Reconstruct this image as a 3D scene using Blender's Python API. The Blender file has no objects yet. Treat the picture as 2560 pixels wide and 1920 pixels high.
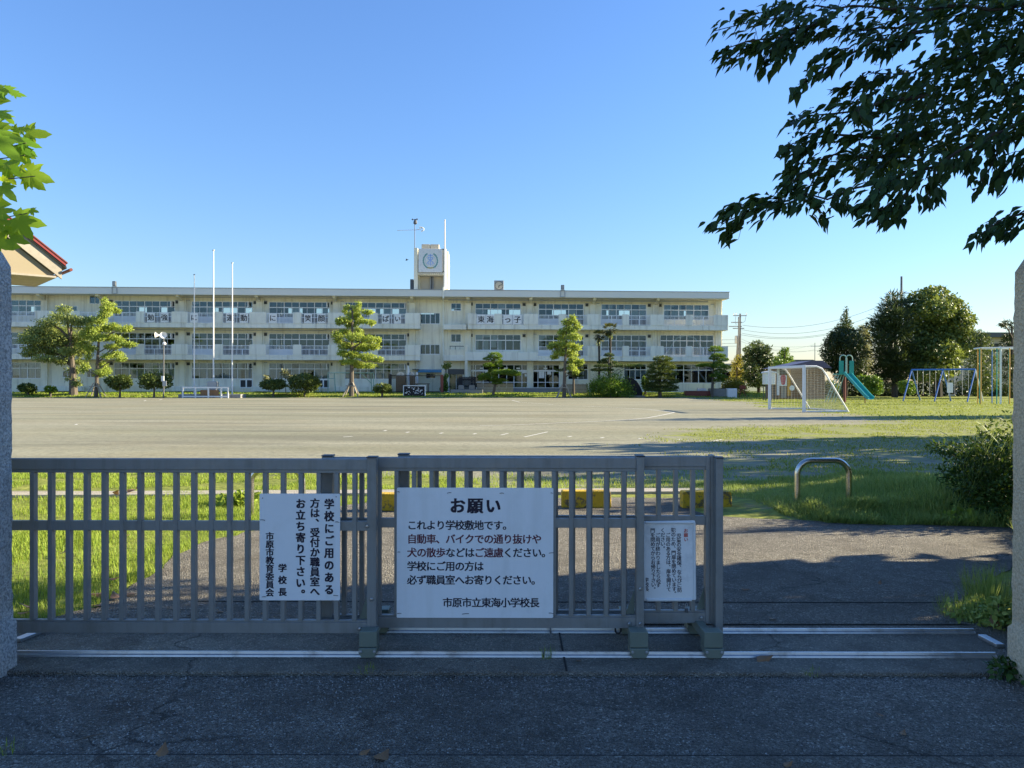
import bpy, math, random
import numpy as np
from mathutils import Vector, Matrix, Euler

random.seed(7)
rng = np.random.default_rng(7)
R = math.radians
SC = bpy.context.scene
COL = SC.collection

# ------------------------------------------------------------------ camera, sky, sun, exposure
F = 1923.0                      # focal length in pixels of the 2560 px wide photograph
H = 1.55                        # eye height
cam_d = bpy.data.cameras.new('camera')
cam_d.sensor_width = 36.0
cam_d.lens = F / 2560 * 36.0
cam_d.clip_start, cam_d.clip_end = 0.05, 3000
cam = bpy.data.objects.new('camera', cam_d)
COL.objects.link(cam)
CAM_ROT = Matrix.Rotation(R(90 - 0.149), 3, 'X') @ Matrix.Rotation(R(0.10), 3, 'Z')
cam.matrix_world = Matrix.Translation((0, 0, H)) @ CAM_ROT.to_4x4()
SC.camera = cam

SUN_AZ, SUN_EL = 12.0, 20.0     # azimuth measured from +X towards +Y
sun_dir = Vector((math.cos(R(SUN_AZ)) * math.cos(R(SUN_EL)), math.sin(R(SUN_AZ)) * math.cos(R(SUN_EL)), math.sin(R(SUN_EL))))
world = bpy.data.worlds.new('World')
SC.world = world
world.use_nodes = True
wn = world.node_tree
sky = wn.nodes.new('ShaderNodeTexSky')
sky.sky_type = 'NISHITA'
sky.sun_disc = False
sky.sun_elevation = R(SUN_EL)
sky.sun_rotation = R(90 - SUN_AZ)
sky.altitude = 0
sky.air_density = 1.6
sky.dust_density = 0.0
sky.ozone_density = 6.0
bg = wn.nodes['Background']
tint = wn.nodes.new('ShaderNodeMix'); tint.data_type = 'RGBA'; tint.blend_type = 'MULTIPLY'
tint.inputs[0].default_value = 1.0; tint.inputs[7].default_value = (0.90, 0.98, 1.28, 1)
wn.links.new(sky.outputs[0], tint.inputs[6]); wn.links.new(tint.outputs[2], bg.inputs['Color'])
bg.inputs['Strength'].default_value = 0.058
sl = bpy.data.lights.new('sun', 'SUN')
sl.energy = 4.4
sl.angle = R(0.5)
sl.color = (1.0, 0.88, 0.64)
sun = bpy.data.objects.new('sun', sl)
COL.objects.link(sun)
sun.rotation_euler = sun_dir.to_track_quat('Z', 'Y').to_euler()
sun.location = (30, 8, 30)
SC.view_settings.view_transform = 'Standard'
SC.view_settings.look = 'None'
SC.view_settings.exposure = 1.85
SC.view_settings.gamma = 1.0
SC.cycles.max_bounces = 6
SC.cycles.transparent_max_bounces = 12
SC.cycles.caustics_reflective = False
SC.cycles.caustics_refractive = False

# ------------------------------------------------------------------ helpers: pixel rays
def ray(px, py):
    return CAM_ROT @ Vector(((px - 1280) / F, -(py - 960) / F, -1.0))
def P(px, py, Y):
    d = ray(px, py)
    return Vector((0, 0, H)) + d * (Y / d.y)
def G(px, py, z=0.0):
    d = ray(px, py)
    return Vector((0, 0, H)) + d * ((z - H) / d.z)

# ------------------------------------------------------------------ helpers: objects
def tag(o, label=None, cat=None, group=None, kind=None):
    if label: o['label'] = label
    if cat: o['category'] = cat
    if group: o['group'] = group
    if kind: o['kind'] = kind
    return o
def empty(name, loc=(0, 0, 0), rz=0.0):
    o = bpy.data.objects.new(name, None)
    o.empty_display_size = 0.2
    o.location = loc
    o.rotation_euler = (0, 0, rz)
    COL.objects.link(o)
    return o
def thing(name, loc, label, cat, group=None, rz=0.0):
    return tag(empty(name, loc, rz), label, cat, group)
def copy_tree(o, parent=None):
    c = o.copy()
    COL.objects.link(c)
    if parent is not None: c.parent = parent
    for ch in list(o.children): copy_tree(ch, c)
    return c
def np_mesh(name, V, faces_flat, nside, mat, parent=None, smooth=False):
    me = bpy.data.meshes.new(name)
    n = len(V); nf = len(faces_flat) // nside
    me.vertices.add(n); me.vertices.foreach_set('co', np.asarray(V, np.float32).ravel())
    me.loops.add(nf * nside); me.loops.foreach_set('vertex_index', np.asarray(faces_flat, np.int32).ravel())
    me.polygons.add(nf)
    me.polygons.foreach_set('loop_start', np.arange(0, nf * nside, nside, dtype=np.int32))
    me.polygons.foreach_set('loop_total', np.full(nf, nside, np.int32))
    me.update(calc_edges=True); me.validate()
    if smooth: me.polygons.foreach_set('use_smooth', np.ones(len(me.polygons), bool))
    me.materials.append(mat)
    o = bpy.data.objects.new(name, me)
    COL.objects.link(o)
    if parent is not None: o.parent = parent
    return o

class MB:
    def __init__(s): s.v, s.f = [], []
    def add(s, vs, fs):
        b = len(s.v); s.v += [tuple(v) for v in vs]; s.f += [tuple(b + i for i in f) for f in fs]; return s
    def box(s, x0, x1, y0, y1, z0, z1):
        return s.add([(x0,y0,z0),(x1,y0,z0),(x1,y1,z0),(x0,y1,z0),(x0,y0,z1),(x1,y0,z1),(x1,y1,z1),(x0,y1,z1)],
                     [(0,3,2,1),(4,5,6,7),(0,1,5,4),(1,2,6,5),(2,3,7,6),(3,0,4,7)])
    def bar(s, a, b, w, h=None, up=(0, 0, 1)):       # rectangular bar between two points
        a, b = Vector(a), Vector(b); h = h or w
        d = (b - a).normalized(); u = Vector(up)
        if abs(d.dot(u)) > 0.98: u = Vector((0, 1, 0))
        x = d.cross(u).normalized() * w / 2; y = x.cross(d).normalized() * h / 2
        q = [-x - y, x - y, x + y, -x + y]
        return s.add([a + c for c in q] + [b + c for c in q], [(0,1,2,3),(7,6,5,4),(0,4,5,1),(1,5,6,2),(2,6,7,3),(3,7,4,0)])
    def tube(s, pts, r, n=8):
        pts = [Vector(p) for p in pts]; rs = r if isinstance(r, (list, tuple)) else [r] * len(pts)
        rings = []; ref = None
        for i, p in enumerate(pts):
            d = (pts[min(i + 1, len(pts) - 1)] - pts[max(i - 1, 0)]).normalized()
            if ref is None: ref = Vector((1, 0, 0)) if abs(d.x) < 0.8 else Vector((0, 1, 0))
            x = (ref - d * ref.dot(d)).normalized(); y = d.cross(x); ref = x
            rings.append([p + (x * math.cos(2 * math.pi * k / n) + y * math.sin(2 * math.pi * k / n)) * rs[i] for k in range(n)])
        b = len(s.v)
        for rg in rings: s.v += [tuple(v) for v in rg]
        for i in range(len(pts) - 1):
            for k in range(n):
                k2 = (k + 1) % n
                s.f.append((b + i*n + k, b + i*n + k2, b + (i+1)*n + k2, b + (i+1)*n + k))
        s.f.append(tuple(b + k for k in range(n - 1, -1, -1)))
        s.f.append(tuple(b + (len(pts) - 1) * n + k for k in range(n)))
        return s
    def prism(s, poly, y0, y1):                      # (x,z) outline, extruded along y
        n = len(poly)
        vs = [(x, y0, z) for x, z in poly] + [(x, y1, z) for x, z in poly]
        return s.add(vs, [tuple(range(n)), tuple(range(2*n - 1, n - 1, -1))] + [(i, i + n, (i + 1) % n + n, (i + 1) % n) for i in range(n)])
    def prismx(s, poly, x0, x1):                     # (y,z) outline, extruded along x
        n = len(poly)
        vs = [(x0, y, z) for y, z in poly] + [(x1, y, z) for y, z in poly]
        return s.add(vs, [tuple(range(n)), tuple(range(2*n - 1, n - 1, -1))] + [(i, i + n, (i + 1) % n + n, (i + 1) % n) for i in range(n)])
    def lathe(s, prof, n=16, c=(0, 0, 0)):           # (r,z) profile
        b = len(s.v)
        for r, z in prof:
            for k in range(n):
                a = 2 * math.pi * k / n; s.v.append((c[0] + r * math.cos(a), c[1] + r * math.sin(a), c[2] + z))
        for i in range(len(prof) - 1):
            for k in range(n):
                k2 = (k + 1) % n; s.f.append((b + i*n + k, b + i*n + k2, b + (i+1)*n + k2, b + (i+1)*n + k))
        s.f.append(tuple(b + k for k in range(n - 1, -1, -1))); s.f.append(tuple(b + (len(prof)-1)*n + k for k in range(n)))
        return s
    def xform(s, m):
        s.v = [tuple(m @ Vector(v)) for v in s.v]; return s
    def build(s, name, mat, parent=None, smooth=False, bevel=0.0, fix=True):
        me = bpy.data.meshes.new(name)
        me.from_pydata(s.v, [], s.f)
        if fix:
            import bmesh
            bm = bmesh.new(); bm.from_mesh(me); bmesh.ops.recalc_face_normals(bm, faces=bm.faces); bm.to_mesh(me); bm.free()
        me.update()
        if smooth:
            me.polygons.foreach_set('use_smooth', np.ones(len(me.polygons), bool))
            try: me.set_sharp_from_angle(angle=R(40))
            except Exception: pass
        me.materials.append(mat)
        o = bpy.data.objects.new(name, me)
        COL.objects.link(o)
        if parent is not None: o.parent = parent
        if bevel:
            m = o.modifiers.new('edge', 'BEVEL'); m.width = bevel; m.segments = 2; m.limit_method = 'ANGLE'
        return o

# ------------------------------------------------------------------ helpers: materials
def nt(name):
    m = bpy.data.materials.new(name); m.use_nodes = True
    t = m.node_tree; b = t.nodes['Principled BSDF']
    return m, t, b
def N(t, typ, **kw):
    n = t.nodes.new(typ)
    for k, v in kw.items():
        if k in n.inputs: n.inputs[k].default_value = v
        else: setattr(n, k, v)
    return n
def noise(t, vec, scale, detail=4, rough=0.55):
    n = N(t, 'ShaderNodeTexNoise', Scale=scale, Detail=detail, Roughness=rough); t.links.new(vec, n.inputs['Vector']); return n.outputs['Fac']
def ramp(t, fac, stops):
    n = t.nodes.new('ShaderNodeValToRGB'); cr = n.color_ramp
    while len(cr.elements) < len(stops): cr.elements.new(0.5)
    for e, (p, c) in zip(cr.elements, stops):
        e.position = p; e.color = (c, c, c, 1) if isinstance(c, (int, float)) else (*c, 1)
    t.links.new(fac, n.inputs[0]); return n.outputs[0]
def mixc(t, fac, a, b, mode='MIX'):
    n = t.nodes.new('ShaderNodeMix'); n.data_type = 'RGBA'; n.blend_type = mode
    for sock, val in ((n.inputs[0], fac), (n.inputs[6], a), (n.inputs[7], b)):
        if isinstance(val, (int, float)): sock.default_value = val
        elif isinstance(val, tuple): sock.default_value = (*val[:3], 1)
        else: t.links.new(val, sock)
    return n.outputs[2]
def bump(t, b, h, strength, dist=0.02):
    n = N(t, 'ShaderNodeBump', Strength=strength, Distance=dist); t.links.new(h, n.inputs['Height']); t.links.new(n.outputs[0], b.inputs['Normal'])
def objco(t): return t.nodes.new('ShaderNodeTexCoord').outputs['Object']
def sc(c, k): return tuple(min(1.0, x * k) for x in c)
def mat(name, col, rough=0.7, var=0.12, scale=4.0, metal=0.0, bmp=0.0, bscale=60.0, spec=0.4, dirt=None, dscale=1.5, damt=0.5):
    m, t, b = nt(name)
    co = objco(t)
    c = mixc(t, noise(t, co, scale, 5), sc(col, 1 - var), sc(col, 1 + var))
    if dirt is not None:
        d = ramp(t, noise(t, co, dscale, 8, 0.7), [(0.5, 0.0), (0.72, damt)])
        c = mixc(t, d, c, dirt)
    t.links.new(c, b.inputs['Base Color'])
    b.inputs['Roughness'].default_value = rough; b.inputs['Metallic'].default_value = metal
    b.inputs['Specular IOR Level'].default_value = spec
    if bmp: bump(t, b, noise(t, co, bscale, 4), bmp)
    return m
def wallmat(name, col, dirtc, rough=0.85, amt=0.55):
    m, t, b = nt(name); co = objco(t)
    c = mixc(t, noise(t, co, 0.5, 5), sc(col, 0.94), sc(col, 1.05))
    c = mixc(t, ramp(t, noise(t, co, 0.35, 8, 0.7), [(0.48, 0.0), (0.74, amt)]), c, dirtc)
    mp = N(t, 'ShaderNodeMapping'); mp.inputs['Scale'].default_value = (2.6, 2.6, 0.16); t.links.new(co, mp.inputs['Vector'])
    c = mixc(t, ramp(t, noise(t, mp.outputs[0], 1.0, 6, 0.65), [(0.50, 0.0), (0.70, amt)]), c, sc(dirtc, 0.8))
    t.links.new(c, b.inputs['Base Color']); b.inputs['Roughness'].default_value = rough; b.inputs['Specular IOR Level'].default_value = 0.25
    return m
def leafmat(name, a, bcol, trans=0.35, tcol=None, rough=0.5, spec=0.3):
    m, t, b = nt(name)
    g = t.nodes.new('ShaderNodeNewGeometry')
    co = objco(t)
    f = mixc(t, 0.5, g.outputs['Random Per Island'], noise(t, co, 0.7, 3))
    c = mixc(t, ramp(t, f, [(0.25, 0.0), (0.75, 1.0)]), a, bcol)
    t.links.new(c, b.inputs['Base Color']); b.inputs['Roughness'].default_value = rough; b.inputs['Specular IOR Level'].default_value = spec
    tr = t.nodes.new('ShaderNodeBsdfTranslucent')
    if tcol is None: tcol = (bcol[0] * 1.5, bcol[1] * 1.4, bcol[2] * 0.6)
    t.links.new(mixc(t, 0.6, c, tcol), tr.inputs['Color'])
    mx = N(t, 'ShaderNodeMixShader'); mx.inputs[0].default_value = trans
    t.links.new(b.outputs[0], mx.inputs[1]); t.links.new(tr.outputs[0], mx.inputs[2])
    t.links.new(mx.outputs[0], t.nodes['Material Output'].inputs['Surface'])
    return m

def granite(name, lo, hi):
    m, t, b = nt(name); co = objco(t)
    s1 = ramp(t, noise(t, co, 75, 4, 0.75), [(0.40, 0.0), (0.58, 1.0)])
    s2 = noise(t, co, 3, 5)
    c = mixc(t, s1, lo, hi); c = mixc(t, ramp(t, s2, [(0.4, 0.0), (0.75, 0.35)]), c, sc(lo, 0.9))
    st = ramp(t, noise(t, co, 1.3, 8, 0.7), [(0.56, 0.0), (0.7, 0.5)])
    c = mixc(t, st, c, (0.10, 0.085, 0.06))
    t.links.new(c, b.inputs['Base Color']); b.inputs['Roughness'].default_value = 0.9
    mm = N(t, 'ShaderNodeMath', operation='ADD'); t.links.new(noise(t, co, 70, 4), mm.inputs[0]); t.links.new(noise(t, co, 9, 4), mm.inputs[1])
    bump(t, b, mm.outputs[0], 0.7, 0.02)
    return m
def asphalt(name, col, speck, coarse=1.0, dirtcol=(0.10, 0.075, 0.05), contrast=1.0):
    m, t, b = nt(name); co = objco(t)
    v = N(t, 'ShaderNodeTexVoronoi', Scale=85.0 / coarse); t.links.new(co, v.inputs['Vector'])
    v2 = N(t, 'ShaderNodeTexVoronoi', Scale=210.0 / coarse); t.links.new(co, v2.inputs['Vector'])
    sp = N(t, 'ShaderNodeSeparateColor'); t.links.new(v.outputs['Color'], sp.inputs[0])
    sp2 = N(t, 'ShaderNodeSeparateColor'); t.links.new(v2.outputs['Color'], sp2.inputs[0])
    c = mixc(t, ramp(t, sp.outputs[0], [(0.0, 0.0), (1.0, 1.0)]), sc(col, 1 - 0.45 * contrast), sc(col, 1 + 0.45 * contrast))
    c = mixc(t, ramp(t, sp2.outputs[1], [(0.84, 0.0), (0.90, 0.7)]), c, speck)
    c = mixc(t, ramp(t, sp.outputs[2], [(0.93, 0.0), (0.95, 0.9)]), c, sc(speck, 1.5))
    c = mixc(t, ramp(t, noise(t, co, 120 / coarse, 3), [(0.36, 0.75 * contrast), (0.50, 0.0)]), c, sc(col, 0.25))
    c = mixc(t, ramp(t, noise(t, co, 0.8, 7, 0.65), [(0.36, 0.65), (0.60, 0.0)]), c, sc(col, 0.5))
    c = mixc(t, ramp(t, noise(t, co, 5.0, 6, 0.7), [(0.40, 0.45), (0.52, 0.0)]), c, sc(col, 0.45))
    c = mixc(t, ramp(t, noise(t, co, 2.3, 8, 0.7), [(0.53, 0.0), (0.70, 0.6)]), c, dirtcol)
    wv = N(t, 'ShaderNodeTexNoise', Scale=2.5, Detail=5); t.links.new(co, wv.inputs['Vector'])
    wm = N(t, 'ShaderNodeVectorMath', operation='MULTIPLY_ADD'); t.links.new(wv.outputs['Color'], wm.inputs[0]); wm.inputs[1].default_value = (0.5, 0.5, 0.5); t.links.new(co, wm.inputs[2])
    ve = N(t, 'ShaderNodeTexVoronoi', Scale=0.45); ve.feature = 'DISTANCE_TO_EDGE'; t.links.new(wm.outputs[0], ve.inputs['Vector'])
    ck = ramp(t, ve.outputs['Distance'], [(0.0, 0.85), (0.006, 0.0)])
    ckm = N(t, 'ShaderNodeMath', operation='MULTIPLY'); t.links.new(ck, ckm.inputs[0]); t.links.new(ramp(t, noise(t, co, 0.7, 3), [(0.45, 0.0), (0.6, 1.0)]), ckm.inputs[1])
    c = mixc(t, ckm.outputs[0], c, sc(col, 0.15))
    t.links.new(c, b.inputs['Base Color']); b.inputs['Roughness'].default_value = 0.8; b.inputs['Specular IOR Level'].default_value = 0.3
    mm = N(t, 'ShaderNodeMath', operation='ADD'); t.links.new(v.outputs['Distance'], mm.inputs[0]); t.links.new(noise(t, co, 38, 5, 0.7), mm.inputs[1])
    bump(t, b, mm.outputs[0], 1.0, 0.05)
    return m

M = {}
M['road'] = asphalt('road_asphalt', (0.34, 0.31, 0.26), (0.62, 0.58, 0.50))
M['drive'] = asphalt('drive_asphalt', (0.34, 0.31, 0.255), (0.55, 0.51, 0.43), 1.0)
M['concrete'] = asphalt('worn_concrete', (0.48, 0.44, 0.36), (0.64, 0.60, 0.50), 0.7, (0.12, 0.10, 0.075), 0.6)
M['gutter'] = asphalt('gutter_concrete', (0.36, 0.335, 0.28), (0.58, 0.55, 0.48), 0.9)
M['kerb'] = mat('kerb_concrete', (0.40, 0.36, 0.29), 0.9, 0.2, 8, bmp=0.4, dirt=(0.16, 0.14, 0.09), dscale=3)
M['joint'] = mat('joint_dirt', (0.03, 0.028, 0.024), 0.95, 0.3, 20)
M['granite_l'] = granite('grey_granite', (0.27, 0.265, 0.245), (0.64, 0.62, 0.57))
M['granite_r'] = granite('warm_bounce_granite', (0.46, 0.37, 0.24), (0.72, 0.59, 0.39))  # brown tone carries the warm bounced light on this pillar
def streakmat(name, col, dirtc, rough, metal, amt, s=(22, 22, 1.6), lo=.5, hi=.72, spec=.4):
    m, t, b = nt(name); co = objco(t)
    c = mixc(t, noise(t, co, 2.5, 5), sc(col, 0.9), sc(col, 1.1))
    c = mixc(t, ramp(t, noise(t, co, 5, 8, 0.7), [(lo, 0.0), (hi, amt)]), c, dirtc)
    mp = N(t, 'ShaderNodeMapping'); mp.inputs['Scale'].default_value = s; t.links.new(co, mp.inputs['Vector'])
    c = mixc(t, ramp(t, noise(t, mp.outputs[0], 1.0, 5, 0.6), [(lo, 0.0), (hi + .03, amt)]), c, dirtc)
    sep = N(t, 'ShaderNodeSeparateXYZ')
    t.links.new(c, b.inputs['Base Color']); b.inputs['Metallic'].default_value = metal; b.inputs['Specular IOR Level'].default_value = spec
    t.links.new(ramp(t, noise(t, co, 14, 5), [(0.3, rough - .1), (0.7, min(1, rough + .2))]), b.inputs['Roughness'])
    return m
M['gate'] = streakmat('grey_gate_metal', (0.265, 0.265, 0.25), (0.16, 0.145, 0.12), 0.45, 0.2, 0.45)
M['truck'] = mat('green_grey_casting', (0.18, 0.21, 0.17), 0.5, 0.15, 10, metal=0.2, bmp=0.1, bscale=120)
M['rubber'] = mat('black_rubber', (0.02, 0.02, 0.02), 0.7)
M['steel'] = mat('bright_steel', (0.52, 0.53, 0.55), 0.4, 0.15, 12, metal=0.9, dirt=(0.15, 0.12, 0.09), dscale=7, damt=0.7)
M['chrome'] = mat('stainless_tube', (0.60, 0.58, 0.54), 0.22, 0.08, 20, metal=1.0)
M['bolt'] = mat('zinc_bolt', (0.7, 0.7, 0.68), 0.3, 0.1, 30, metal=1.0)
M['signwhite'] = streakmat('sign_white', (0.86, 0.86, 0.85), (0.66, 0.66, 0.62), 0.4, 0.0, 0.4, (9, 9, .9))
M['paper'] = mat('laminated_paper', (0.84, 0.83, 0.80), 0.35, 0.06, 9, dirt=(0.42, 0.42, 0.41), dscale=5, damt=0.6)
M['navy'] = mat('dark_lettering', (0.014, 0.010, 0.028), 0.5)
M['maroon'] = mat('maroon_lettering', (0.12, 0.018, 0.036), 0.5)
M['redink'] = mat('red_lettering', (0.55, 0.06, 0.04), 0.5)
def wornpaint():
    m, t, b = nt('worn_yellow_paint'); co = objco(t)
    c = mixc(t, noise(t, co, 9, 5), (0.50, 0.31, 0.012), (0.72, 0.46, 0.025))
    oi = N(t, 'ShaderNodeObjectInfo'); ad = N(t, 'ShaderNodeVectorMath', operation='ADD'); t.links.new(co, ad.inputs[0]); t.links.new(oi.outputs['Location'], ad.inputs[1])
    f = ramp(t, noise(t, ad.outputs[0], 7, 8, 0.7), [(0.53, 0.0), (0.59, 0.9)])
    f2 = ramp(t, noise(t, ad.outputs[0], 1.6, 3, 0.5), [(0.54, 0.0), (0.62, 0.85)])
    c = mixc(t, f, c, (0.10, 0.085, 0.06)); c = mixc(t, f2, c, (0.20, 0.175, 0.13))
    t.links.new(c, b.inputs['Base Color']); b.inputs['Roughness'].default_value = 0.75; bump(t, b, noise(t, co, 60, 5), 0.6); return m
M['yellow'] = wornpaint()
M['wall'] = wallmat('cream_wall_paint', (0.88, 0.83, 0.66), (0.58, 0.52, 0.40), amt=.6)
M['balc'] = wallmat('pale_balcony_paint', (0.87, 0.85, 0.73), (0.56, 0.53, 0.44), amt=0.6)
M['fascia'] = mat('grey_white_fascia', (0.76, 0.75, 0.68), 0.7, 0.04, 0.4)
M['beige'] = mat('beige_render', (0.62, 0.55, 0.42), 0.85, 0.05, 0.6)
M['soffit'] = mat('soffit_paint', (0.6, 0.54, 0.42), 0.9, 0.08, 0.7)
M['alu'] = mat('white_window_frame', (0.85, 0.85, 0.85), 0.4, 0.04, 3)
M['railw'] = mat('white_railing', (0.82, 0.83, 0.83), 0.5, 0.05, 3)
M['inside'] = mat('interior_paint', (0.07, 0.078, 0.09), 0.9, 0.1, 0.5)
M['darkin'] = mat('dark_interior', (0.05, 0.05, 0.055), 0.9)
M['curtain'] = mat('cream_curtain', (0.64, 0.69, 0.70), 0.9, 0.1, 2)
M['black'] = mat('black_paint', (0.02, 0.02, 0.022), 0.6)
M['vent'] = mat('vent_grille', (0.05, 0.055, 0.05), 0.6)
M['dkmetal'] = mat('dark_grey_metal', (0.10, 0.105, 0.11), 0.5, metal=0.4)
M['grmetal'] = mat('weathered_metal', (0.36, 0.37, 0.38), 0.5, metal=0.5)
M['white'] = mat('white_paint', (0.78, 0.78, 0.76), 0.5, 0.05, 4, dirt=(0.45, 0.42, 0.36), dscale=4, damt=0.4)
M['bark'] = mat('brown_bark', (0.12, 0.10, 0.078), 0.95, 0.35, 9, bmp=0.8, bscale=14)
M['barkdk'] = mat('dark_bark', (0.06, 0.05, 0.04), 0.95, 0.35, 12, bmp=0.8, bscale=25)
M['wood'] = mat('weathered_wood', (0.33, 0.29, 0.23), 0.9, 0.25, 5, bmp=0.3, bscale=30)
M['timber'] = mat('brown_timber', (0.28, 0.16, 0.08), 0.85, 0.25, 4)
M['stone'] = mat('grey_stone', (0.27, 0.26, 0.24), 0.9, 0.2, 3, bmp=0.5, bscale=12)
M['redroof'] = mat('red_metal_roof', (0.26, 0.05, 0.045), 0.4, 0.06, 2)
M['greyboard'] = mat('grey_bargeboard', (0.38, 0.34, 0.28), 0.9, 0.2, 6, dirt=(0.22, 0.18, 0.13), dscale=4)
M['gable'] = mat('cream_gable', (0.33, 0.275, 0.185), 0.85, 0.05, 2)
M['teal'] = mat('teal_paint', (0.03, 0.33, 0.28), 0.4, 0.1, 3)
M['chute'] = mat('worn_teal_chute', (0.05, 0.33, 0.33), 0.3, 0.15, 3)
M['blue'] = mat('blue_paint', (0.05, 0.17, 0.46), 0.4, 0.1, 3)
M['palegreen'] = mat('pale_green_paint', (0.30, 0.45, 0.40), 0.5, 0.1, 3)
M['orange'] = mat('orange_paint', (0.65, 0.33, 0.05), 0.4, 0.1, 3)
M['redbrown'] = mat('red_brown_paint', (0.20, 0.05, 0.035), 0.5, 0.1, 3)
M['awning'] = mat('blue_awning', (0.05, 0.22, 0.38), 0.6, 0.1, 2)
M['slate'] = mat('dark_stone_slab', (0.018, 0.017, 0.018), 0.7, 0.3, 2, bmp=0.3, bscale=6)
M['inkblack'] = mat('ink', (0.015, 0.014, 0.016), 0.6)
M['purple'] = mat('dark_purple_roof', (0.10, 0.085, 0.14), 0.5, 0.1, 2)
M['tan'] = mat('tan_render', (0.50, 0.42, 0.30), 0.85, 0.05, 1)
M['polec'] = mat('pole_concrete', (0.17, 0.17, 0.17), 0.9, 0.1, 2)
M['pink'] = mat('pink_print', (0.55, 0.14, 0.16), 0.6)
M['chalk'] = mat('worn_chalk', (0.62, 0.60, 0.54), 0.95, 0.2, 6)
M['net'] = mat('net_cord', (0.50, 0.46, 0.36), 0.9)
M['gold'] = mat('gold_paint', (0.50, 0.42, 0.18), 0.5)
M['embgreen'] = mat('emblem_green', (0.12, 0.34, 0.32), 0.5)
M['embblue'] = mat('emblem_blue', (0.30, 0.46, 0.80), 0.5)
M['deadleaf'] = leafmat('dead_leaf', (0.16, 0.075, 0.03), (0.34, 0.20, 0.10), 0.15, (0.3, 0.16, 0.06))
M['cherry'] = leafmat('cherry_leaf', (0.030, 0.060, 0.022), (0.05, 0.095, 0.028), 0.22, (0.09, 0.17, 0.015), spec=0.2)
M['maple'] = leafmat('plane_leaf', (0.13, 0.29, 0.025), (0.24, 0.37, 0.03), 0.5, (0.50, 0.60, 0.02))
M['feather'] = leafmat('fresh_feather_leaf', (0.23, 0.32, 0.06), (0.40, 0.47, 0.09), 0.4, (0.52, 0.58, 0.08))
M['olive'] = leafmat('olive_needle', (0.12, 0.18, 0.05), (0.32, 0.36, 0.10), 0.3, (0.38, 0.44, 0.08))
M['shrub'] = leafmat('clipped_shrub', (0.045, 0.08, 0.022), (0.14, 0.18, 0.04), 0.2)
M['shrubb'] = leafmat('bright_shrub', (0.06, 0.13, 0.02), (0.18, 0.28, 0.035), 0.25)
M['pine'] = leafmat('pine_needle', (0.035, 0.065, 0.025), (0.10, 0.145, 0.045), 0.2)
M['dark'] = leafmat('dark_broadleaf', (0.022, 0.042, 0.016), (0.06, 0.085, 0.025), 0.2)
M['broad'] = leafmat('sunlit_broadleaf', (0.055, 0.10, 0.03), (0.20, 0.25, 0.07), 0.25)
M['yellowish'] = leafmat('yellow_green_leaf', (0.17, 0.16, 0.03), (0.30, 0.28, 0.05), 0.35)
M['palegrey'] = leafmat('grey_green_leaf', (0.16, 0.17, 0.09), (0.32, 0.33, 0.20), 0.3)
M['palm'] = leafmat('palm_frond', (0.05, 0.06, 0.025), (0.14, 0.15, 0.05), 0.2)
M['grassn'] = leafmat('lawn_blade', (0.14, 0.23, 0.035), (0.34, 0.42, 0.07), 0.35, (0.46, 0.54, 0.06), spec=0.1)
M['grassd'] = leafmat('verge_blade', (0.15, 0.24, 0.05), (0.38, 0.44, 0.13), 0.3, (0.42, 0.50, 0.09), spec=0.15)
M['grassy'] = leafmat('dry_lawn_blade', (0.17, 0.21, 0.03), (0.30, 0.32, 0.06), 0.3, (0.36, 0.40, 0.05), spec=0.05)
M['hedge'] = leafmat('hedge_leaf', (0.022, 0.055, 0.012), (0.06, 0.12, 0.02), 0.25, (0.15, 0.22, 0.02))
def glassmat():
    m, t, b = nt('window_glass')
    tr = N(t, 'ShaderNodeBsdfTransparent'); tr.inputs[0].default_value = (0.80, 0.84, 0.85, 1)
    gl = N(t, 'ShaderNodeBsdfGlossy'); gl.inputs['Roughness'].default_value = 0.03
    fr = N(t, 'ShaderNodeFresnel', IOR=1.7); gl.inputs['Color'].default_value = (0.62, 0.82, 1.0, 1)
    mx = N(t, 'ShaderNodeMixShader')
    t.links.new(fr.outputs[0], mx.inputs[0]); t.links.new(tr.outputs[0], mx.inputs[1]); t.links.new(gl.outputs[0], mx.inputs[2])
    t.links.new(mx.outputs[0], t.nodes['Material Output'].inputs['Surface'])
    return m
M['glass'] = glassmat()

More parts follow.
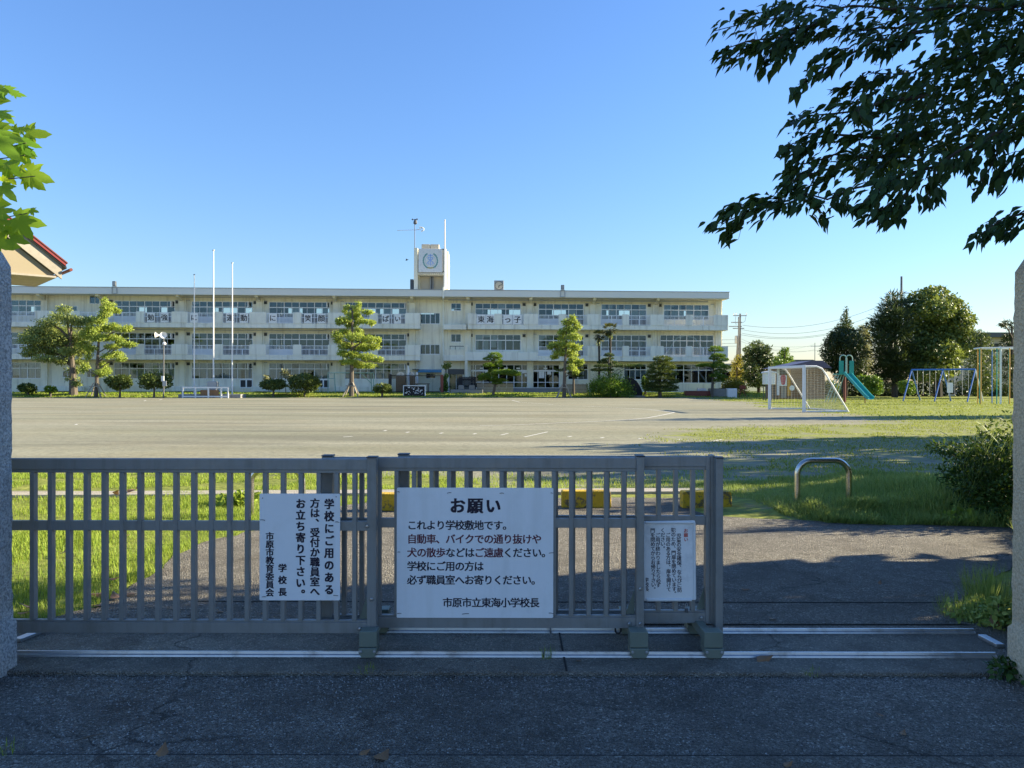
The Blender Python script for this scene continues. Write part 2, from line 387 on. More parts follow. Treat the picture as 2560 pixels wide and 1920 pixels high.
# ------------------------------------------------------------------ helpers: foliage
def norm(a): return a / np.maximum(1e-9, np.linalg.norm(a, axis=1))[:, None]
DIAMOND = (np.array([(0, 0, 0), (-0.5, 0.5, 0.08), (0, 1, -0.05), (0.5, 0.5, 0.08)]), [(0, 3, 2, 1)])
OVATE = (np.array([(0, 0, 0), (-.19, .22, .07), (-.22, .48, .09), (-.10, .78, .0), (0, 1.08, -.10), (.10, .78, .0), (.22, .48, .09), (.19, .22, .07), (0, .5, -.02)]),
         [(0, 8, 1), (1, 8, 2), (2, 8, 3), (3, 8, 4), (4, 8, 5), (5, 8, 6), (6, 8, 7), (7, 8, 0)])
BLADE = (np.array([(-.5, 0, 0), (.5, 0, 0), (.32, .6, .12), (-.32, .6, .12), (0, 1, .38)]), None)
def scatter(name, tmpl, pos, tip, nrm, size, mat_, parent=None, width=1.0):
    tv, tf = tmpl
    pos = np.asarray(pos, float); n = len(pos); tip = norm(np.asarray(tip, float)); nrm = np.asarray(nrm, float)
    nrm = norm(nrm - tip * np.sum(nrm * tip, axis=1)[:, None] + 1e-5); b = np.cross(tip, nrm)
    size = np.broadcast_to(np.asarray(size, float), (n,))
    V = pos[:, None, :] + size[:, None, None] * (tv[None, :, 0, None] * width * b[:, None, :] + tv[None, :, 1, None] * tip[:, None, :] + tv[None, :, 2, None] * nrm[:, None, :])
    k = len(tv); tf = np.array(tf)
    Fc = (tf[None, :, :] + (np.arange(n) * k)[:, None, None]).reshape(-1)
    return np_mesh(name, V.reshape(-1, 3), Fc, tf.shape[1], mat_, parent)
def rand_dir(n): return norm(rng.normal(size=(n, 3)))
def clump_points(clumps, n, shell=0.35):
    """clumps: (x,y,z, rx,ry,rz); returns points and outward directions, shared out by surface"""
    c = np.array(clumps, float)
    w = (c[:, 3] * c[:, 5] + c[:, 3] * c[:, 4]); w /= w.sum()
    idx = rng.choice(len(c), n, p=w)
    d = rand_dir(n); r = 1 - shell * rng.random(n) ** 1.4 + 0.10 * rng.normal(size=n)
    return c[idx, :3] + d * c[idx, 3:6] * r[:, None], d, idx
def foliage(name, clumps, n, size, mat_, parent, tmpl=DIAMOND, width=0.9, shell=0.45, droop=0.2, out=0.6, sv=0.35):
    p, d, _ = clump_points(clumps, n, shell)
    tip = d * out + rand_dir(n) * 0.8 + np.array([0, 0, -droop])
    nr = d * 0.7 + rand_dir(n) * 0.8 + np.array([0, 0, 0.4])
    s = size * (1 + sv * rng.normal(size=n)).clip(0.4, 2.0)
    return scatter(name, tmpl, p, tip, nr, s, mat_, parent, width)
def limbs(name, mat_, parent, trunk, r0, r1, targets=(), rl=None, n=8):
    """trunk polyline plus limbs from the trunk to the targets"""
    b = MB(); k = len(trunk)
    b.tube(trunk, [r0 + (r1 - r0) * i / (k - 1) for i in range(k)], n)
    tr = [Vector(p) for p in trunk]
    for q in targets:
        q = Vector(q)
        zs = min(max(q.z - 0.45 * (Vector((q.x, q.y, 0)) - Vector((tr[0].x, tr[0].y, 0))).length, tr[0].z + 0.15 * (tr[-1].z - tr[0].z)), tr[-1].z - 0.02)
        for i in range(k - 1):
            if tr[i].z <= zs <= tr[i + 1].z + 1e-6:
                f = (zs - tr[i].z) / max(1e-6, tr[i + 1].z - tr[i].z); a = tr[i].lerp(tr[i + 1], f); break
        else: a = tr[-1]
        mid = a.lerp(q, 0.5) + Vector((0, 0, 0.08 * (q - a).length))
        rr = rl or r1 * 1.2
        b.tube([a, mid, q], [rr, rr * 0.7, rr * 0.25], 6)
    return b.build(name, mat_, parent, smooth=True)

# ------------------------------------------------------------------ helpers: lettering
_GC = {}
def glyph(ch, bold):
    key = (ch, bold)
    if key in _GC: return _GC[key]
    cu = bpy.data.curves.new('lettering', 'FONT'); cu.body = ch; cu.size = 1.0; cu.offset = bold; cu.resolution_u = 3
    ob = bpy.data.objects.new('lettering', cu); COL.objects.link(ob)
    dg = bpy.context.evaluated_depsgraph_get(); dg.update()
    me = bpy.data.meshes.new_from_object(ob.evaluated_get(dg))
    vs = [tuple(v.co) for v in me.vertices]; fs = [tuple(p.vertices) for p in me.polygons]
    bpy.data.objects.remove(ob); bpy.data.curves.remove(cu); bpy.data.meshes.remove(me)
    _GC[key] = (vs, fs); return _GC[key]
_r = glyph('\u56fd', 0.0)[0]
_rx = [v[0] for v in _r]; _ry = [v[1] for v in _r]
GX, GY, GW = (min(_rx) + max(_rx)) / 2, (min(_ry) + max(_ry)) / 2, (max(_rx) - min(_rx))
class Letters:
    """flat lettering on the plane y = const, facing -y; cells given by their centres; heavier strokes from slightly shifted passes"""
    def __init__(s, y): s.b = MB(); s.y = y
    def put(s, ch, x, z, size, bold=0.012, sx=1.0):
        vs, fs = glyph(ch, 0.0); k = size * 0.92 / GW
        o = bold * 0.75
        for i, (dx, dz) in enumerate(((0, 0), (o, o * .6), (-o, o * .6), (-o, -o * .6), (o, -o * .6))):
            s.b.add([(x + (v[0] - GX + dx) * k * sx, s.y - i * 0.00006, z + (v[1] - GY + dz) * k) for v in vs], fs)
    def row(s, txt, x0, z, size, bold=0.012, pitch=None, sx=1.0):
        for i, ch in enumerate(txt):
            if ch != ' ': s.put(ch, x0 + i * (pitch or size), z, size, bold, sx)
    def col(s, txt, x, z0, size, bold=0.012, pitch=None, sx=1.0):
        p = pitch or size; z = z0
        for ch in txt:
            if ch == '\u3001' or ch == '\u3002': s.put(ch, x + 0.6 * size, z + 0.6 * size, size, bold, sx)
            elif ch != ' ': s.put(ch, x, z, size, bold, sx)
            z -= p
    def build(s, name, m, parent):
        if s.b.v: return s.b.build(name, m, parent, fix=False)
class Lines:
    """each written column a part of its own"""
    def __init__(s, parent, y, m='navy'): s.p, s.y, s.m = parent, y, m
    def col(s, *a):
        L_ = Letters(s.y); L_.col(*a); L_.build('lettering', M[s.m], s.p)
# ================================================================== SETTING: ground, road, drive
def smooth(a, b, x):
    t = np.clip((x - a) / (b - a), 0, 1); return t * t * (3 - 2 * t)
def edge_y(x): return 76.4 + 0.09 * np.clip(x, -60, 25)
def height(x, y):
    x = np.asarray(x, float); y = np.asarray(y, float)
    h = 0.40 * smooth(0, 2.6, y - edge_y(x)) * (1 - smooth(24, 34, x))
    h = h + 0.10 * np.exp(-(((x - 5.2) / 1.9) ** 2 + ((y - 9.4) / 1.0) ** 2)) * smooth(8.35, 9.0, y)
    h = h - 0.06 * (y < 4.93) * (np.abs(x) < 4.45)
    h = h + 0.05 * smooth(8.6, 9.4, y) * smooth(2.4, 3.6, x) * (1 - smooth(10.5, 12, y))
    return h
def hz(x, y): return float(height(x, y))
def at(px, py, dy=0.0):                                  # a point on the terrain under a pixel
    z = 0.0
    for _ in range(6):
        p = G(px, py, z); z = hz(p.x, p.y)
    return Vector((p.x, p.y, z))
def vnoise(x, y, s, seed):
    r = np.random.default_rng(seed); g = r.random((64, 64))
    u = x / s; v = y / s; i = np.floor(u).astype(int); j = np.floor(v).astype(int); fu = u - i; fv = v - j
    fu = fu * fu * (3 - 2 * fu); fv = fv * fv * (3 - 2 * fv)
    a = g[i % 64, j % 64]; b = g[(i + 1) % 64, j % 64]; c = g[i % 64, (j + 1) % 64]; d = g[(i + 1) % 64, (j + 1) % 64]
    return (a * (1 - fu) + b * fu) * (1 - fv) + (c * (1 - fu) + d * fu) * fv
def in_poly(x, y, poly):
    ins = np.zeros(x.shape, bool); n = len(poly)
    for i in range(n):
        x0, y0 = poly[i]; x1, y1 = poly[(i + 1) % n]
        if y0 == y1: continue
        c = ((y0 > y) != (y1 > y)) & (x < (x1 - x0) * (y - y0) / (y1 - y0) + x0)
        ins ^= c
    return ins
BD = [(13.6, 3.5), (15, 2.3), (20, 2.8), (23, 5), (28, 9), (33, 13.5), (37, 16), (60, 17.0), (72, 19.0), (90, 24)]
def grass_amount(x, y):
    n1 = vnoise(x, y, 2.3, 1); n2 = vnoise(x, y, 0.7, 2); n3 = vnoise(x, y, 6.0, 3)
    nn = 0.5 * n3 + 0.3 * n1 + 0.2 * n2
    lawn = smooth(-0.3, 0.3, y - edge_y(x))
    xb = np.interp(y, [b[0] for b in BD], [b[1] for b in BD])
    right = smooth(-3.0, 3.5, x - xb + (nn - 0.5) * 9) * (y > 13.0) * np.where(y < 21, 0.56, np.where(y < 36, 0.66, 0.90))
    strip = smooth(10.6, 11.0, y) * (1 - smooth(12.6, 14.3, y + (nn - .5) * 3)) * np.where(x < -0.8, 0.85, 0.62)
    stray = 0.35 * smooth(0.62, 0.8, n1) * (y > 13) * (y < 24)
    near = (y < 10.7) * np.where(x > 0, 0.72, 0.9)
    return np.clip(np.maximum.reduce([lawn, right, strip, stray, near]), 0, 1)
xs = np.sinh(np.linspace(-4.4, 4.4, 420)) / np.sinh(4.4) * 75.0 + 2.0
ys = np.concatenate([np.linspace(4.12, 16, 150), 16 * (140 / 16) ** (np.arange(1, 300) / 299.0)])
XX, YY = np.meshgrid(xs, ys)
ZZ = height(XX, YY)
nx, ny = len(xs), len(ys)
ii = (np.arange(ny - 1)[:, None] * nx + np.arange(nx - 1)[None, :])
quads = np.stack([ii, ii + 1, ii + nx + 1, ii + nx], -1).reshape(-1)
def terrain_mat():
    m, t, b = nt('schoolyard_earth'); co = objco(t)
    at_ = N(t, 'ShaderNodeAttribute', attribute_name='grass')
    fine = noise(t, co, 9, 6, 0.65); med = noise(t, co, 1.4, 5, 0.6); big = noise(t, co, 0.22, 4)
    mp = N(t, 'ShaderNodeMapping'); mp.inputs['Scale'].default_value = (0.06, 0.5, 1); t.links.new(co, mp.inputs['Vector'])
    streak = noise(t, mp.outputs[0], 1.6, 7, 0.65)
    dirt = mixc(t, ramp(t, streak, [(0.34, 0.0), (0.66, 1.0)]), (0.212, 0.208, 0.145), (0.325, 0.318, 0.215))
    mp2 = N(t, 'ShaderNodeMapping'); mp2.inputs['Scale'].default_value = (0.018, 0.11, 1); t.links.new(co, mp2.inputs['Vector'])
    dirt = mixc(t, ramp(t, noise(t, mp2.outputs[0], 2.2, 6, 0.6), [(0.38, 0.0), (0.60, 0.75)]), dirt, (0.38, 0.36, 0.265))
    dirt = mixc(t, ramp(t, noise(t, mp2.outputs[0], 3.7, 6, 0.6), [(0.36, 0.7), (0.50, 0.0)]), dirt, (0.185, 0.178, 0.13))
    mot = noise(t, co, 3.2, 6, 0.7)
    dirt = mixc(t, ramp(t, mot, [(0.34, 0.55), (0.50, 0.0)]), dirt, (0.17, 0.16, 0.115))
    dirt = mixc(t, ramp(t, big, [(0.45, 0.0), (0.7, 0.4)]), dirt, (0.29, 0.25, 0.15))
    dirt = mixc(t, ramp(t, fine, [(0.35, 0.35), (0.6, 0.0)]), dirt, (0.12, 0.115, 0.09))
    gr = mixc(t, ramp(t, med, [(0.3, 0.0), (0.7, 1.0)]), (0.19, 0.23, 0.05), (0.36, 0.37, 0.10))
    gr = mixc(t, ramp(t, fine, [(0.38, 0.7), (0.6, 0.0)]), gr, (0.09, 0.115, 0.03))
    s1 = N(t, 'ShaderNodeMath', operation='MULTIPLY_ADD'); t.links.new(fine, s1.inputs[0]); s1.inputs[1].default_value = 0.6; t.links.new(med, s1.inputs[2])
    s2 = N(t, 'ShaderNodeMath', operation='MULTIPLY_ADD'); t.links.new(at_.outputs['Fac'], s2.inputs[0]); s2.inputs[1].default_value = 1.25; t.links.new(s1.outputs[0], s2.inputs[2])
    fac = ramp(t, s2.outputs[0], [(0.0, 0.0), (1.0, 1.0)])
    mr = N(t, 'ShaderNodeMapRange'); mr.inputs['From Min'].default_value = 1.42; mr.inputs['From Max'].default_value = 1.72; t.links.new(s2.outputs[0], mr.inputs['Value'])
    t.links.new(mixc(t, mr.outputs[0], dirt, gr), b.inputs['Base Color'])
    b.inputs['Roughness'].default_value = 1.0; b.inputs['Specular IOR Level'].default_value = 0.05
    bump(t, b, fine, 0.5, 0.03)
    return m
terr = np_mesh('ground', np.stack([XX, YY, ZZ], -1).reshape(-1, 3), quads, 4, terrain_mat(), smooth=True)
a_ = terr.data.attributes.new('grass', 'FLOAT', 'POINT')
a_.data.foreach_set('value', grass_amount(XX, YY).astype(np.float32).ravel())
tag(terr, kind='structure')
far = MB().add([(-2500, -600, -0.12), (2500, -600, -0.12), (2500, 2500, -0.12), (-2500, 2500, -0.12)], [(0, 1, 2, 3)]).build('terrain', mat('far_earth', (0.14, 0.16, 0.08), 1.0, 0.3, 0.05))
tag(far, kind='structure')

def sheet(name, pts, m, z=None):
    o = MB().add([(p.x, p.y, p.z if z is None else z) for p in pts], [tuple(range(len(pts)))]).build(name, m, fix=False)
    if o.data.polygons[0].normal.z < 0: o.data.flip_normals()
    return tag(o, kind='structure')
def solid(name, x0, x1, y0, y1, z0, z1, m, bev=0.004):
    return tag(MB().box(x0, x1, y0, y1, z0, z1).build(name, m, bevel=bev), kind='structure')
# the street in front: asphalt, its joint, and the gutter slab nearest the camera
YT = G(1280, 1680).y                                     # front edge of the concrete threshold
YG = G(1280, 1880).y
solid('road', -40, 40, -0.6, YT - 0.022, -0.3, -0.018, M['road'], 0.01)
solid('gutter', -40, 40, -14.0, -0.6, -0.3, -0.024, M['gutter'])
tag(MB().box(-40, 40, YT - 0.03, YT + 0.004, -0.2, -0.030).build('edge_joint', M['joint']), kind='structure')
tag(MB().box(-40, 40, YG - 0.0055, YG + 0.0055, -0.017, -0.0135).build('road_joint', M['joint']), kind='structure')
tag(MB().box(-40, 40, -0.55, YG - 0.006, -0.017, -0.012).build('gutter_slab', M['gutter']), kind='structure')
solid('threshold', -4.5, 4.5, YT, 4.98, -0.3, 0.0, M['concrete'], 0.012)
tag(MB().box(-0.005 + 0.30 - 0.005, 0.305 - 0.005, YT + 0.01, 4.97, 0.001, 0.004).xform(Matrix.Identity(4)).build('threshold_joint', M['joint']), kind='structure')
# drive of asphalt between the gate and the kerb strip
drv = [(-40, 1563), (70, 1557), (140, 1543), (226, 1520), (300, 1487), (362, 1453), (398, 1428), (452, 1384), (511, 1358), (588, 1338), (649, 1322), (720, 1300), (800, 1276), (880, 1262), (1000, 1252), (1300, 1247), (1600, 1245), (1800, 1246), (1880, 1258), (1905, 1275), (1945, 1290), (2010, 1302), (2080, 1309), (2160, 1313), (2300, 1314), (2420, 1317), (2540, 1322), (2560, 1400), (2490, 1440), (2420, 1475), (2390, 1520), (2400, 1545), (2425, 1563)]
def rough_edge(pts, amp, seed):
    r = random.Random(seed); out = []
    for i, p in enumerate(pts):
        q = pts[(i + 1) % len(pts)]; d = (q - p).length; k = max(1, int(d / 0.10))
        for j in range(k):
            t = p.lerp(q, j / k); out.append(Vector((t.x + r.gauss(0, amp), t.y + (r.gauss(0, amp) if 5.05 < t.y else 0), t.z)))
    return out
DRV = rough_edge([G(px, py, 0.0) for px, py in drv], 0.022, 3)
DRVP = [(p.x, p.y) for p in DRV]
def fan_sheet(name, pts, m, z):
    import bmesh
    bm = bmesh.new(); vs = [bm.verts.new((p.x, p.y, z)) for p in pts]; es = [bm.edges.new((vs[i], vs[(i + 1) % len(vs)])) for i in range(len(vs))]
    bmesh.ops.triangle_fill(bm, edges=es, use_beauty=True)
    for f in bm.faces:
        f.normal_update()
        if f.normal.z < 0: f.normal_flip()
    me = bpy.data.meshes.new(name); bm.to_mesh(me); bm.free(); me.materials.append(m)
    o = bpy.data.objects.new(name, me); COL.objects.link(o); return tag(o, kind='structure')
fan_sheet('driveway', DRV, M['drive'], 0.008)
YJ = G(1280, 1508).y
tag(MB().box(-2.2, 3.1, YJ - 0.006, YJ + 0.006, 0.009, 0.0115).build('driveway_joint', M['joint']), kind='structure')
# kerb strip across the end of the drive
k0, k1 = G(-60, 1241), G(1985, 1229)
tag(MB().bar((k0.x, k0.y, 0.01), (k1.x, k1.y, 0.01), 0.34, 0.06).build('kerb', M['kerb'], bevel=0.01), kind='structure')
# worn chalk lines on the playing field
def chalk(pts, w, z=0.005):
    P_ = [G(px, py) for px, py in pts]; b = MB()
    for a, c in zip(P_, P_[1:]):
        d = (c - a); nrm = Vector((-d.y, d.x, 0)).normalized() * w / 2
        b.add([(a + nrm)[:2] + (z,), (a - nrm)[:2] + (z,), (c - nrm)[:2] + (z,), (c + nrm)[:2] + (z,)], [(0, 1, 2, 3)])
    return b
cb = MB()
def addb(b): cb.add(b.v, b.f)
def arc(pts, w, dash=1.0):
    for a, c in zip(pts, pts[1:]):
        if random.random() < dash: addb(chalk([a, c], w))
arc([(1200 + x * .615, 960 + y * .615) for x, y in [(0, 169), (120, 167), (200, 164), (330, 158), (440, 154), (520, 150), (610, 145), (680, 138), (740, 127), (790, 116), (745, 110), (690, 104)]], 0.09, 0.9)
arc([(1200 + x * .615, 960 + y * .615) for x, y in [(690, 104), (560, 96), (420, 90), (300, 84), (160, 74), (130, 66)]], 0.08, 0.55)
for x, y, l in [(85, 208, 30), (180, 216, 95), (358, 216, 15), (490, 220, 15), (645, 224, 16), (800, 228, 16), (945, 234, 40), (1440, 246, 12)]:
    addb(chalk([(1200 + x * .615, 960 + y * .615), (1200 + (x + l) * .615, 960 + (y - l * 0.22) * .615)], 0.06))
for x, y, l in [(1460, 237, 40), (1640, 210, 12), (1740, 217, 14), (1890, 221, 14), (2040, 224, 12), (640, 71, 12), (570, 76, 10), (265, 182, 8)]:
    addb(chalk([(40 + x * .5606, 960 + y * .5606), (40 + (x + l) * .5606, 960 + (y - 3) * .5606)], 0.08))
tag(cb.build('field_lines', M['chalk'], fix=False), kind='structure')

# ================================================================== GATE PILLARS
def pillar(name, x_in, yb, depth, top, side, m, label):
    w = 0.9; s = -1 if side < 0 else 1
    x0, x1 = (x_in - w, x_in) if side < 0 else (x_in, x_in + w)
    b = MB(); nz = 46; ring = []
    c = 0.055
    r = random.Random(5 if side < 0 else 6)
    def rg(z, ins, bulge):
        a0, a1, b0, b1 = x0 + ins, x1 - ins, yb - depth + ins, yb - ins
        out = []
        for (qx, qy) in ((a0 + c, b0), (a1 - c, b0), (a1, b0 + c), (a1, (b0 + b1) / 2), (a1, b1 - c), (a1 - c, b1), (a0 + c, b1), (a0, b1 - c), (a0, (b0 + b1) / 2), (a0, b0 + c)):
            out.append((qx + r.gauss(0, 0.0022) + (bulge if qx > (a0 + a1) / 2 else -bulge), qy + r.gauss(0, 0.0022), z))
        return out
    zs = [(-0.1, -0.012), (0.24, -0.012)] + [(0.26 + (top - 0.13 - 0.26) * i / nz, 0.002 + 0.004 * i / nz) for i in range(nz + 1)] + [(top - 0.06, 0.035), (top - 0.015, 0.075), (top, 0.12)]
    for z, ins in zs: ring.append(rg(z, ins, 0))
    n = 10
    for rr in ring: b.v += rr
    for i in range(len(ring) - 1):
        for k in range(n):
            k2 = (k + 1) % n; b.f.append((i*n + k, i*n + k2, (i+1)*n + k2, (i+1)*n + k))
    b.f.append(tuple((len(ring) - 1) * n + k for k in range(n)))
    o = b.build(name, m, smooth=True)
    return tag(o, label, 'gate pillar')
YP_L = G(47, 1656).y; YP_R = G(2512, 1671).y
XL = (49 - 1280) / F * YP_L; XR = (2514 - 1280) / F * YP_R
pillar('gate_pillar', XL, YP_L, 0.55, 2.30, -1, M['granite_l'], 'bluish grey speckled granite gate pillar at the closed end of the gate')
pillar('gate_pillar', XR, YP_R, 0.55, 2.27, 1, M['granite_r'], 'granite gate pillar tinted for warm bounce light beside the open gap and the shrub')

# ================================================================== SLIDING GATE
def rail(y, xa, xb, label):
    pr = [(y - 0.024, 0.0), (y + 0.024, 0.0), (y + 0.021, 0.010), (y + 0.009, 0.013), (y + 0.006, 0.026), (y - 0.006, 0.026), (y - 0.009, 0.013), (y - 0.021, 0.010)]
    return tag(MB().prismx(pr, xa, xb).build('track_rail', M['steel']), label, 'gate track', 'steel rails of the sliding gate')
YF, YR = G(1280, 1640).y, G(1280, 1580).y
XM = (1360 - 1280) / F * YF
rail(YF, -3.1, XM - .006, 'front steel track rail, length under the two left gate leaves')
rail(YF, XM + .006, (2490 - 1280) / F * YF, 'front steel track rail, length running right across the open gap')
rail(YR, -3.1, XM - .006 + .06, 'rear steel track rail, length under the two left gate leaves')
rail(YR, XM + .066, (2436 - 1280) / F * YR, 'rear steel track rail, length running right to the weeds')
a, b_ = G(2454, 1595), G(2502, 1620)
tag(MB().bar((a.x, a.y, 0.012), (b_.x, b_.y, 0.012), 0.05, 0.022).build('track_end_bar', M['steel'], bevel=0.003), 'short slanting steel bar at the right end of the track', 'gate track')
a, b_ = G(42, 1606), G(112, 1578)
tag(MB().bar((a.x, a.y, 0.012), (b_.x, b_.y, 0.012), 0.05, 0.022).build('track_end_bar', M['steel'], bevel=0.003), 'short slanting steel bar beside the left pillar', 'gate track')
ZT, ZB = 1.105, 0.10
def gate_leaf(y, pxl, pxr, bar0, label, posts, end_side_frame=None, ztop=ZT, zbot=ZB, bars_to=None):
    X = lambda px: (px - 1280) / F * y
    t = thing('gate_leaf', (X((pxl + pxr) / 2), y, 0), label, 'gate', 'leaves of the sliding gate')
    ox = t.location.x
    def loc(b): return b.xform(Matrix.Translation((-ox, -y, 0)))
    x0, x1 = X(pxl), X(pxr)
    hw = 0.022
    prof = [(y - hw, ztop - .063), (y + hw, ztop - .063), (y + hw, ztop - .004), (y + hw - .004, ztop), (y - hw + .004, ztop), (y - hw, ztop - .004)]
    loc(MB().prismx(prof, x0, x1).prismx([(y - .016, ztop - .082), (y + .016, ztop - .082), (y + .016, ztop - .0632), (y - .016, ztop - .0632)], x0, x1)).build('top_rail', M['gate'], t, bevel=0.002)
    loc(MB().box(x0, x1, y - .016, y + .016, .69, .745)).build('middle_rail', M['gate'], t, bevel=0.002)
    loc(MB().box(x0, x1, y - hw, y + hw, zbot, zbot + .063).box(x0, x1, y - .015, y + .015, zbot + .0632, zbot + .074)).build('bottom_rail', M['gate'], t, bevel=0.002)
    px = bar0; pitch = 0.1032 / y * F
    w = 0.0125
    while px < pxr - 8:
        if px > pxl + 6:
            x = X(px)
            loc(MB().box(x - w, x + w, y - .0195, y + .0195, zbot + .0742, ztop - .0822)).build('bar', M['gate'], t, bevel=0.0015)
        px += pitch
    for (pa, pb, dz0, dz1, yo, cap) in posts:
        loc(MB().box(X(pa), X(pb), y - .030 + yo, y + .030 + yo, zbot + dz0, ztop + dz1)).build('post', M['gate'], t, bevel=0.003)
        if cap:
            loc(MB().box(X(pa) - .004, X(pb) + .004, y - .036 + yo, y + .036 + yo, ztop + dz1 + .0005, ztop + dz1 + .009)).build('post_cap', M['dkmetal'], t, bevel=0.004)
    return t, X, loc
YA, YB, YC = 4.447, 4.55, 4.65
gA, XA, lA = gate_leaf(YA, -20, 944, 84.5, 'closed grey barred gate leaf at the left carrying the upright notice', [(920, 943, -.0005, .006, 0, True)])
gB, XB, lB = gate_leaf(YB, 806, 1610, 818 - 0.0, 'grey barred gate leaf in the middle carrying the large square notice', [(808, 834, 0, .004, 0, True), (1590, 1609, -.0005, .006, -.004, True)])
gC, XC, lC = gate_leaf(YC, 996, 1795, 1006.5, 'rear grey barred gate leaf at the right end carrying the small framed notice', [(997, 1023, 0, .004, 0, True), (1763, 1773, 0, .0, 0, False), (1782, 1800, -.055, -.008, -.05, True)])
lC(MB().box(XC(1773.5), XC(1785), YC - .026, YC + .034, ZB, ZT + .007)).build('post', M['gate'], gC, bevel=0.003)
def hardware(t, loc, X, y, pxa, pxb, bolts, gus, side=1):
    xa, xb = X(pxa), X(pxb)
    # gusset plate, bolts
    for (p, z) in bolts:
        loc(MB().lathe([(0.004, 0), (0.011, .0005), (0.010, .005), (0.006, .009), (0.001, .0095)], 10).xform(Matrix.Translation((X(p), y - .030, z)) @ Matrix.Rotation(R(90), 4, 'X'))).build('bolt', M['bolt'], t, smooth=True)
    if gus:
        g0, g1 = gus
        loc(MB().prism([(X(g0), ZB + .075), (X(g1), ZB + .075), (X(g1), ZB + .22)], y + .012, y + .016)).build('gusset', M['truck'], t)
    # roller truck standing on both rails
    xm = (xa + xb) / 2; w = (xb - xa) / 2 * YF / y * 1.02
    xm = xm * YF / y
    def tr(yc, k):
        b = MB()
        b.prism([(xm - w * .96, .148), (xm + w * .96, .148), (xm + w, .14), (xm + w, .060), (xm - w, .060), (xm - w, .14)], yc - .035, yc + .05)
        b.prism([(xm - w * 1.02, .0575), (xm + w * 1.02, .0575), (xm + w * 1.02, .030), (xm + w * .68, .004), (xm - w * .68, .004), (xm - w * 1.02, .030)], yc - .048, yc + .05)
        return loc(b).build('roller_truck', M['truck'], t, bevel=0.003)
    k = tr(YF, 0); 
    for sx in (-.78, .78):
        loc(MB().lathe([(0.003, 0), (0.009, .0005), (0.008, .006), (0.001, .008)], 8).xform(Matrix.Translation((xm + sx * w, YF - .048, .040)) @ Matrix.Rotation(R(90), 4, 'X'))).build('truck_bolt', M['grmetal'], k, smooth=True)
    tr(YR, 1)
    loc(MB().box(xm - w * .55, xm + w * .35, YF + .051, YR - .036, .060, .115)).build('truck_beam', M['wood'] if False else M['truck'], t, bevel=0.003)
    loc(MB().box(xm - w * .35, xm + w * .35, y - .02, y + .02, .1155 if y > 4.5 else .1155, ZB + .001 if False else .1156)).build('truck_plate', M['dkmetal'], t)
hardware(gA, lA, XA, YA, 902, 945, [(902, ZB + .03), (931, ZB + .03), (932, ZB + .20), (921, ZB + .62)], (898, 918))
hardware(gB, lB, XB, YB, 1575, 1619, [(1573, ZB + .03), (1600, ZB + .03), (1600, ZB + .235)], (1566, 1588))
hardware(gC, lC, XC, YC, 1759, 1805, [(1752, ZB + .035)], (1744, 1764))
xb_ = XB(1546)
lB(MB().tube([(xb_ - .016, YB - .01, ZB), (xb_ - .016, YB - .01, ZB - .022), (xb_ - .008, YB - .01, ZB - .032), (xb_ + .008, YB - .01, ZB - .032), (xb_ + .016, YB - .01, ZB - .022), (xb_ + .016, YB - .01, ZB)], .0055, 8)).build('handle', M['rubber'], gB, smooth=True)

# ------------------------------------------------------------------ notices on the gate
def rrect(x0, x1, z0, z1, r=0.008, k=4):
    out = []
    for cx, cz, a0 in ((x1 - r, z1 - r, 0), (x0 + r, z1 - r, 90), (x0 + r, z0 + r, 180), (x1 - r, z0 + r, 270)):
        for i in range(k + 1):
            a = R(a0 + 90 * i / k); out.append((cx + r * math.cos(a), cz + r * math.sin(a)))
    return out
def notice(y, box, label):
    pl, pt, pr_, pb = box
    tl, br = P(pl, pt, y), P(pr_, pb, y)
    w, h = br.x - tl.x, tl.z - br.z
    t = thing('notice_board', ((tl.x + br.x) / 2, y, br.z), label, 'sign', 'notices tied to the gate')
    MB().prism(rrect(-w / 2, w / 2, 0, h), -0.0, 0.004).build('board', M['signwhite'], t)
    fx = lambda u: (u - 0.5) * w
    fz = lambda v: (1 - v) * h
    return t, w, h, fx, fz
def tie(t, x, z, dx, dz):
    MB().tube([(x, -.0005, z), (x + dx * .5, -.006, z + dz * .5 + .003), (x + dx, -.001, z + dz)], .0017, 5).build('wire_tie', M['dkmetal'], t)
# upright notice
y1 = YA - .0275
t1, w, h, fx, fz = notice(y1, (649, 1234, 850, 1501), 'upright white notice in five dark vertical columns on the left gate leaf')
U = lambda cx: fx((cx - 1435) / 445.0)
V = lambda cy: fz((cy - 297) / 590.0)
k = w / 445.0
L = Lines(t1, -.0012)
L.col('学校にご用のある', U(1820), V(355), 54 * k, .056, 67.5 * k, .92)
L.col('方は、受付か職員室へ', U(1741), V(350), 50 * k, .048, 54.3 * k, .98)
L.col('お立ち寄り下さい。', U(1662), V(353), 52 * k, .056, 62.5 * k, .95)
L.col('学校長', U(1562), V(709), 43 * k, .055, 66 * k)
L.col('市原市教育委員会', U(1492), V(533), 42 * k, .046, 44.5 * k)
for x, z, dx, dz in ((1440, 442, 25, -3), (1875, 455, -22, 2), (1448, 868, 24, 0), (1870, 862, -26, 3)): tie(t1, U(x), V(z), dx * k, dz * k)
for x, z in ((1452, 322), (1858, 314)):
    MB().lathe([(0.0032, 0), (0.003, .001)], 8).xform(Matrix.Translation((U(x), -.0003, V(z))) @ Matrix.Rotation(R(90), 4, 'X')).build('screw', M['dkmetal'], t1)
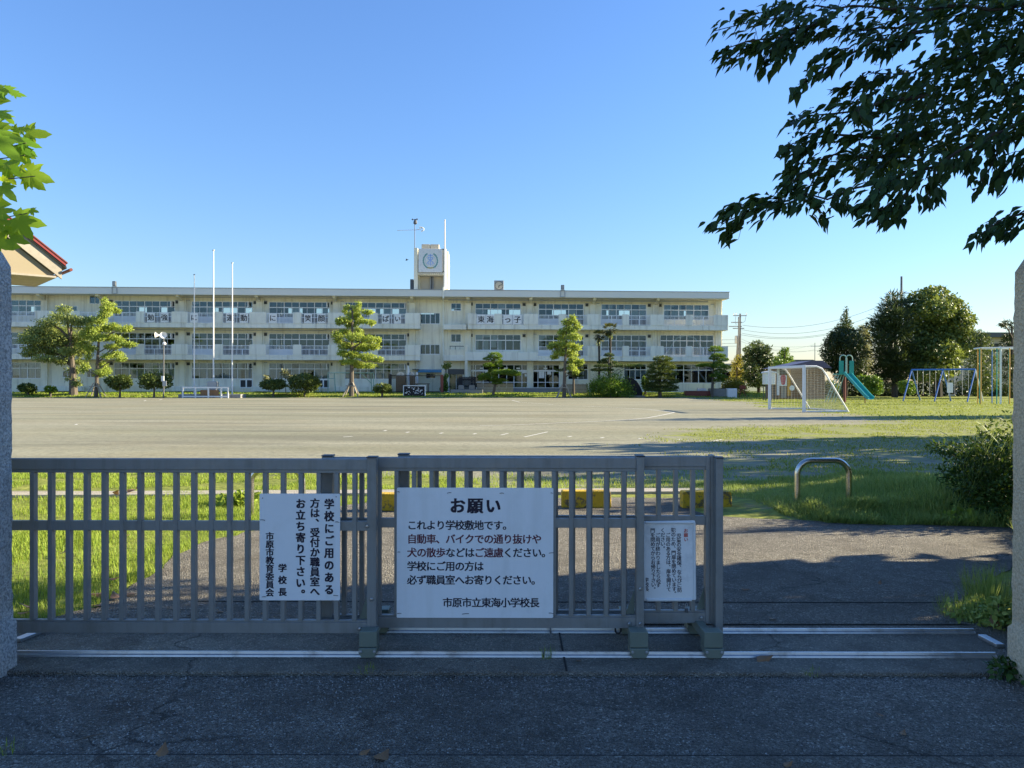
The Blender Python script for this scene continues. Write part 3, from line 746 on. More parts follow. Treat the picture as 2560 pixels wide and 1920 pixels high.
# large square notice
y2 = YB - .0275
t2, w, h, fx, fz = notice(y2, (992, 1219, 1383, 1545), 'large square white notice with heading and six lines on the middle gate leaf')
U = lambda cx: fx((cx - 103) / 962.0)
V = lambda cy: fz((cy - 292) / 803.0)
k = w / 962.0
L = Letters(-.0012)
for ch, x in (('お', 476), ('願', 584), ('い', 695)): L.put(ch, U(x), V(404), 90 * k, .052, 0.98)
L.build('lettering', M['navy'], t2)
def line(txt, x0, cy, p=58.7, red=()):
    L = Letters(-.0012); LM = Letters(-.0012)
    for i, ch in enumerate(txt):
        (LM if i in red else L).put(ch, U(x0 + i * p), V(cy), 56 * k, .030)
    L.build('lettering', M['navy'], t2); LM.build('lettering', M['maroon'], t2)
line('これより学校敷地です。', 197, 524)
line('自動車、バイクでの通り抜けや', 197, 609, 58.9, range(0, 14))
line('犬の散歩などはご遠慮ください。', 197, 693, 59.0, (0, 1, 2, 3, 7, 8, 9))
line('学校にご用の方は', 197, 777)
line('必ず職員室へお寄りください。', 197, 862)
line('市原市立東海小学校長', 416, 1001, 59.3)
for x, z, dx, dz in ((106, 318, 14, -2), (412, 326, 26, 4), (735, 326, 26, 0), (1062, 326, -14, 2), (1072, 693, -34, -2), (106, 1070, 26, 2), (505, 1072, 42, 4), (1066, 1068, -28, 4), (108, 690, 16, 0)): tie(t2, U(x), V(z), dx * k, dz * k)
# small framed notice
y3 = YC - .034
t3, w, h, fx, fz = notice(y3, (1610, 1302, 1741, 1501), 'small worn notice in a white plastic frame on the right gate leaf')
U = lambda cx: fx((cx - 1620) / 323.0)
V = lambda cy: fz((cy - 495) / 488.0)
k = w / 323.0
b = MB(); fw = .016
b.tube([(-w/2 + fw, -.004, h - .006), (w/2 - .004, -.004, h - .012)], .008, 8).tube([(-w/2 + fw, -.004, .006), (w/2 - .03, -.004, .002)], .009, 8).tube([(w/2 - .006, -.004, h - .012), (w/2 - .010, -.004, .004)], .008, 8).tube([(-w/2 + .004, -.004, h - .006), (-w/2 + .004, -.004, .006)], .007, 8)
b.build('frame', M['white'], t3, smooth=True)
MB().prism([(-w/2 + .012, .022), (w/2 - .022, .014), (w/2 - .018, h - .022), (-w/2 + .012, h - .016)], -.0022, -.0006).build('paper', M['paper'], t3)
L = Lines(t3, -.0034); LR = Lines(t3, -.0034, 'redink')
LR.col('お願い', U(1884), V(557), 24 * k, .03, 27 * k)
for s_, x, y in (('児童の安全確保、ならびに防', 1840, 587), ('犯のため、門扉を閉めています。', 1807, 552), ('ご用のある方は、扉を開けて', 1774, 582), ('ください。', 1742, 552), ('ご用が終わりましたら必ず', 1711, 582), ('門を閉めてからお帰り下さい。', 1680, 552), ('学校長', 1637, 855)):
    L.col(s_, U(x), V(y), 27 * k, .022, 27.8 * k)
t3.rotation_euler = (0, R(-1.0), R(0.5))
p = P(1716, 1504, YC - .03)
lk = thing('padlock', (p.x, p.y, p.z - .065), 'small dark padlock hanging below the small framed notice', 'padlock')
MB().box(-.010, .010, -.007, .007, 0, .026).build('body', M['dkmetal'], lk, bevel=0.003)
MB().tube([(-.006, 0, .024), (-.006, 0, .05), (0, 0, .058), (.006, 0, .05), (.006, 0, .024)], .0022, 6).build('shackle', M['steel'], lk)

# ================================================================== BLOCKS AND HOOPS BEYOND THE GATE
def block(px0, px1, py, label, rz, first=None):
    a, c = G(px0, py), G(px1, py)
    if first is None:
        r_ = random.Random(11); b = MB()
        wd, dp, hh = 0.61, 0.16, 0.205
        b.prism([(-wd/2, 0), (wd/2, 0), (wd/2 - .004, hh * .9), (wd/2 - .02, hh), (-wd/2 + .012, hh), (-wd/2, hh * .93)], 0, dp)
        o = b.build('wheel_stop', M['yellow'], bevel=0.018)
    else: o = first.copy(); COL.objects.link(o)
    o.location = ((a.x + c.x) / 2, a.y, 0.006); o.rotation_euler = (0, 0, rz)
    return tag(o, label, 'wheel stop', 'yellow concrete blocks at the end of the drive')
wb = block(948, 1068, 1279, 'bright yellow concrete block partly hidden by the large square notice', 0.0)
block(1406, 1526, 1271, 'half bare yellow concrete block seen between the gate bars', -0.02, wb)
block(1706, 1831, 1272, 'chipped yellow concrete block behind the end post of the gate', 0.03, wb)
def hoop(px0, px1, ptop, pbot, label, m):
    a, c = at(px0, pbot), at(px1, pbot)
    y = a.y; xa, xc = a.x, (px1 - 1280) / F * y
    top = P(px0, ptop, y).z; r = 0.035; rc = 0.17
    t = thing('barrier_hoop', ((xa + xc) / 2, y, a.z), label, 'barrier', 'steel barrier hoops beyond the gate')
    w = (xc - xa) / 2 - r; hh = top - a.z - r
    pts = [(-w, 0, -.15), (-w, 0, hh - rc)] + [(-w + rc - rc * math.cos(R(q)), 0, hh - rc + rc * math.sin(R(q))) for q in range(10, 90, 10)] + [(-w + rc, 0, hh), (w - rc, 0, hh)] + [(w - rc + rc * math.sin(R(q)), 0, hh - rc + rc * math.cos(R(q))) for q in range(10, 90, 10)] + [(w, 0, hh - rc), (w, 0, -.15)]
    MB().tube(pts, r, 16).build('tube', m, t, smooth=True)
    return t
hoop(1986, 2130, 1144, 1256, 'stainless steel barrier hoop standing in the shaded grass right of the gate', M['chrome'])
hoop(620, 764, 1163, 1290, 'sunlit steel barrier hoop behind the left gate leaf', M['chrome'])
# ================================================================== SCHOOL BUILDING
YAW = R(3.0)
W0 = P(1280, 955, 84.4); W0.z = 0.40
UV = Vector((math.cos(YAW), math.sin(YAW), 0)); NV = Vector((math.sin(YAW), -math.cos(YAW), 0))
school = thing('school_building', W0, 'long three storey cream school building with balconies and a roof tower', 'school building', rz=YAW)
Z0 = 0.40
def bl(px, py, v=0.0):                                   # pixel -> (u, z) on the plane v metres in front of the wall
    d = ray(px, py); o = Vector((0, 0, H)); q = W0 + NV * v
    t = (q - o).dot(NV) / d.dot(NV); p = o + d * t
    return (p - W0).dot(UV), p.z - Z0
def bu(px, v=0.0): return bl(px, 880, v)[0]
def bz(py, v=0.0, px=1250): return bl(px, py, v)[1]
def bw(u, v, z): return W0 + UV * u + NV * v + Vector((0, 0, z))   # local -> world
# local frame of the school: x = u, y = -v (front is -y), z from the plinth ground
def SB(): return MB()
VB = 1.4
Zfl = [0.50, 3.80, 7.15]
zsoff = [bz(902, VB), bz(823, VB)]                         # underside of the balcony bands (2F, 3F)
zsl = [bz(893, VB), bz(815, VB)]
zpan = [bz(863.5, VB), bz(784, VB)]
zroof0, zroof1 = bz(742.5, VB + .3), bz(726, VB + .3)
UL, UR = bu(-60), bu(1801)
DEP = 8.6
winlist = []
heads = [3.15, bz(836.5), bz(758.5)]
sills = [1.42, bz(876), bz(797)]
floors_h = [0, 3.45, 6.85, 10.35]
holes = [[], [], []]                                     # per floor (u0,u1,z0,z1)
def hole(f, pxa, pxb, z0=None, z1=None, **kw):
    h_ = (bu(pxa), bu(pxb), sills[f] if z0 is None else z0, heads[f] if z1 is None else z1)
    holes[f].append(h_); winlist.append((f, h_, kw)); return h_
LW = [(285, 437), (479, 632), (672, 824), (862, 1016)]
RW = [(1188, 1302), (1346, 1459), (1503, 1616)]
for f in (0, 1, 2):
    hole(f, -50, 104, n=4) if f else hole(f, -50, 108, n=4)
    for a, b in LW: hole(f, a, b, n=4)
for f in (1, 2):
    for a, b in RW: hole(f, a, b, n=3)
hole(2, 1659, 1772, n=3)
hole(1, 1650, 1784, z0=4.15, z1=heads[1] + .05, n=4, cur=False)
hole(0, 1672, 1784, z0=1.05, z1=heads[0], n=3, cur=False)
hole(0, 1560, 1616, n=2); hole(0, 1420, 1470, n=2)
hole(2, 223, 250, z0=bz(767), z1=bz(747), n=1, tr=False); hole(2, 140, 193, z0=bz(787), z1=bz(772), n=2, tr=False)
hole(0, 156, 180, z0=bz(946), z1=bz(930), n=1, tr=False)
hole(0, 216, 236, z0=bz(946), z1=bz(925), n=1, tr=False)
for f, ya, yb in ((2, 782, 810), (1, 861, 886)): hole(f, 1051, 1100, z0=bz(yb, 0, 1080), z1=bz(ya, 0, 1080), n=2, tr=False)
for f, ya, yb in ((2, 758.5, 778), (1, 835.5, 856)): hole(f, 1127, 1153, z0=bz(yb), z1=bz(ya), n=1, tr=False)
hole(0, 1064, 1090, z0=bz(947, 0, 1080), z1=bz(933, 0, 1080), n=1, tr=False)
hole(0, 1122, 1158, z0=0.0, z1=2.2, n=1, tr=False)
ent = (bu(1172), bu(1399), 0.52, bz(912)); holes[0].append(ent)
# walls: one shell mesh with real openings
wb_ = SB()
T = 0.18
for f in (0, 1, 2):
    za, zb = floors_h[f], floors_h[f + 1] - 0.0005
    hs = sorted(holes[f]); u = UL
    for (a, b, c, d) in hs:
        if a > u: wb_.box(u, a, 0, T, za, zb)
        wb_.box(a, b, 0, T, za, c); wb_.box(a, b, 0, T, d, zb); u = b
    wb_.box(u, UR, 0, T, za, zb)
wbo = wb_; wb_ = SB()
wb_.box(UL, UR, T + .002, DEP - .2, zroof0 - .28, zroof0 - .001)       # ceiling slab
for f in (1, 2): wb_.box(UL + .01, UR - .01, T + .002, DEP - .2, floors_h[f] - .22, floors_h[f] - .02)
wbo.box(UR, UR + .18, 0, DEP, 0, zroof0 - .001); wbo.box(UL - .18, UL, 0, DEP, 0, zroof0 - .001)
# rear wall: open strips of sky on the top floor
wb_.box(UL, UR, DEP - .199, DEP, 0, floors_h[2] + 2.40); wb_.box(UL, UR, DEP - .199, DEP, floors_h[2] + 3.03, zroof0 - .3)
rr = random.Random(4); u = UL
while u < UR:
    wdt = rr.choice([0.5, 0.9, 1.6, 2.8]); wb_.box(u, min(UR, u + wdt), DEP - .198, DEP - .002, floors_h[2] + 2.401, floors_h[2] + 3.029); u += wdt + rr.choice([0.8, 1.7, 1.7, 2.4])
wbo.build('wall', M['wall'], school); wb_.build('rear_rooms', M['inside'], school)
pt = SB()
for px in (-50, 118, 262, 458, 652, 843, 1035, 1108, 1172, 1324, 1481, 1637):
    pt.box(bu(px) - .06, bu(px) + .06, T + .003, DEP - .21, 0.001, floors_h[2] - .23); 
    pt.box(bu(px) - .06, bu(px) + .06, T + .003, DEP - .21, floors_h[2] - .018, zroof0 - .29)
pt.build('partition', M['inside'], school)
# pilasters (columns standing proud of the wall)
for px in (112, 258, 455, 649, 840, 1031, 1170, 1325, 1482, 1638, 1794):
    w = .34
    if px == 1794: w = .32
    for za, zb in ((0, zsoff[0] - .001), (zsl[0] + .3, zsoff[1] - .001), (zsl[1] + .3, zroof0 - .002)):
        SB().box(bu(px) - w, bu(px) + w, -.16 if px != 1794 else -.30, -.0005, za, zb).build('pilaster', M['wall'], school)
# roof slab with deep fascia
SB().box(UL - .6, bu(1823.5, VB + .3), -(VB + .3), DEP + .4, zroof0, zroof1).build('roof', M['fascia'], school, bevel=.03)
SB().box(UL - .62, bu(1824.5, VB + .3), -(VB + .34), -(VB + .22), zroof1 + .0005, zroof1 + .05).build('roof_edge', M['grmetal'], school)
for px in (112, 258, 455, 649, 840, 1031, 1170, 1325, 1482, 1638): SB().prismx([(-.165, zroof0 - .55), (-.165, zroof0 - .001), (-VB, zroof0 - .001), (-VB, zroof0 - .18)], bu(px) - .16, bu(px) + .16).build('roof_beam', M['wall'], school)
# balconies
def balcony(pxa, pxb, f, panels, rails, solid_front=True):
    i = f - 1
    t = SB().box(bu(pxa, VB), bu(pxb, VB), -VB, -.0008, zsoff[i], zsl[i]).box(bu(pxa, VB), bu(pxb, VB), -VB, -VB + .14, zsl[i] + .0005, zsl[i] + .16).build('balcony', M['balc'], school, bevel=.02)
    for a, b in panels:
        SB().box(bu(a, VB) + .002, bu(b, VB) - .002, -VB - .03, -VB + .12, zsl[i] + .161, zpan[i]).build('parapet_panel', M['balc'], t, bevel=.012)
    for a, b in rails:
        ua, ub = bu(a, VB) + .01, bu(b, VB) - .01; r = SB(); y0, y1 = -VB + .01, -VB + .045
        zt = zpan[i] - .10
        r.box(ua, ub, y0 - .012, y1 + .012, zt - .055, zt); r.box(ua, ub, y0, y1, zsl[i] + .20, zsl[i] + .24)
        r.box(ua, ua + .045, y0, y1, zsl[i] + .161, zt - .056); r.box(ub - .045, ub, y0, y1, zsl[i] + .161, zt - .056); m_ = (ua + ub) / 2; r.box(m_ - .03, m_ + .03, y0 - .01, y1 + .01, zsl[i] + .161, zt - .056)
        n = int((ub - ua) / .135)
        for k in range(1, n): 
            x = ua + (ub - ua) * k / n
            if abs(x - m_) > .06: r.box(x - .017, x + .017, y0 + .003, y1 - .003, zsl[i] + .241, zt - .0565)
        r.build('railing', M['railw'], t)
    # side return at the free end
    ue = bu(pxb, VB)
    SB().box(ue - .14, ue - .002, -VB + .125, -.001, zsl[i] + .161, zpan[i] - .002).build('parapet_panel', M['balc'], t)
    return t
PL = [(-60, 0), (88, 130), (150, 200), (240, 272), (340, 360), (429, 469), (537, 557), (624, 665), (733, 753), (820, 862), (924, 944), (1013, 1050)]
RL = [(0, 88), (272, 340), (360, 429), (469, 537), (557, 624), (665, 733), (753, 820), (862, 924), (944, 1013)]
for f in (1, 2):
    balcony(-60, 1050, f, PL, RL + [(130, 150), (200, 240)])
PR = [(1169, 1191), (1236, 1255), (1309, 1345), (1397, 1415), (1468, 1502), (1556, 1572), (1626, 1659), (1715, 1731), (1785, 1820)]
RR_ = [(1191, 1236), (1255, 1309), (1345, 1397), (1415, 1468), (1502, 1556), (1572, 1626), (1659, 1715), (1731, 1785)]
balcony(1169, 1820, 2, PR, RR_)
balcony(1345, 1820, 1, PR[3:], RR_[2:])
SB().box(bu(1162, VB), bu(1345, VB) - .01, -VB - .02, -.001, zsoff[0] + .02, bz(880, VB)).build('entrance_canopy', M['balc'], school, bevel=.02)
# small landings beside the stair bay
def landing(ya, yb, yp):
    za, zb = bz(yb, VB - .2, 1130), bz(ya, VB - .2, 1130)
    t = SB().box(bu(1108.5, VB - .2), bu(1166, VB - .2), -(VB - .2), -.001, za, zb).build('landing', M['balc'], school, bevel=.02)
    return t
landing(811, 823.5, None)
lt = landing(888, 902, None)
SB().box(bu(1112), bu(1163), -(VB - .25), -(VB - .35), bz(888, 1.1, 1130) + .001, bz(874, 1.1, 1130)).build('parapet_panel', M['wall'], lt)
SB().tube([(bu(1125), -1.2, bz(866, 1.2)), (bu(1160), -1.2, bz(866, 1.2))], .04, 6).tube([(bu(1139), -1.2, bz(866, 1.2)), (bu(1139), -1.2, bz(874, 1.2))], .03, 6).tube([(bu(1126), -1.2, bz(866, 1.2)), (bu(1126), -1.2, bz(874, 1.2))], .03, 6).build('railing', M['dkmetal'], lt)
SB().box(bu(1162, VB), bu(1169, VB), -VB, -VB + .4, 0, bz(863, VB)).build('pilaster', M['wall'], school)
# windows
rw = random.Random(21)
def window(f, hl, n=4, tr=True, cur=True, name='window'):
    a, b, c, d = hl; fr = SB(); y0, y1 = .03, .10; t_ = .045
    fr.box(a, b, y0, y1, c, c + .06).box(a, b, y0, y1, d - .05, d)
    zt = d - (d - c) * .36 if (d - c) < 2.0 else d - .64
    if tr: fr.box(a + .0003, b - .0003, y0 - .012, y1, zt - .045, zt + .045)
    for k in range(n + 1):
        x = a + (b - a) * k / n; w2 = .04 if 0 < k < n else .03
        x = min(max(x, a + w2), b - w2)
        fr.box(x - w2, x + w2, y0 - .008, y1 - .002, c + .0605, d - .0505)
    for k in range(n):
        x = a + (b - a) * (k + .5) / n + rw.uniform(-.03, .03)
        fr.box(x - .022, x + .022, y0 + .008, y1 - .01, c + .0605, d - .0505)
    o = fr.build(name, M['alu'], school)
    SB().box(a + .01, b - .01, .062, .068, c + .02, d - .02).build('pane', M['glass'], o)
    return o, zt
def curtains(o, a, b, z0, z1, n, prob):
    # gathered cloth hanging behind the panes
    cb_ = SB(); any_ = False; k = 0
    w = (b - a) / n
    for k in range(n):
        if rw.random() > prob: continue
        any_ = True
        x0, x1 = a + w * k + .03, a + w * (k + 1) - .02
        if rw.random() < .35: x1 = x0 + w * rw.uniform(.35, .8)
        m_ = 9; z0_ = z0 + (0 if rw.random() < .8 else .3)
        pts = [(x0 + (x1 - x0) * i / m_, .20 + (.03 if i % 2 else -.02) + rw.uniform(-.01, .01)) for i in range(m_ + 1)]
        vs = [(x, y, z0_) for x, y in pts] + [(x, y, z1) for x, y in pts]
        cb_.add(vs, [(i, i + 1, i + m_ + 2, i + m_ + 1) for i in range(m_)])
    if any_: cb_.build('curtain', M['curtain'], o, fix=False)
for f, hl, kw in winlist:
    o, zt = window(f, hl, **kw)
    a, b, c, d = hl
    if kw.get('tr', True) and kw.get('cur', True):
        n = kw['n'] * 2
        pr = {0: .95, 1: .2, 2: .22}[f]
        if hl[0] > bu(1480) and f == 2: pr = .95
        if f == 1 and hl[0] > bu(1100): pr = .5
        curtains(o, a, b, c + .05, zt - .05, n, pr)
        if rw.random() < pr: curtains(o, a, b, zt + .05, d - .04, n, pr)
# steel braces behind the glass of the last bay
br = SB()
for f, za, zb in ((1, 4.2, 6.1), (0, 1.1, 2.9)):
    ua, um, ub = bu(1662), bu(1717), bu(1774)
    br.bar((ua, .45, za - .2), (um - 1.0, .45, zb), .2, .14).bar((ub, .45, za - .2), (um + 1.0, .45, zb), .2, .14).bar((um - 1.0, .45, zb), (um, .45, zb + .25), .2, .14).bar((um + 1.0, .45, zb), (um, .45, zb + .25), .2, .14)
br.build('steel_brace', M['railw'], school)
br = SB(); br.bar((bu(52), .45, 2.9), (bu(100), .45, 1.3), .2, .14); br.build('steel_brace', M['railw'], school)
# white boards under the windows on the balconies (lower door panels)
for f in (1, 2):
    for a, b in LW + RW[1 if f == 1 else 0:]:
        um = (bu(a) + bu(b)) / 2
        SB().box(bu(a) + .02, um - .05, -.02, -.001, zsl[f - 1] + .02, sills[f] - .02).build('apron_panel', M['railw'], school)
        dd_ = SB().box(um - .04, bu(b) - .02, -.03, -.001, zsl[f - 1] + .02, sills[f] - .02).build('balcony_door', M['alu'], school); wq = (bu(b) - um) / 3
        for q in range(3): SB().box(um + wq * q + .03, um + wq * (q + 1) - .06, -.036, -.0305, zsl[f - 1] + .10, sills[f] - .03).build('pane', M['darkin'], dd_)
for a, b in LW:
    SB().box(bu(a) + .02, bu(b) - .02, -.02, -.001, .62, sills[0] - .02).build('apron_panel', M['balc'], school)
for a, b in ((600, 632), (793, 824)):
    t = SB().box(bu(a), bu(b), -.05, -.021, .42, sills[0] - .03).build('door', M['alu'], school)
    for k in (0, 1):
        w = (bu(b) - bu(a)) / 2; x = bu(a) + w * k
        SB().box(x + .08, x + w - .08, -.058, -.0505, .55, sills[0] - .12).build('pane', M['darkin'], t)
# long concrete planter ledges at the foot of the wall
pl = SB()
for a, b in ((90, 205), (430, 578), (628, 672), (734, 800), (835, 960)): pl.box(bu(a, .7), bu(b, .7), -.75, -.15, .10, .62)
pl.build('planter_ledge', M['balc'], school, bevel=.02)
# entrance front
et = SB(); a, b, c, d = ent; y0, y1 = .02, .09
zs_ = [c, bz(955.5), bz(926), d]
mull = [1172, 1188.5, 1208, 1229.5, 1247, 1267, 1285, 1305, 1325, 1345, 1363.5, 1382.5, 1399]
for z in zs_: et.box(a, b, y0, y1, z - .035 if z > c else z, z + .035 if z < d else z)
et.box(a, b, y0 - .01, y1 - .003, zs_[2] - .12, zs_[2] + .06)
for i, p_ in enumerate(mull):
    x = min(max(bu(p_), a + .03), b - .03)
    et.box(x - .035, x + .035, y0 - .02, y1 - .005, c + .001, d - .001)
e = et.build('entrance_doors', M['alu'], school)
SB().box(a + .01, b - .01, .055, .061, c + .02, d - .02).build('pane', M['glass'], e)
nb = SB()
for px0, px1, ya, yb in ((1347.5, 1361, 929, 945), (1368, 1378, 929, 936), (1306, 1322, 928, 933), (1312, 1317, 935, 941), (1212, 1221, 929, 936)):
    nb.box(bu(px0), bu(px1), .040, .044, bz(yb), bz(ya))
nb.build('posters', M['paper'], e)
nb = SB()
for px0, px1 in ((1291, 1300), (1260, 1270), (1200, 1207), (1359, 1368)): nb.box(bu(px0), bu(px1), -.02, .0, bz(922.5), bz(919))
nb.build('door_signs', M['paper'], e)
SB().box(a - .05, b + .05, -.03, -.0012, d + .03, zsoff[0] - .01).build('entrance_lintel', M['beige'], school)
sb = SB(); sb.box(bu(1268), bu(1402), -2.2, -.05, .0, .50).box(bu(1262), bu(1408), -2.6, -2.201, 0, .33).box(bu(1258), bu(1412), -3.0, -2.601, 0, .16)
sb.build('entrance_steps', M['stone'], school, bevel=.02)
SB().box(bu(1268), bu(1402), -2.23, -2.0, .5005, .54).build('step_edge', M['white'], school)
# drain pipes, conduits, vents, boxes
def pipe(px, za, zb, r=.055, v=.24, m='wall', name='drain_pipe'):
    SB().tube([(bu(px), -v, za), (bu(px), -v, zb)], r, 8).build(name, M[m], school, smooth=True)
for px in (120, 265, 466, 660, 850, 1042, 1183, 1332, 1489, 1645):
    pipe(px, 0, zsoff[0] - .01); pipe(px, zsl[0] + .01, zsoff[1] - .01); pipe(px, zsl[1] + .01, zroof0 - .02)
SB().tube([(bu(1108), -.1, 0), (bu(1108), -.1, zroof0 - .3), (bu(1108, VB + .4), -(VB + .36), zroof0 - .1), (bu(1108, VB + .4), -(VB + .36), zroof1 + .3)], .10, 8).build('drain_pipe', M['balc'], school, smooth=True)
SB().tube([(bu(1148), -.3, zsoff[1] + .1), (bu(1122), -.3, zsoff[1] - .5), (bu(1122), -.3, bz(866))], .05, 6).build('drain_pipe', M['wall'], school)
for z, v, px0, px1 in ((heads[2] + .32, 1.0, 455, 1050), (heads[2] + .32, 1.0, 1050, 1770), (heads[2] + .22, 1.0, 1120, 1770), (heads[1] + .28, .9, 260, 1020), (heads[0] + .30, .9, -50, 1000), (heads[0] + .26, .5, 1400, 1660)):
    SB().tube([(bu(px0, v), -v, z), (bu(px1, v), -v, z)], .04, 6).build('conduit', M['grmetal'], school)
for f in (0, 1, 2):
    for px in (278, 443, 471, 638, 664, 831, 856, 1022) + ((1180, 1310, 1337, 1467, 1494, 1623) if f else ()) + ((1650, 1780) if f == 2 else ()):
        s_ = .16; u_ = bu(px); z_ = heads[f] - .10
        o = SB().box(u_ - s_, u_ + s_, -.06, -.0015, z_ - s_, z_ + s_).build('vent_cover', M['balc'] if rw.random() < .2 else M['vent'], school)
        SB().box(u_ - s_ - .03, u_ + s_ + .03, -.10, -.061, z_ + s_ - .03, z_ + s_ + .03).build('vent_hood', M['grmetal'], o)
for px in (430, 622, 818, 1012): 
    for f in (0, 1, 2): SB().box(bu(px), bu(px) + .07, -.5, -.03, heads[f] - .7, heads[f] - .02).build('opened_pane', M['alu'], school)
# blue window awning and small rear door canopy
SB().prismx([(-.9, bz(931.5, .5)), (-.9, bz(929, .5)), (-.03, bz(924)), (-.03, bz(926))], bu(1046), bu(1106)).build('awning', M['awning'], school)
SB().box(bu(1032), bu(1048), -.9, -.03, bz(925), bz(923.6)).build('awning_arm', M['dkmetal'], school)
SB().box(bu(1120), bu(1160), -.10, -.02, bz(936), bz(923)).build('dark_transom', M['dkmetal'], school)
# ---------------------------------------------------------------- roof tower
tx = lambda x: bu(1000 + x * .1206, 0.0); tz = lambda y: bz(540 + y * .1206, 0.0, 1075)
tw = SB()
zt_ = tz(672)
tw.box(tx(290), tx(368), -.35, 4.6, zroof1 + .001, zt_)
tw.box(tx(900), tx(960), -.35, 4.6, zroof1 + .001, tz(690)); tw.box(tx(960.5), tx(1000), .25, 4.5, zroof1 + .001, tz(720))
tw.box(tx(368.5), tx(899.5), 1.2, 4.4, zroof1 + .001, tz(690))
tw.box(tx(368.5), tx(899.5), -.30, 1.19, tz(1225), tz(1185))
tw.box(tx(368.5), tx(899.5), -.1, 1.15, tz(1180), tz(695))
tower = tw.build('tower', M['wall'], school, bevel=.02)
cb2 = SB()
for k in range(12): x = tx(420 + k * 40); cb2.box(x - .05, x + .05, -.36, -.301, tz(1222), tz(1190))
cb2.build('tower_bracket', M['beige'], tower)
SB().box(tx(410), tx(885), 1.1, 1.195, zroof1 + .002, tz(1232)).build('tower_recess', M['beige'], tower)
SB().tube([(tx(622), .9, zroof1 + .001), (tx(622), .9, tz(1230))], .07, 8).tube([(tx(674), .9, zroof1 + .001), (tx(674), .9, tz(1230))], .07, 8).build('tower_pipe', M['grmetal'], tower, smooth=True)
SB().box(tx(632), tx(664), .95, 1.05, zroof1 + .001, tz(1230)).build('tower_door', M['dkmetal'], tower)
bd = SB().box(tx(386), tx(880), -.42, -.355, tz(1178), tz(692)).build('emblem_board', M['white'], tower, bevel=.015)
# school emblem: wreath, central strokes and ribbon (flat, on the board)
ec = ((tx(632)), tz(940)); er = (tx(775) - tx(490)) / 2
def polar(r, a): return ec[0] + er * r * math.sin(a), ec[1] + er * 1.1 * r * math.cos(a)
yo = -.426
def flat(b, pts): b.add([(x, yo, z) for x, z in pts], [tuple(range(len(pts)))])
re_ = random.Random(2)
for s in (-1, 1):
    eg = SB()
    for k in range(11):
        a_0 = R(38 + k * 12)
        for rr_, off in ((1.0, .14), (.82, -.12)):
            x0, z0 = polar(rr_ * .93, s * a_0); x1, z1 = polar(rr_ + off * .6, s * (a_0 - R(15))); xm_, zm_ = polar(rr_ + off * 1.1, s * (a_0 - R(6))); xn, zn = polar(rr_ - .10, s * (a_0 - R(9)))
            flat(eg, [(x0, z0), (xm_, zm_), (x1, z1), (xn, zn)])
    eg.build('emblem_wreath', M['embgreen'], bd)
eb = SB()
for x0, z0, x1, z1, w in ((-.35, .78, .35, .78, .10), (0, 1.0, 0, -.72, .10), (-.3, .5, .3, .5, .09), (-.3, .22, .3, .22, .09), (-.34, .52, -.34, .2, .09), (.34, .52, .34, .2, .09), (-.06, .1, -.5, -.42, .09), (.06, .1, .5, -.42, .09), (-.3, -.35, -.2, -.6, .08), (.3, -.35, .2, -.6, .08)):
    p0 = Vector((ec[0] + er * x0, yo, ec[1] + er * z0)); p1 = Vector((ec[0] + er * x1, yo, ec[1] + er * z1)); d_ = (p1 - p0).normalized(); n_ = Vector((-d_.z, 0, d_.x)) * er * w / 1.6
    eb.add([p0 + n_, p1 + n_, p1 - n_, p0 - n_], [(0, 1, 2, 3)])
eb.build('emblem_strokes', M['embblue'], bd)
ebd = SB(); flat(ebd, [polar(1.12, R(152)), polar(.92, R(155)), polar(.86, R(180)), polar(.92, R(205)), polar(1.12, R(208)), polar(1.06, R(180))]); ebd.build('emblem_ribbon', M['gold'], bd)
SB().tube([(tx(928), -.5, zroof1 + .05), (tx(928), -.5, tz(112))], [.10, .07], 8).lathe([(.06, 0), (.10, .05), (.06, .12)], 8, (tx(928), -.5, tz(112))).build('tower_pole', M['white'], tower, smooth=True)
SB().box(tx(870), tx(925), -.52, -.36, tz(705), tz(692)).box(tx(890), tx(925), -.56, -.36, tz(1162), tz(1148)).build('pole_clamp', M['dkmetal'], tower)
# things on the roof
def roofthing(name, px, z, label, cat, v=0.0): 
    p_ = bw(bu(px, v), v, z); return thing(name, p_, label, cat, rz=YAW)
for k, (x0, x1) in enumerate(((455, 632), (636, 820))):
    t = roofthing('water_tank', 1000 + (x0 + x1) / 2 * .1206, zt_ - .16, ('left' if k == 0 else 'right') + ' one of the two beige panel water tanks on the tower', 'water tank', -1.5)
    w = (tx(x1) - tx(x0)) / 2; hh = tz(572) - zt_ + .16
    MB().box(-w, w, -1.2, 1.2, 0, hh).build('tank', M['beige'], t, bevel=.06)
    MB().lathe([(.45, 0), (.42, .06), (.1, .08)], 12, (0, 0, hh)).build('hatch', M['grmetal'], t)
    t['group'] = 'water tanks on the tower'
t = roofthing('antenna_mast', 1000 + 302 * .1206, zt_, 'thin antenna mast with a white dish element on the tower corner', 'antenna', .1)
hm = tz(80) - zt_
MB().tube([(0, 0, 0), (0, 0, hm)], .038, 6).build('mast', M['dkmetal'], t)
MB().tube([(-1.9, 0, tz(310) - zt_), (.7, 0, tz(290) - zt_)], .028, 6).tube([(.1, 0, tz(300) - zt_), (.9, 0, tz(250) - zt_)], .03, 6).build('boom', M['white'], t)
MB().tube([(.5, -.05, tz(235) - zt_), (.85, -.05, tz(245) - zt_), (1.0, -.05, tz(275) - zt_), (.95, -.05, tz(305) - zt_), (.7, -.05, tz(325) - zt_)], .07, 6).build('dish_element', M['white'], t)
MB().lathe([(.03, 0), (.22, .1), (.18, .42), (.06, .55)], 8, (.06, 0, tz(185) - zt_)).build('sensor', M['dkmetal'], t)
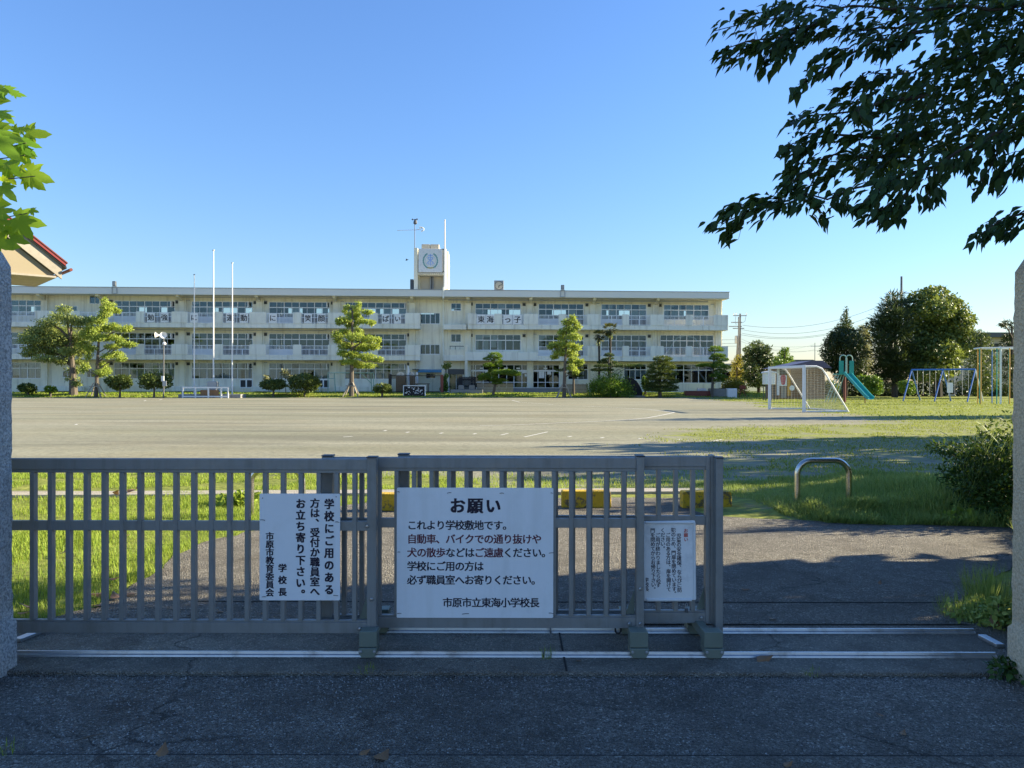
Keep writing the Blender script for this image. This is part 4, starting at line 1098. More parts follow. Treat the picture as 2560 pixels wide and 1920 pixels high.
MB().tube([(-.25, 0, hm), (.25, 0, hm + .03)], .03, 6).lathe([(.02, -.1), (.11, 0), (.02, .1)], 8, (-.25, 0, hm)).lathe([(.02, -.1), (.11, 0), (.02, .1)], 8, (.25, 0, hm + .03)).build('wind_cups', M['dkmetal'], t)
t = roofthing('air_unit', 1000 + 250 * .1206, zroof1 + .001, 'dark grey boxy unit on the roof left of the tower', 'roof unit', -.6)
w = (tx(285) - tx(215)) / 2; hh = tz(1310) - zroof1
MB().box(-w, w, -.5, .5, .15, hh).build('casing', M['dkmetal'], t, bevel=.05); MB().box(-w * 1.3, w * 1.2, -.5, .5, 0, .149).build('base', M['dkmetal'], t)
t = roofthing('roof_clock', 1247, zroof1 + .001, 'square grey roof clock with a round cream dial', 'clock', 1.0)
w = (bu(1259, 1) - bu(1235, 1)) / 2; hh = bz(701.5, 1.0) - zroof1
MB().box(-w, w, -.12, .2, 0.0, hh).build('case', M['grmetal'], t, bevel=.03)
dc = hh * .52; rd = w * .90
MB().lathe([(rd, 0), (rd, .05), (rd * .92, .055), (rd * .91, .05)], 40).xform(Matrix.Translation((0, -.12, dc)) @ Matrix.Rotation(R(90), 4, 'X')).build('dial_rim', M['dkmetal'], t)
dl = MB().lathe([(rd * .9, 0), (rd * .9, .052)], 40).xform(Matrix.Translation((0, -.12, dc)) @ Matrix.Rotation(R(90), 4, 'X')).build('dial', M['beige'], t)
mk = MB()
for k in range(12): a_1 = R(30 * k); mk.bar((rd * .74 * math.sin(a_1), -.176, dc + rd * .74 * math.cos(a_1)), (rd * .86 * math.sin(a_1), -.176, dc + rd * .86 * math.cos(a_1)), .045, .006, up=(0, 1, 0))
mk.build('hour_marks', M['dkmetal'], dl)
for ang, ln, wd in ((186, .52, .075), (76, .80, .055)):
    a_1 = R(ang); MB().bar((0, -.184, dc), (rd * ln * math.sin(a_1), -.184, dc + rd * ln * math.cos(a_1)), wd, .008, up=(0, 1, 0)).build('hand', M['black'], dl)
for px, lab in ((286, 'small floodlight with bracket on the roof edge far left of the tower'), (1406.5, 'small floodlight with bracket on the roof edge right of the clock')):
    t = roofthing('roof_floodlight', px, zroof1 - .65, lab, 'floodlight', VB + .36)
    MB().bar((-.25, 0, 0), (.25, 0, 0), .05).bar((-.25, 0, 0), (-.2, 0, .75), .05).bar((.25, 0, 0), (.2, 0, .75), .05).bar((-.25, 0, .72), (.25, 0, .72), .05).build('bracket', M['grmetal'], t)
    MB().box(-.19, .17, -.12, .15, .78, 1.28).build('lamp_housing', M['dkmetal'], t, bevel=.04); MB().box(-.14, .12, -.135, -.1205, .84, 1.22).build('lamp_glass', M['grmetal'], t)
    t['group'] = 'floodlights on the roof edge'
# ---------------------------------------------------------------- paper banners on the third floor railings
chars = [('勉', 367, 387, 780, 802), ('強', 401, 421, 780, 802.5), ('に', 475, 495, 781, 803), ('運', 565, 586, 781, 804), ('動', 599, 620, 781, 804), ('に', 672, 692, 782, 804), ('笑', 760, 780, 783, 806), ('顔', 793, 814, 783, 806.5), ('ぱ', 954, 974, 785, 808), ('い', 985, 1003, 785, 808.5), ('東', 1192.5, 1213, 788, 811), ('海', 1215, 1236, 788, 811.5), ('っ', 1258, 1280, 788, 811.5), ('子', 1283, 1304, 788, 812)]
names = ['first sheet from the left, a many stroked character', 'second sheet from the left, beside another dense character', 'third sheet, a simple looping character behind a flagpole', 'sheet with a winding character partly behind the right flagpole', 'sheet with a dense character just right of the right flagpole', 'lone sheet with three strokes between flagpoles and middle tree', 'sheet with a top heavy character left of the yellow green tree', 'sheet nearest the left side of the middle yellow green tree', 'sheet just right of the middle yellow green tree', 'sheet with two short vertical strokes left of the stair windows', 'first sheet right of the tower drain pipe, a boxy character', 'second sheet right of the tower drain pipe', 'third sheet right of the tower, one small curved stroke', 'last sheet on the right, a crossed stroke with a hook']
for (ch, a, b, ya, yb), lab in zip(chars, names):
    v = VB + .03; u0, u1 = bu(a, v), bu(b, v); px_ = (a + b) / 2
    z1, z0 = bl(px_, ya, v)[1], bl(px_, yb, v)[1]
    z1 = zpan[1] - .12; z0 = zsl[1] + .17
    t = thing('banner_sheet', bw((u0 + u1) / 2, v, z0), 'white banner: ' + lab, 'banner', 'white character sheets on the railing', rz=YAW)
    w = (u1 - u0) / 2; hh = z1 - z0
    MB().box(-w, w, -.012, .0, 0, hh).build('sheet', M['paper'], t)
    L = Letters(-.0135); L.put(ch, 0, hh * .5, w * 1.55, .03); L.build('lettering', M['inkblack'], t)
# ================================================================== THINGS IN FRONT OF THE SCHOOL
def base(px, Y): 
    x = P(px, 955, Y).x; return Vector((x, Y, hz(x, Y)))
def pz(py, Y, px=1280): return P(px, py, Y).z
# flagpoles
def flagpole(px, Y, ptop, r, label):
    p = base(px, Y); t = thing('flagpole', p, label, 'flagpole', 'flagpoles in front of the school')
    h = pz(ptop, Y, px) - p.z
    MB().tube([(0, 0, -.1), (0, 0, h * .55), (0, 0, h)], [r, r * .85, r * .6], 10).build('pole', M['white'], t, smooth=True)
    MB().lathe([(r * .5, 0), (r * 1.5, .03), (r * 1.4, .09), (r * .3, .12)], 10, (0, 0, h)).build('pole_cap', M['grmetal'], t, smooth=True)
    MB().lathe([(r * 2, 0), (r * 2, .25), (r * 1.05, .3)], 10).build('socket', M['grmetal'], t, smooth=True)
YFP = 73.6
flagpole(485.5, YFP, 688, .062, 'shortest white flagpole, left of three above the low railing')
flagpole(533.5, YFP + .3, 627, .075, 'tallest white flagpole, middle of three above the low railing')
flagpole(580.5, YFP, 659, .07, 'middle height white flagpole, right of three beside the round bush')
p = base(531, YFP - .6)
t = thing('speech_platform', p, 'low grey concrete platform with block at the flagpole feet', 'platform')
MB().box(-3.0, 2.9, -.6, .9, -.2, .34).build('slab', M['stone'], t, bevel=.03)
MB().box(-.42, .42, -.2, .5, .341, 1.55).build('pedestal', M['grmetal'], t, bevel=.04)
MB().box(-.85, .85, -.75, -.605, -.1, .75).build('steps', M['timber'], t)
p = base(513, YFP - 1.7)
t = thing('low_railing', p, 'white tubular low railing in front of the flagpoles', 'railing')
b = MB()
X0, X1 = P(457, 955, YFP - 1.7).x - p.x, P(570, 955, YFP - 1.7).x - p.x
for z in (.14, .98): b.bar((X0, 0, z), (X1, 0, z), .10, .13)
for q in (457, 489, 521, 553, 570): x = P(q, 955, YFP - 1.7).x - p.x; b.bar((x, -.001, 0), (x, -.001, 1.04), .12)
b.build('tubes', M['white'], t)
# loudspeaker pole
p = base(409, 71.5)
t = thing('loudspeaker_pole', p, 'dark pole carrying two white horn loudspeakers before the round bush', 'loudspeaker pole')
h = pz(836, 71.5, 409) - p.z
MB().tube([(0, 0, -.1), (0, 0, h)], [.07, .055], 8).build('pole', M['dkmetal'], t, smooth=True)
for dx, dy in ((-.55, -.15), (.22, -.5)):
    d = Vector((dx, dy, 0)).normalized(); m_ = Matrix.Translation((d.x * .08, d.y * .08, h - .1)) @ d.to_track_quat('Z', 'Y').to_matrix().to_4x4()
    MB().lathe([(.07, 0), (.07, .22), (.10, .35), (.17, .5), (.30, .62), (.31, .63), (.05, .45)], 14).xform(m_).build('horn', M['white'], t, smooth=True)
MB().lathe([(.02, 0), (.16, .02), (.18, .15), (.1, .26), (.02, .28)], 10, (.1, -.1, h - .98)).build('lamp', M['white'], t, smooth=True)
MB().box(-.16, .10, -.16, -.07, 1.55, 2.05).build('switch_box', M['white'], t, bevel=.02); MB().box(-.02, .36, -.2, -.171, 1.1, 1.6).build('switch_box', M['grmetal'], t, bevel=.02)
# pale green horizontal bars
pa, pb = base(820, 78.6), base(934, 78.6)
t = thing('horizontal_bars', (pa + pb) / 2, 'pale green metal bar frame behind the staked yellow green tree', 'bar frame')
w = (pb.x - pa.x) / 2; hh = pz(933, 78.6) - pa.z
b = MB()
for k, f_ in enumerate((-1, -.72, -.3, .1, .5, .88, 1)):
    if k in (0, 1, 5, 6): b.tube([(w * f_, (.5 if k in (1, 5) else 0), 0), (w * f_, 0, hh)], .05, 6)
b.tube([(-w, 0, hh), (w, 0, hh)], .055, 6).tube([(-w, 0, hh * .72), (-w * .72, .3, hh * .72)], .035, 6).tube([(w * .45, .0, hh), (w * .9, .3, hh * .45)], .045, 6)
b.build('frame', M['palegreen'], t)
# dark metal fence with the little yard behind it
pa, pb = base(979, 78.9), base(1101, 78.9)
t = thing('yard_fence', (pa + pb) / 2, 'black metal upright bar fence left of the entrance bay', 'fence')
w = (pb.x - pa.x) / 2; hh = pz(937, 78.9) - pa.z
b = MB(); b.box(-w, w, -.02, .02, hh - .14, hh - .08).box(-w, w, -.02, .02, .12, .18)
n = 46
for k in range(n + 1): x = -w + 2 * w * k / n; b.box(x - .014, x + .014, -.013, .013, 0, hh)
b.build('bars', M['black'], t)
MB().box(-w - .3, -w - .01, -.12, .12, 0, hh + .04).build('post', M['black'], t, bevel=.02); MB().box(w + .01, w + .30, -.1, .1, 0, hh + .0).build('post', M['redbrown'], t, bevel=.02)
for px0, px1, lab in ((991.5, 1015, 'wider brown arched frame with a sky reflecting round top behind the black fence'), (1022, 1039, 'narrower brown arched frame with a sky reflecting round top behind the black fence')):
    Y = 80.4; pa, pb = base(px0, Y), base(px1, Y); c = (pa + pb) / 2
    t = thing('arched_hutch', c, lab, 'hutch', 'arched hutches behind the fence'); w = (pb.x - pa.x) / 2; hs = pz(940, Y) - c.z; ht = pz(929.5, Y) - c.z
    pts = [(-w, 0), (w, 0), (w, hs)] + [(w * math.cos(R(q)), hs + (ht - hs) * math.sin(R(q))) for q in range(15, 180, 15)] + [(-w, hs)]
    MB().prism(pts, -.5, .5).build('body', M['tan'], t)
    dm = [(w * .86 * math.cos(R(q)), hs + .02 + (ht - hs) * .84 * math.sin(R(q))) for q in range(0, 181, 15)]
    MB().prism(dm, -.53, -.501).build('round_pane', M['steel'], t)
    for k in range(9): x = -w + 2 * w * (k + .5) / 9; MB().box(x - .02, x + .02, -.53, -.501, .05, hs - .02).build('slat', M['timber'], t)
p = base(1020, 79.4); hh = pz(914, 79.4) - p.z
t = thing('carved_post', p, 'tall pale carved post behind the black fence', 'carved post')
MB().tube([(0, 0, 0), (.03, 0, hh * .35), (-.02, 0, hh * .6), (.04, 0, hh * .85), (-.02, 0, hh)], [.16, .13, .15, .11, .06], 10).build('shaft', M['white'], t, smooth=True)
p = base(1042, 79.6); hh = pz(931, 79.6) - p.z
t = thing('garden_statue', p, 'pale upright statue with rounded head behind the black fence', 'statue')
MB().lathe([(.22, 0), (.22, .5), (.13, .55), (.18, .9), (.16, hh - .5), (.09, hh - .42), (.14, hh - .25), (.12, hh - .06), (.03, hh)], 12).build('figure', M['white'], t, smooth=True)
p = base(1056, 79.5)
t = thing('garden_bench', p, 'small wooden bench behind the black fence', 'bench')
MB().box(-.75, .75, -.25, .25, .9, 1.0).build('seat', M['wood'], t)
for x in (-.6, .6): MB().box(x - .08, x + .08, -.2, .2, 0, .899).build('leg', M['wood'], t)
# stone with carved lettering at the field edge
pa, pb = base(1010, 76.6), base(1062, 76.6); c = (pa + pb) / 2
t = thing('inscribed_stone', c, 'low dark board with pale illegible writing in a white frame at the lawn edge', 'inscribed board'); w = (pb.x - pa.x) / 2; hh = pz(968, 76.6) - c.z + .05
MB().prism([(-w, 0), (w, 0), (w, hh), (-w, hh)], -.05, .12).build('slab', M['slate'], t)
b = MB(); b.box(-w - .08, -w - .001, -.09, .14, 0, hh + .05).box(w + .001, w + .08, -.09, .14, 0, hh + .05).box(-w - .08, w + .08, -.09, .14, hh + .0505, hh + .12); b.build('frame', M['white'], t)
b = MB(); r_ = random.Random(9)
for k in range(34):
    x, z = r_.uniform(-w * .92, w * .88), r_.uniform(.12, hh * .88); q = r_.uniform(.05, .14)
    b.add([(x, -.0535, z), (x + q, -.0535, z + r_.uniform(-.03, .06)), (x + q * .8, -.0535, z + r_.uniform(.06, .16)), (x + r_.uniform(-.03, .03), -.0535, z + .09)], [(0, 1, 2, 3)])
b.build('worn_marks', M['paper'], t, fix=False)
# corrugated dark screen, low timber fences, planter
def slat_fence(px0, px1, Y, ytop, ybot_off, m, label, step=.13, name='timber_fence', cat='fence'):
    pa, pb = base(px0, Y), base(px1, Y); c = (pa + pb) / 2
    t = thing(name, c, label, cat); w = (pb.x - pa.x) / 2; hh = pz(ytop, Y) - c.z; b = MB(); r_ = random.Random(int(px0))
    n = max(3, int(2 * w / step))
    for k in range(n): x = -w + 2 * w * (k + .5) / n; b.box(x - step * .43, x + step * .43, -.02, .02 + r_.uniform(0, .015), 0, hh * r_.uniform(.96, 1.0))
    b.build('slats', m, t); MB().box(-w, w, .04, .10, hh * .35, hh * .45).box(-w, w, .04, .10, hh * .75, hh * .85).build('rails', m, t)
    return t
slat_fence(1146, 1190, 80.6, 941, 0, M['black'], 'black corrugated screen left of the entrance', .12, 'corrugated_screen', 'screen')
slat_fence(1192, 1283, 79.3, 958, 0, M['wood'], 'low weathered timber fence behind the leaning clipped pine')
slat_fence(1413, 1470, 79.3, 959, 0, M['wood'], 'low weathered timber fence right of the entrance behind the slender tree')
def solid_thing(name, px0, px1, Y, ytop, m, label, cat, dep=.6, group=None):
    pa, pb = base(px0, Y), base(px1, Y); c = (pa + pb) / 2; t = thing(name, c, label, cat, group); w = (pb.x - pa.x) / 2; hh = pz(ytop, Y) - c.z
    MB().box(-w, w, 0, dep, -.1, hh).build('box', m, t, bevel=.03); MB().box(-w + .06, w - .06, .06, dep - .06, hh + .0005, hh + .02).build('soil', M['joint'], t)
    return t
solid_thing('stone_planter', 1126, 1207, 78.4, 974, M['stone'], 'long low grey stone planter in front of the black screen', 'planter', 1.0)
for k, (px, s) in enumerate(((1153, .28), (1180, .3))):
    p = base(px, 79.0); p.z += .33
    t = thing('stone_block', p, ('left' if k == 0 else 'right') + ' small grey stone block on the long stone planter', 'stone block', 'stone blocks on the planter')
    MB().box(-s, s, -.2, .2, 0, .45).box(-s * .8, s * .8, -.15, .15, .4505, .5).build('block', M['stone'], t, bevel=.05)
solid_thing('planter_box', 1714, 1776, 79.2, 977, M['redbrown'], 'dark red brown brick planter before the right end windows', 'planter', .8)
solid_thing('planter_box', 1744, 1766, 80.2, 970, M['white'], 'small white trough standing by the brick planter', 'planter', .4)
solid_thing('pine_bed', 1782, 1817, 79.0, 971, M['stone'], 'grey edged raised bed under the tall clipped pine', 'raised bed', 2.0)
solid_thing('white_box', 1819, 1843, 78.6, 970, M['railw'], 'pale grey storage box at the right corner of the school', 'box', .8)
p = base(1856, 79); t = thing('red_stand', p, 'small red folded stand beside the pale storage box', 'stand')
for x0, x1 in ((-.35, .1), (.4, -.1)): MB().bar((x0, 0, 0), (x1, .15, 1.25), .07).build('leg', M['redbrown'], t)
MB().box(-.3, .35, -.02, .05, .85, 1.2).build('panel', M['redbrown'], t)
# dark upright monument stone
Y = 78.3; c = base(1582, Y); S_ = Y / F
t = thing('monument_stone', c, 'large dark slanting monument stone between the dome bush and layered shrub', 'monument')
MB().prism([(-1.05, -.1), (.95, -.1), (.93, .45), (.72, 1.05), (.35, 1.6), (-.1, 1.88), (-.6, 1.92), (-1.0, 1.65), (-1.15, 1.2), (-1.1, .6)], -.28, .28).build('stone', M['slate'], t, bevel=.06)
MB().box(-1.3, 1.15, -.5, .5, -.1, .12).build('plinth', M['stone'], t, bevel=.03)

# ================================================================== PLANTS IN FRONT OF THE SCHOOL
def cl(Y, lst, cx=None, dy=0.6):
    """(px, py, rx_px, ry_px[, depth offset]) -> clumps in metres"""
    out = []; s = Y / F
    for q in lst:
        px, py, rx, ry = q[:4]; off = q[4] if len(q) > 4 else rng.normal() * dy
        p = P(px, py, Y + off); out.append((p.x, p.y, p.z, rx * s, max(rx, ry) * s * .9, ry * s))
    return out
def plant(name, px, Y, label, cat, group=None):
    p = base(px, Y); return thing(name, p, label, cat, group), p
def rel(cs, p): return [(c[0] - p.x, c[1] - p.y, c[2] - p.z) + c[3:] for c in cs]
def shrub(px0, px1, py0, py1, pyb, Y, label, m, n=2200, size=.15, cat='shrub', name='clipped_bush', pads=7, seed=1, group='rounded bushes on the lawn', dome=False):
    t, p = plant(name, (px0 + px1) / 2, Y, label, cat, group)
    s = Y / F; w = (px1 - px0) / 2 * s; zt = pz(py0, Y) - p.z; zb = pz(py1, Y) - p.z; r_ = random.Random(seed)
    cs = [(0, 0, (zt + zb) / 2, w * .82, w * .7, (zt - zb) / 2 * .9)]
    for k in range(pads):
        a_ = 6.28 * k / pads + r_.random(); q = r_.uniform(.45, .62)
        cs.append((w * q * math.cos(a_), w * .5 * math.sin(a_), zb + (zt - zb) * r_.uniform(.18, .72), w * r_.uniform(.34, .46), w * .4, (zt - zb) * r_.uniform(.24, .34)))
    if dome:
        pts_, d_, ix = clump_points([(0, 0, .05, w, w * .7, zt - .05)] + [(c[0] * .9, c[1] * .9, max(.3, c[2] * .75), c[3], c[4], c[5]) for c in cs[1:]], n, .2)
        pts_[:, 2] = np.abs(pts_[:, 2])
        scatter('foliage', DIAMOND, pts_, d_ + rand_dir(n) * .6 + np.array([0, 0, .3]), d_ * .8 + rand_dir(n) * .5, size * rng.uniform(.6, 1.3, n), m, t, .8)
    else: foliage('foliage', cs, n, size, m, t, shell=.3, out=.9, droop=.0)
    limbs('stem', M['bark'], t, [(0, 0, -.1), (0.03, 0, max(zb, .25) + .1)], .12, .08, [(w * .5 * math.cos(a_), w * .3 * math.sin(a_), zb + (zt - zb) * .4) for a_ in (0.3, 2.0, 3.4, 5.0)], .05, 6)
    return t
shrub(48, 91, 960, 982, 987, 73.6, 'small dark bush beside the left gate pillar at the far lawn', M['shrub'], 1200, .16, seed=2)
shrub(112, 140, 967, 984, 988, 73.0, 'smallest pale weedy bush on the lawn left of the big evergreen', M['shrubb'], 500, .15, seed=3)
shrub(267, 332, 939, 976, 988, 73.2, 'spreading bush on the lawn just right of the young feathery tree', M['shrub'], 2600, .15, seed=4)
shrub(343, 427, 934, 973, 986, 72.6, 'broad umbrella shaped bush behind the loudspeaker pole', M['shrub'], 3200, .15, seed=5)
shrub(648, 718, 949, 976, 986, 75.0, 'smooth dome shaped bush right of the flagpoles', M['shrub'], 3000, .14, seed=6)
shrub(718, 804, 934, 985, 988, 75.4, 'tall shaggy bush right of the smooth dome bush', M['shrub'], 4200, .15, seed=7, pads=12)
shrub(930, 980, 960, 981, 985, 75.4, 'small round clipped bush left of the inscribed board', M['shrub'], 2000, .13, seed=8)
t = shrub(1468, 1584, 933, 978, 981, 77.0, 'widest bright dome bush in front of the palms', M['shrubb'], 11000, .13, seed=9, pads=12, dome=True, group='wide clipped bushes by the right wing')
shrub(1604, 1622, 942, 968, 972, 79.2, 'small bright bush between monument stone and layered shrub', M['shrubb'], 700, .14, seed=10, group='wide clipped bushes by the right wing')
shrub(1805, 1866, 944, 968, 975, 81.0, 'low yellowish hedge behind the raised bed of the clipped pine', M['yellowish'], 3000, .15, seed=11, dome=True, group='wide clipped bushes by the right wing')
t, p = plant('potted_plant', 715, 76.2, 'pale leafed slender plant behind the shaggy bush', 'plant')
foliage('foliage', rel(cl(76.2, [(707, 928, 5, 6, 0), (714, 936, 8, 7, 0), (725, 944, 9, 6, 0), (666, 945, 6, 5, 0.2)]), p), 260, .22, M['palegrey'], t, shell=.9)
limbs('stem', M['bark'], t, [(0, 0, 0), (-.1, 0, 1.6)], .04, .02)
t, p = plant('climbing_plant', 1111, 80.2, 'bright climbing plant on the post beside the black fence', 'climber')
foliage('foliage', rel(cl(80.2, [(1112, 946, 4.5, 8, 0), (1113, 958, 5, 9, 0), (1114, 967, 7, 6, 0), (1108, 973, 10, 4, 0), (1118, 938, 3, 5, 0)]), p), 900, .13, M['shrubb'], t, shell=.6)
MB().box(-.30, -.02, .1, .35, 0, pz(924, 80.2) - p.z).build('post', M['beige'], t, bevel=.02)
t, p = plant('potted_plant', 1115, 80.8, 'bushy dry plant on top of the pale post by the fence', 'plant')
foliage('foliage', rel(cl(80.8, [(1113, 916, 7, 6, 0), (1120, 912, 7, 6, 0)]), p), 350, .15, M['olive'], t, shell=.9)
limbs('stem', M['bark'], t, [(0, 0, 0), (0, 0, pz(918, 80.8) - p.z)], .08, .05)

def tree(name, px, Y, ytop_trunk, clumps, n, size, m, label, cat='tree', r0=.22, r1=.07, lean=0.0, bark='bark', group=None, width=.8, droop=.2, shell=.5, out=.6, dy=.6, limb_r=None, stakes=False, bend=None, nl=14, flat=None):
    t, p = plant(name, px, Y, label, cat, group)
    cs = rel(cl(Y, clumps, dy=dy), p)
    if flat: cs = [c[:5] + (c[5] * flat,) for c in cs]
    foliage('crown', cs, n, size, m, t, width=width, droop=droop, shell=shell, out=out)
    zt = pz(ytop_trunk, Y) - p.z
    tr = [(0, 0, -.15), (lean * .2, 0, zt * .3), (lean * .5 + (bend or 0), 0, zt * .6), (lean, 0, zt)]
    pick = cs if len(cs) <= nl else random.sample(cs, nl)
    limbs('trunk', M[bark], t, tr, r0, r1, [(c[0], c[1], c[2]) for c in pick], limb_r)
    if stakes:
        b = MB()
        for a_ in (-1, 1):
            for d_ in (-.5, .5): b.bar((a_ * .75, d_, -.05), (a_ * .14, d_ * .3, 1.35), .09)
        b.bar((-.5, -.28, 1.0), (.5, -.28, 1.0), .08); b.build('support_stakes', M['wood'], t)
    return t
# big evergreen on the left
tree('evergreen_tree', 184, 74.2, 850, [(150, 790, 26, 10), (122, 806, 30, 11), (180, 800, 28, 13), (105, 828, 36, 12), (150, 826, 34, 14), (78, 850, 30, 10), (118, 856, 38, 12), (165, 850, 34, 13), (90, 872, 34, 9), (130, 880, 30, 9), (170, 878, 26, 9), (70, 838, 20, 10), (150, 900, 28, 8), (110, 896, 26, 7), (205, 806, 22, 14), (215, 840, 22, 15), (208, 876, 20, 9), (160, 772, 18, 9), (188, 925, 20, 9), (180, 945, 16, 8), (192, 958, 14, 6), (200, 905, 18, 7), (75, 885, 22, 6), (192, 850, 30, 26), (150, 850, 40, 26), (186, 880, 30, 16), (120, 840, 36, 22)],
     22000, .215, M['olive'], 'spreading dark evergreen with thick trunk at the left end of the school', r0=.42, r1=.13, lean=-.3, bark='bark', width=.36, droop=.35, shell=.85, dy=1.1, group='trees in front of the school')
# feathery young tree beside it
tree('feathery_tree', 240, 73.4, 745, [(262, 752, 8, 10), (266, 768, 14, 9), (276, 760, 12, 5), (262, 784, 16, 9), (288, 776, 15, 5), (284, 770, 8, 5), (250, 800, 18, 10), (226, 802, 16, 10), (232, 822, 20, 10), (262, 820, 18, 9), (285, 815, 16, 7), (310, 822, 20, 6), (322, 816, 10, 4), (215, 835, 16, 10), (240, 842, 22, 10), (270, 842, 20, 8), (296, 848, 16, 6), (318, 860, 22, 5), (332, 860, 9, 4), (206, 860, 14, 10), (226, 870, 16, 10), (282, 866, 20, 6), (292, 884, 18, 6), (302, 896, 13, 6), (270, 890, 14, 6), (222, 890, 10, 10), (255, 910, 14, 6), (258, 930, 18, 8), (266, 924, 12, 8), (214, 915, 10, 8), (208, 925, 9, 6), (246, 936, 14, 5)],
     15000, .17, M['feather'], 'young feathery yellow green tree leaning over the big evergreen', r0=.20, r1=.05, lean=.55, width=.5, droop=.45, shell=.8, dy=.5, stakes=True, group='trees in front of the school')
# middle tree
tree('feathery_tree', 878.7, 76.0, 772, [(897, 760, 6, 8), (890, 772, 12, 8), (868, 768, 9, 6), (862, 778, 6, 5), (884, 788, 20, 9), (920, 780, 14, 5), (860, 800, 20, 7), (848, 806, 10, 8), (900, 802, 16, 8), (926, 806, 14, 6), (878, 812, 18, 7), (896, 828, 12, 9), (862, 830, 16, 7), (842, 836, 13, 9), (886, 842, 24, 10), (926, 848, 22, 8), (944, 848, 10, 6), (846, 850, 13, 8), (864, 864, 20, 9), (904, 868, 26, 10), (934, 866, 18, 8), (856, 882, 14, 8), (880, 886, 22, 9), (916, 892, 24, 8), (946, 898, 13, 6), (860, 904, 12, 7), (896, 912, 20, 8), (924, 914, 14, 7), (876, 904, 18, 6)],
     17000, .16, M['feather'], 'staked yellow green tree standing alone before the middle of the school', r0=.26, r1=.08, lean=.1, width=.6, droop=.2, shell=.85, dy=.5, stakes=True, group='trees in front of the school')
# right slender tree
tree('feathery_tree', 1410, 76.4, 800, [(1432, 794, 7, 7), (1418, 806, 14, 9), (1436, 806, 10, 8), (1424, 824, 18, 9), (1444, 818, 10, 6), (1408, 830, 14, 8), (1434, 842, 20, 9), (1402, 846, 8, 6), (1412, 862, 24, 9), (1386, 862, 14, 7), (1440, 868, 14, 8), (1376, 868, 8, 5), (1400, 880, 20, 8), (1424, 884, 20, 9), (1386, 892, 10, 5), (1432, 900, 12, 8), (1440, 908, 16, 6), (1452, 904, 9, 5), (1430, 918, 12, 8), (1440, 930, 10, 6)],
     10500, .16, M['feather'], 'slender staked yellow green tree at the right edge of the entrance', r0=.20, r1=.06, lean=.3, width=.6, droop=.2, shell=.85, dy=.4, stakes=True, group='trees in front of the school')
# clipped pines with pads
def pad_pine(px, Y, label, pads, n, m='pine', top=None, lean=0, r0=.16, bend=0, size=.13, cat='clipped pine'):
    t, p = plant('clipped_pine', px, Y, label, cat, 'clipped garden pines')
    cs = rel(cl(Y, pads, dy=.35), p)
    pts_, d_, _ = clump_points(cs, int(n * 2.4), .30)
    lowr = d_[:, 2] < -0.12; cc = np.array(cs)[_]
    pts_[lowr, 2] = cc[lowr, 2] - cc[lowr, 5] * .12 * rng.random(lowr.sum())
    scatter('crown', DIAMOND, pts_, d_ * .9 + rand_dir(len(d_)) * .6 + np.array([0, 0, .35]), d_ * .8 + rand_dir(len(d_)) * .5 + np.array([0, 0, .4]), size * rng.uniform(.6, 1.3, len(d_)), M[m], t, .5)
    zt = pz(top, Y) - p.z
    limbs('trunk', M['bark'], t, [(0, 0, -.1), (lean * .3 + bend, 0, zt * .35), (lean * .6 - bend, 0, zt * .65), (lean, 0, zt)], r0, .05, [(c[0], c[1], c[2] - c[5] * .5) for c in cs], .045)
    return t
pad_pine(1232, 77.6, 'leaning clipped pine with one long pad reaching right before the entrance', [(1237, 892, 17, 10), (1218, 898, 9, 4), (1242, 905, 14, 10), (1222, 915, 14, 7), (1246, 915, 10, 9), (1234, 927, 12, 6), (1264, 933, 32, 8), (1285, 937, 16, 7), (1228, 935, 12, 6), (1211, 942, 14, 8), (1230, 946, 13, 9), (1247, 952, 20, 5), (1206, 948, 9, 6), (1243, 958, 12, 4)], 7500, 'shrubb', 895, .2, bend=.25, size=.12)
pad_pine(1780, 78.6, 'tall clipped pine with layered pads at the right corner of the school', [(1790, 876, 17, 10), (1790, 890, 12, 6), (1800, 890, 13, 5), (1784, 897, 10, 6), (1806, 900, 14, 6), (1795, 910, 14, 6), (1768, 914, 24, 4), (1752, 915, 12, 3), (1798, 918, 18, 7), (1818, 920, 8, 6), (1800, 930, 16, 7), (1792, 940, 16, 6), (1806, 944, 12, 6), (1796, 952, 14, 5)], 6200, 'shrubb', 874, .25, size=.12)
t = pad_pine(1650, 77.4, 'tall dense shrub clipped in stacked tiers beside the monument stone', [(1657, 899, 22, 8), (1656, 910, 24, 8), (1640, 918, 20, 8), (1668, 920, 22, 9), (1650, 930, 30, 9), (1634, 938, 20, 8), (1674, 936, 20, 9), (1652, 946, 34, 9), (1630, 956, 18, 9), (1676, 956, 20, 10), (1650, 964, 34, 9), (1632, 970, 18, 6), (1678, 970, 18, 6), (1650, 976, 38, 6)], 8500, 'shrub', 895, 0, r0=.2, size=.14)
pad_pine(1522, 78.0, 'garden pine with flat pads and one long limb above the wide dome bush', [(1523, 889, 12, 5), (1516, 900, 12, 3), (1530, 907, 13, 4), (1506, 906, 12, 4), (1566, 916, 36, 4), (1590, 914, 16, 3), (1540, 914, 16, 4), (1504, 916, 18, 4), (1494, 926, 16, 4), (1520, 926, 14, 4), (1525, 897, 9, 3)], 4200, 'pine', 888, .1, bend=.15, size=.12)
pad_pine(1434, 78.6, 'thin dark garden pine behind the slender staked tree', [(1444, 903, 14, 3), (1426, 908, 12, 3), (1440, 916, 16, 3), (1422, 922, 14, 3), (1446, 926, 14, 3), (1432, 934, 12, 3), (1400, 926, 10, 2.5), (1444, 940, 12, 3), (1432, 898, 10, 3), (1440, 890, 9, 3)], 2600, 'pine', 888, 0, r0=.14, size=.12)
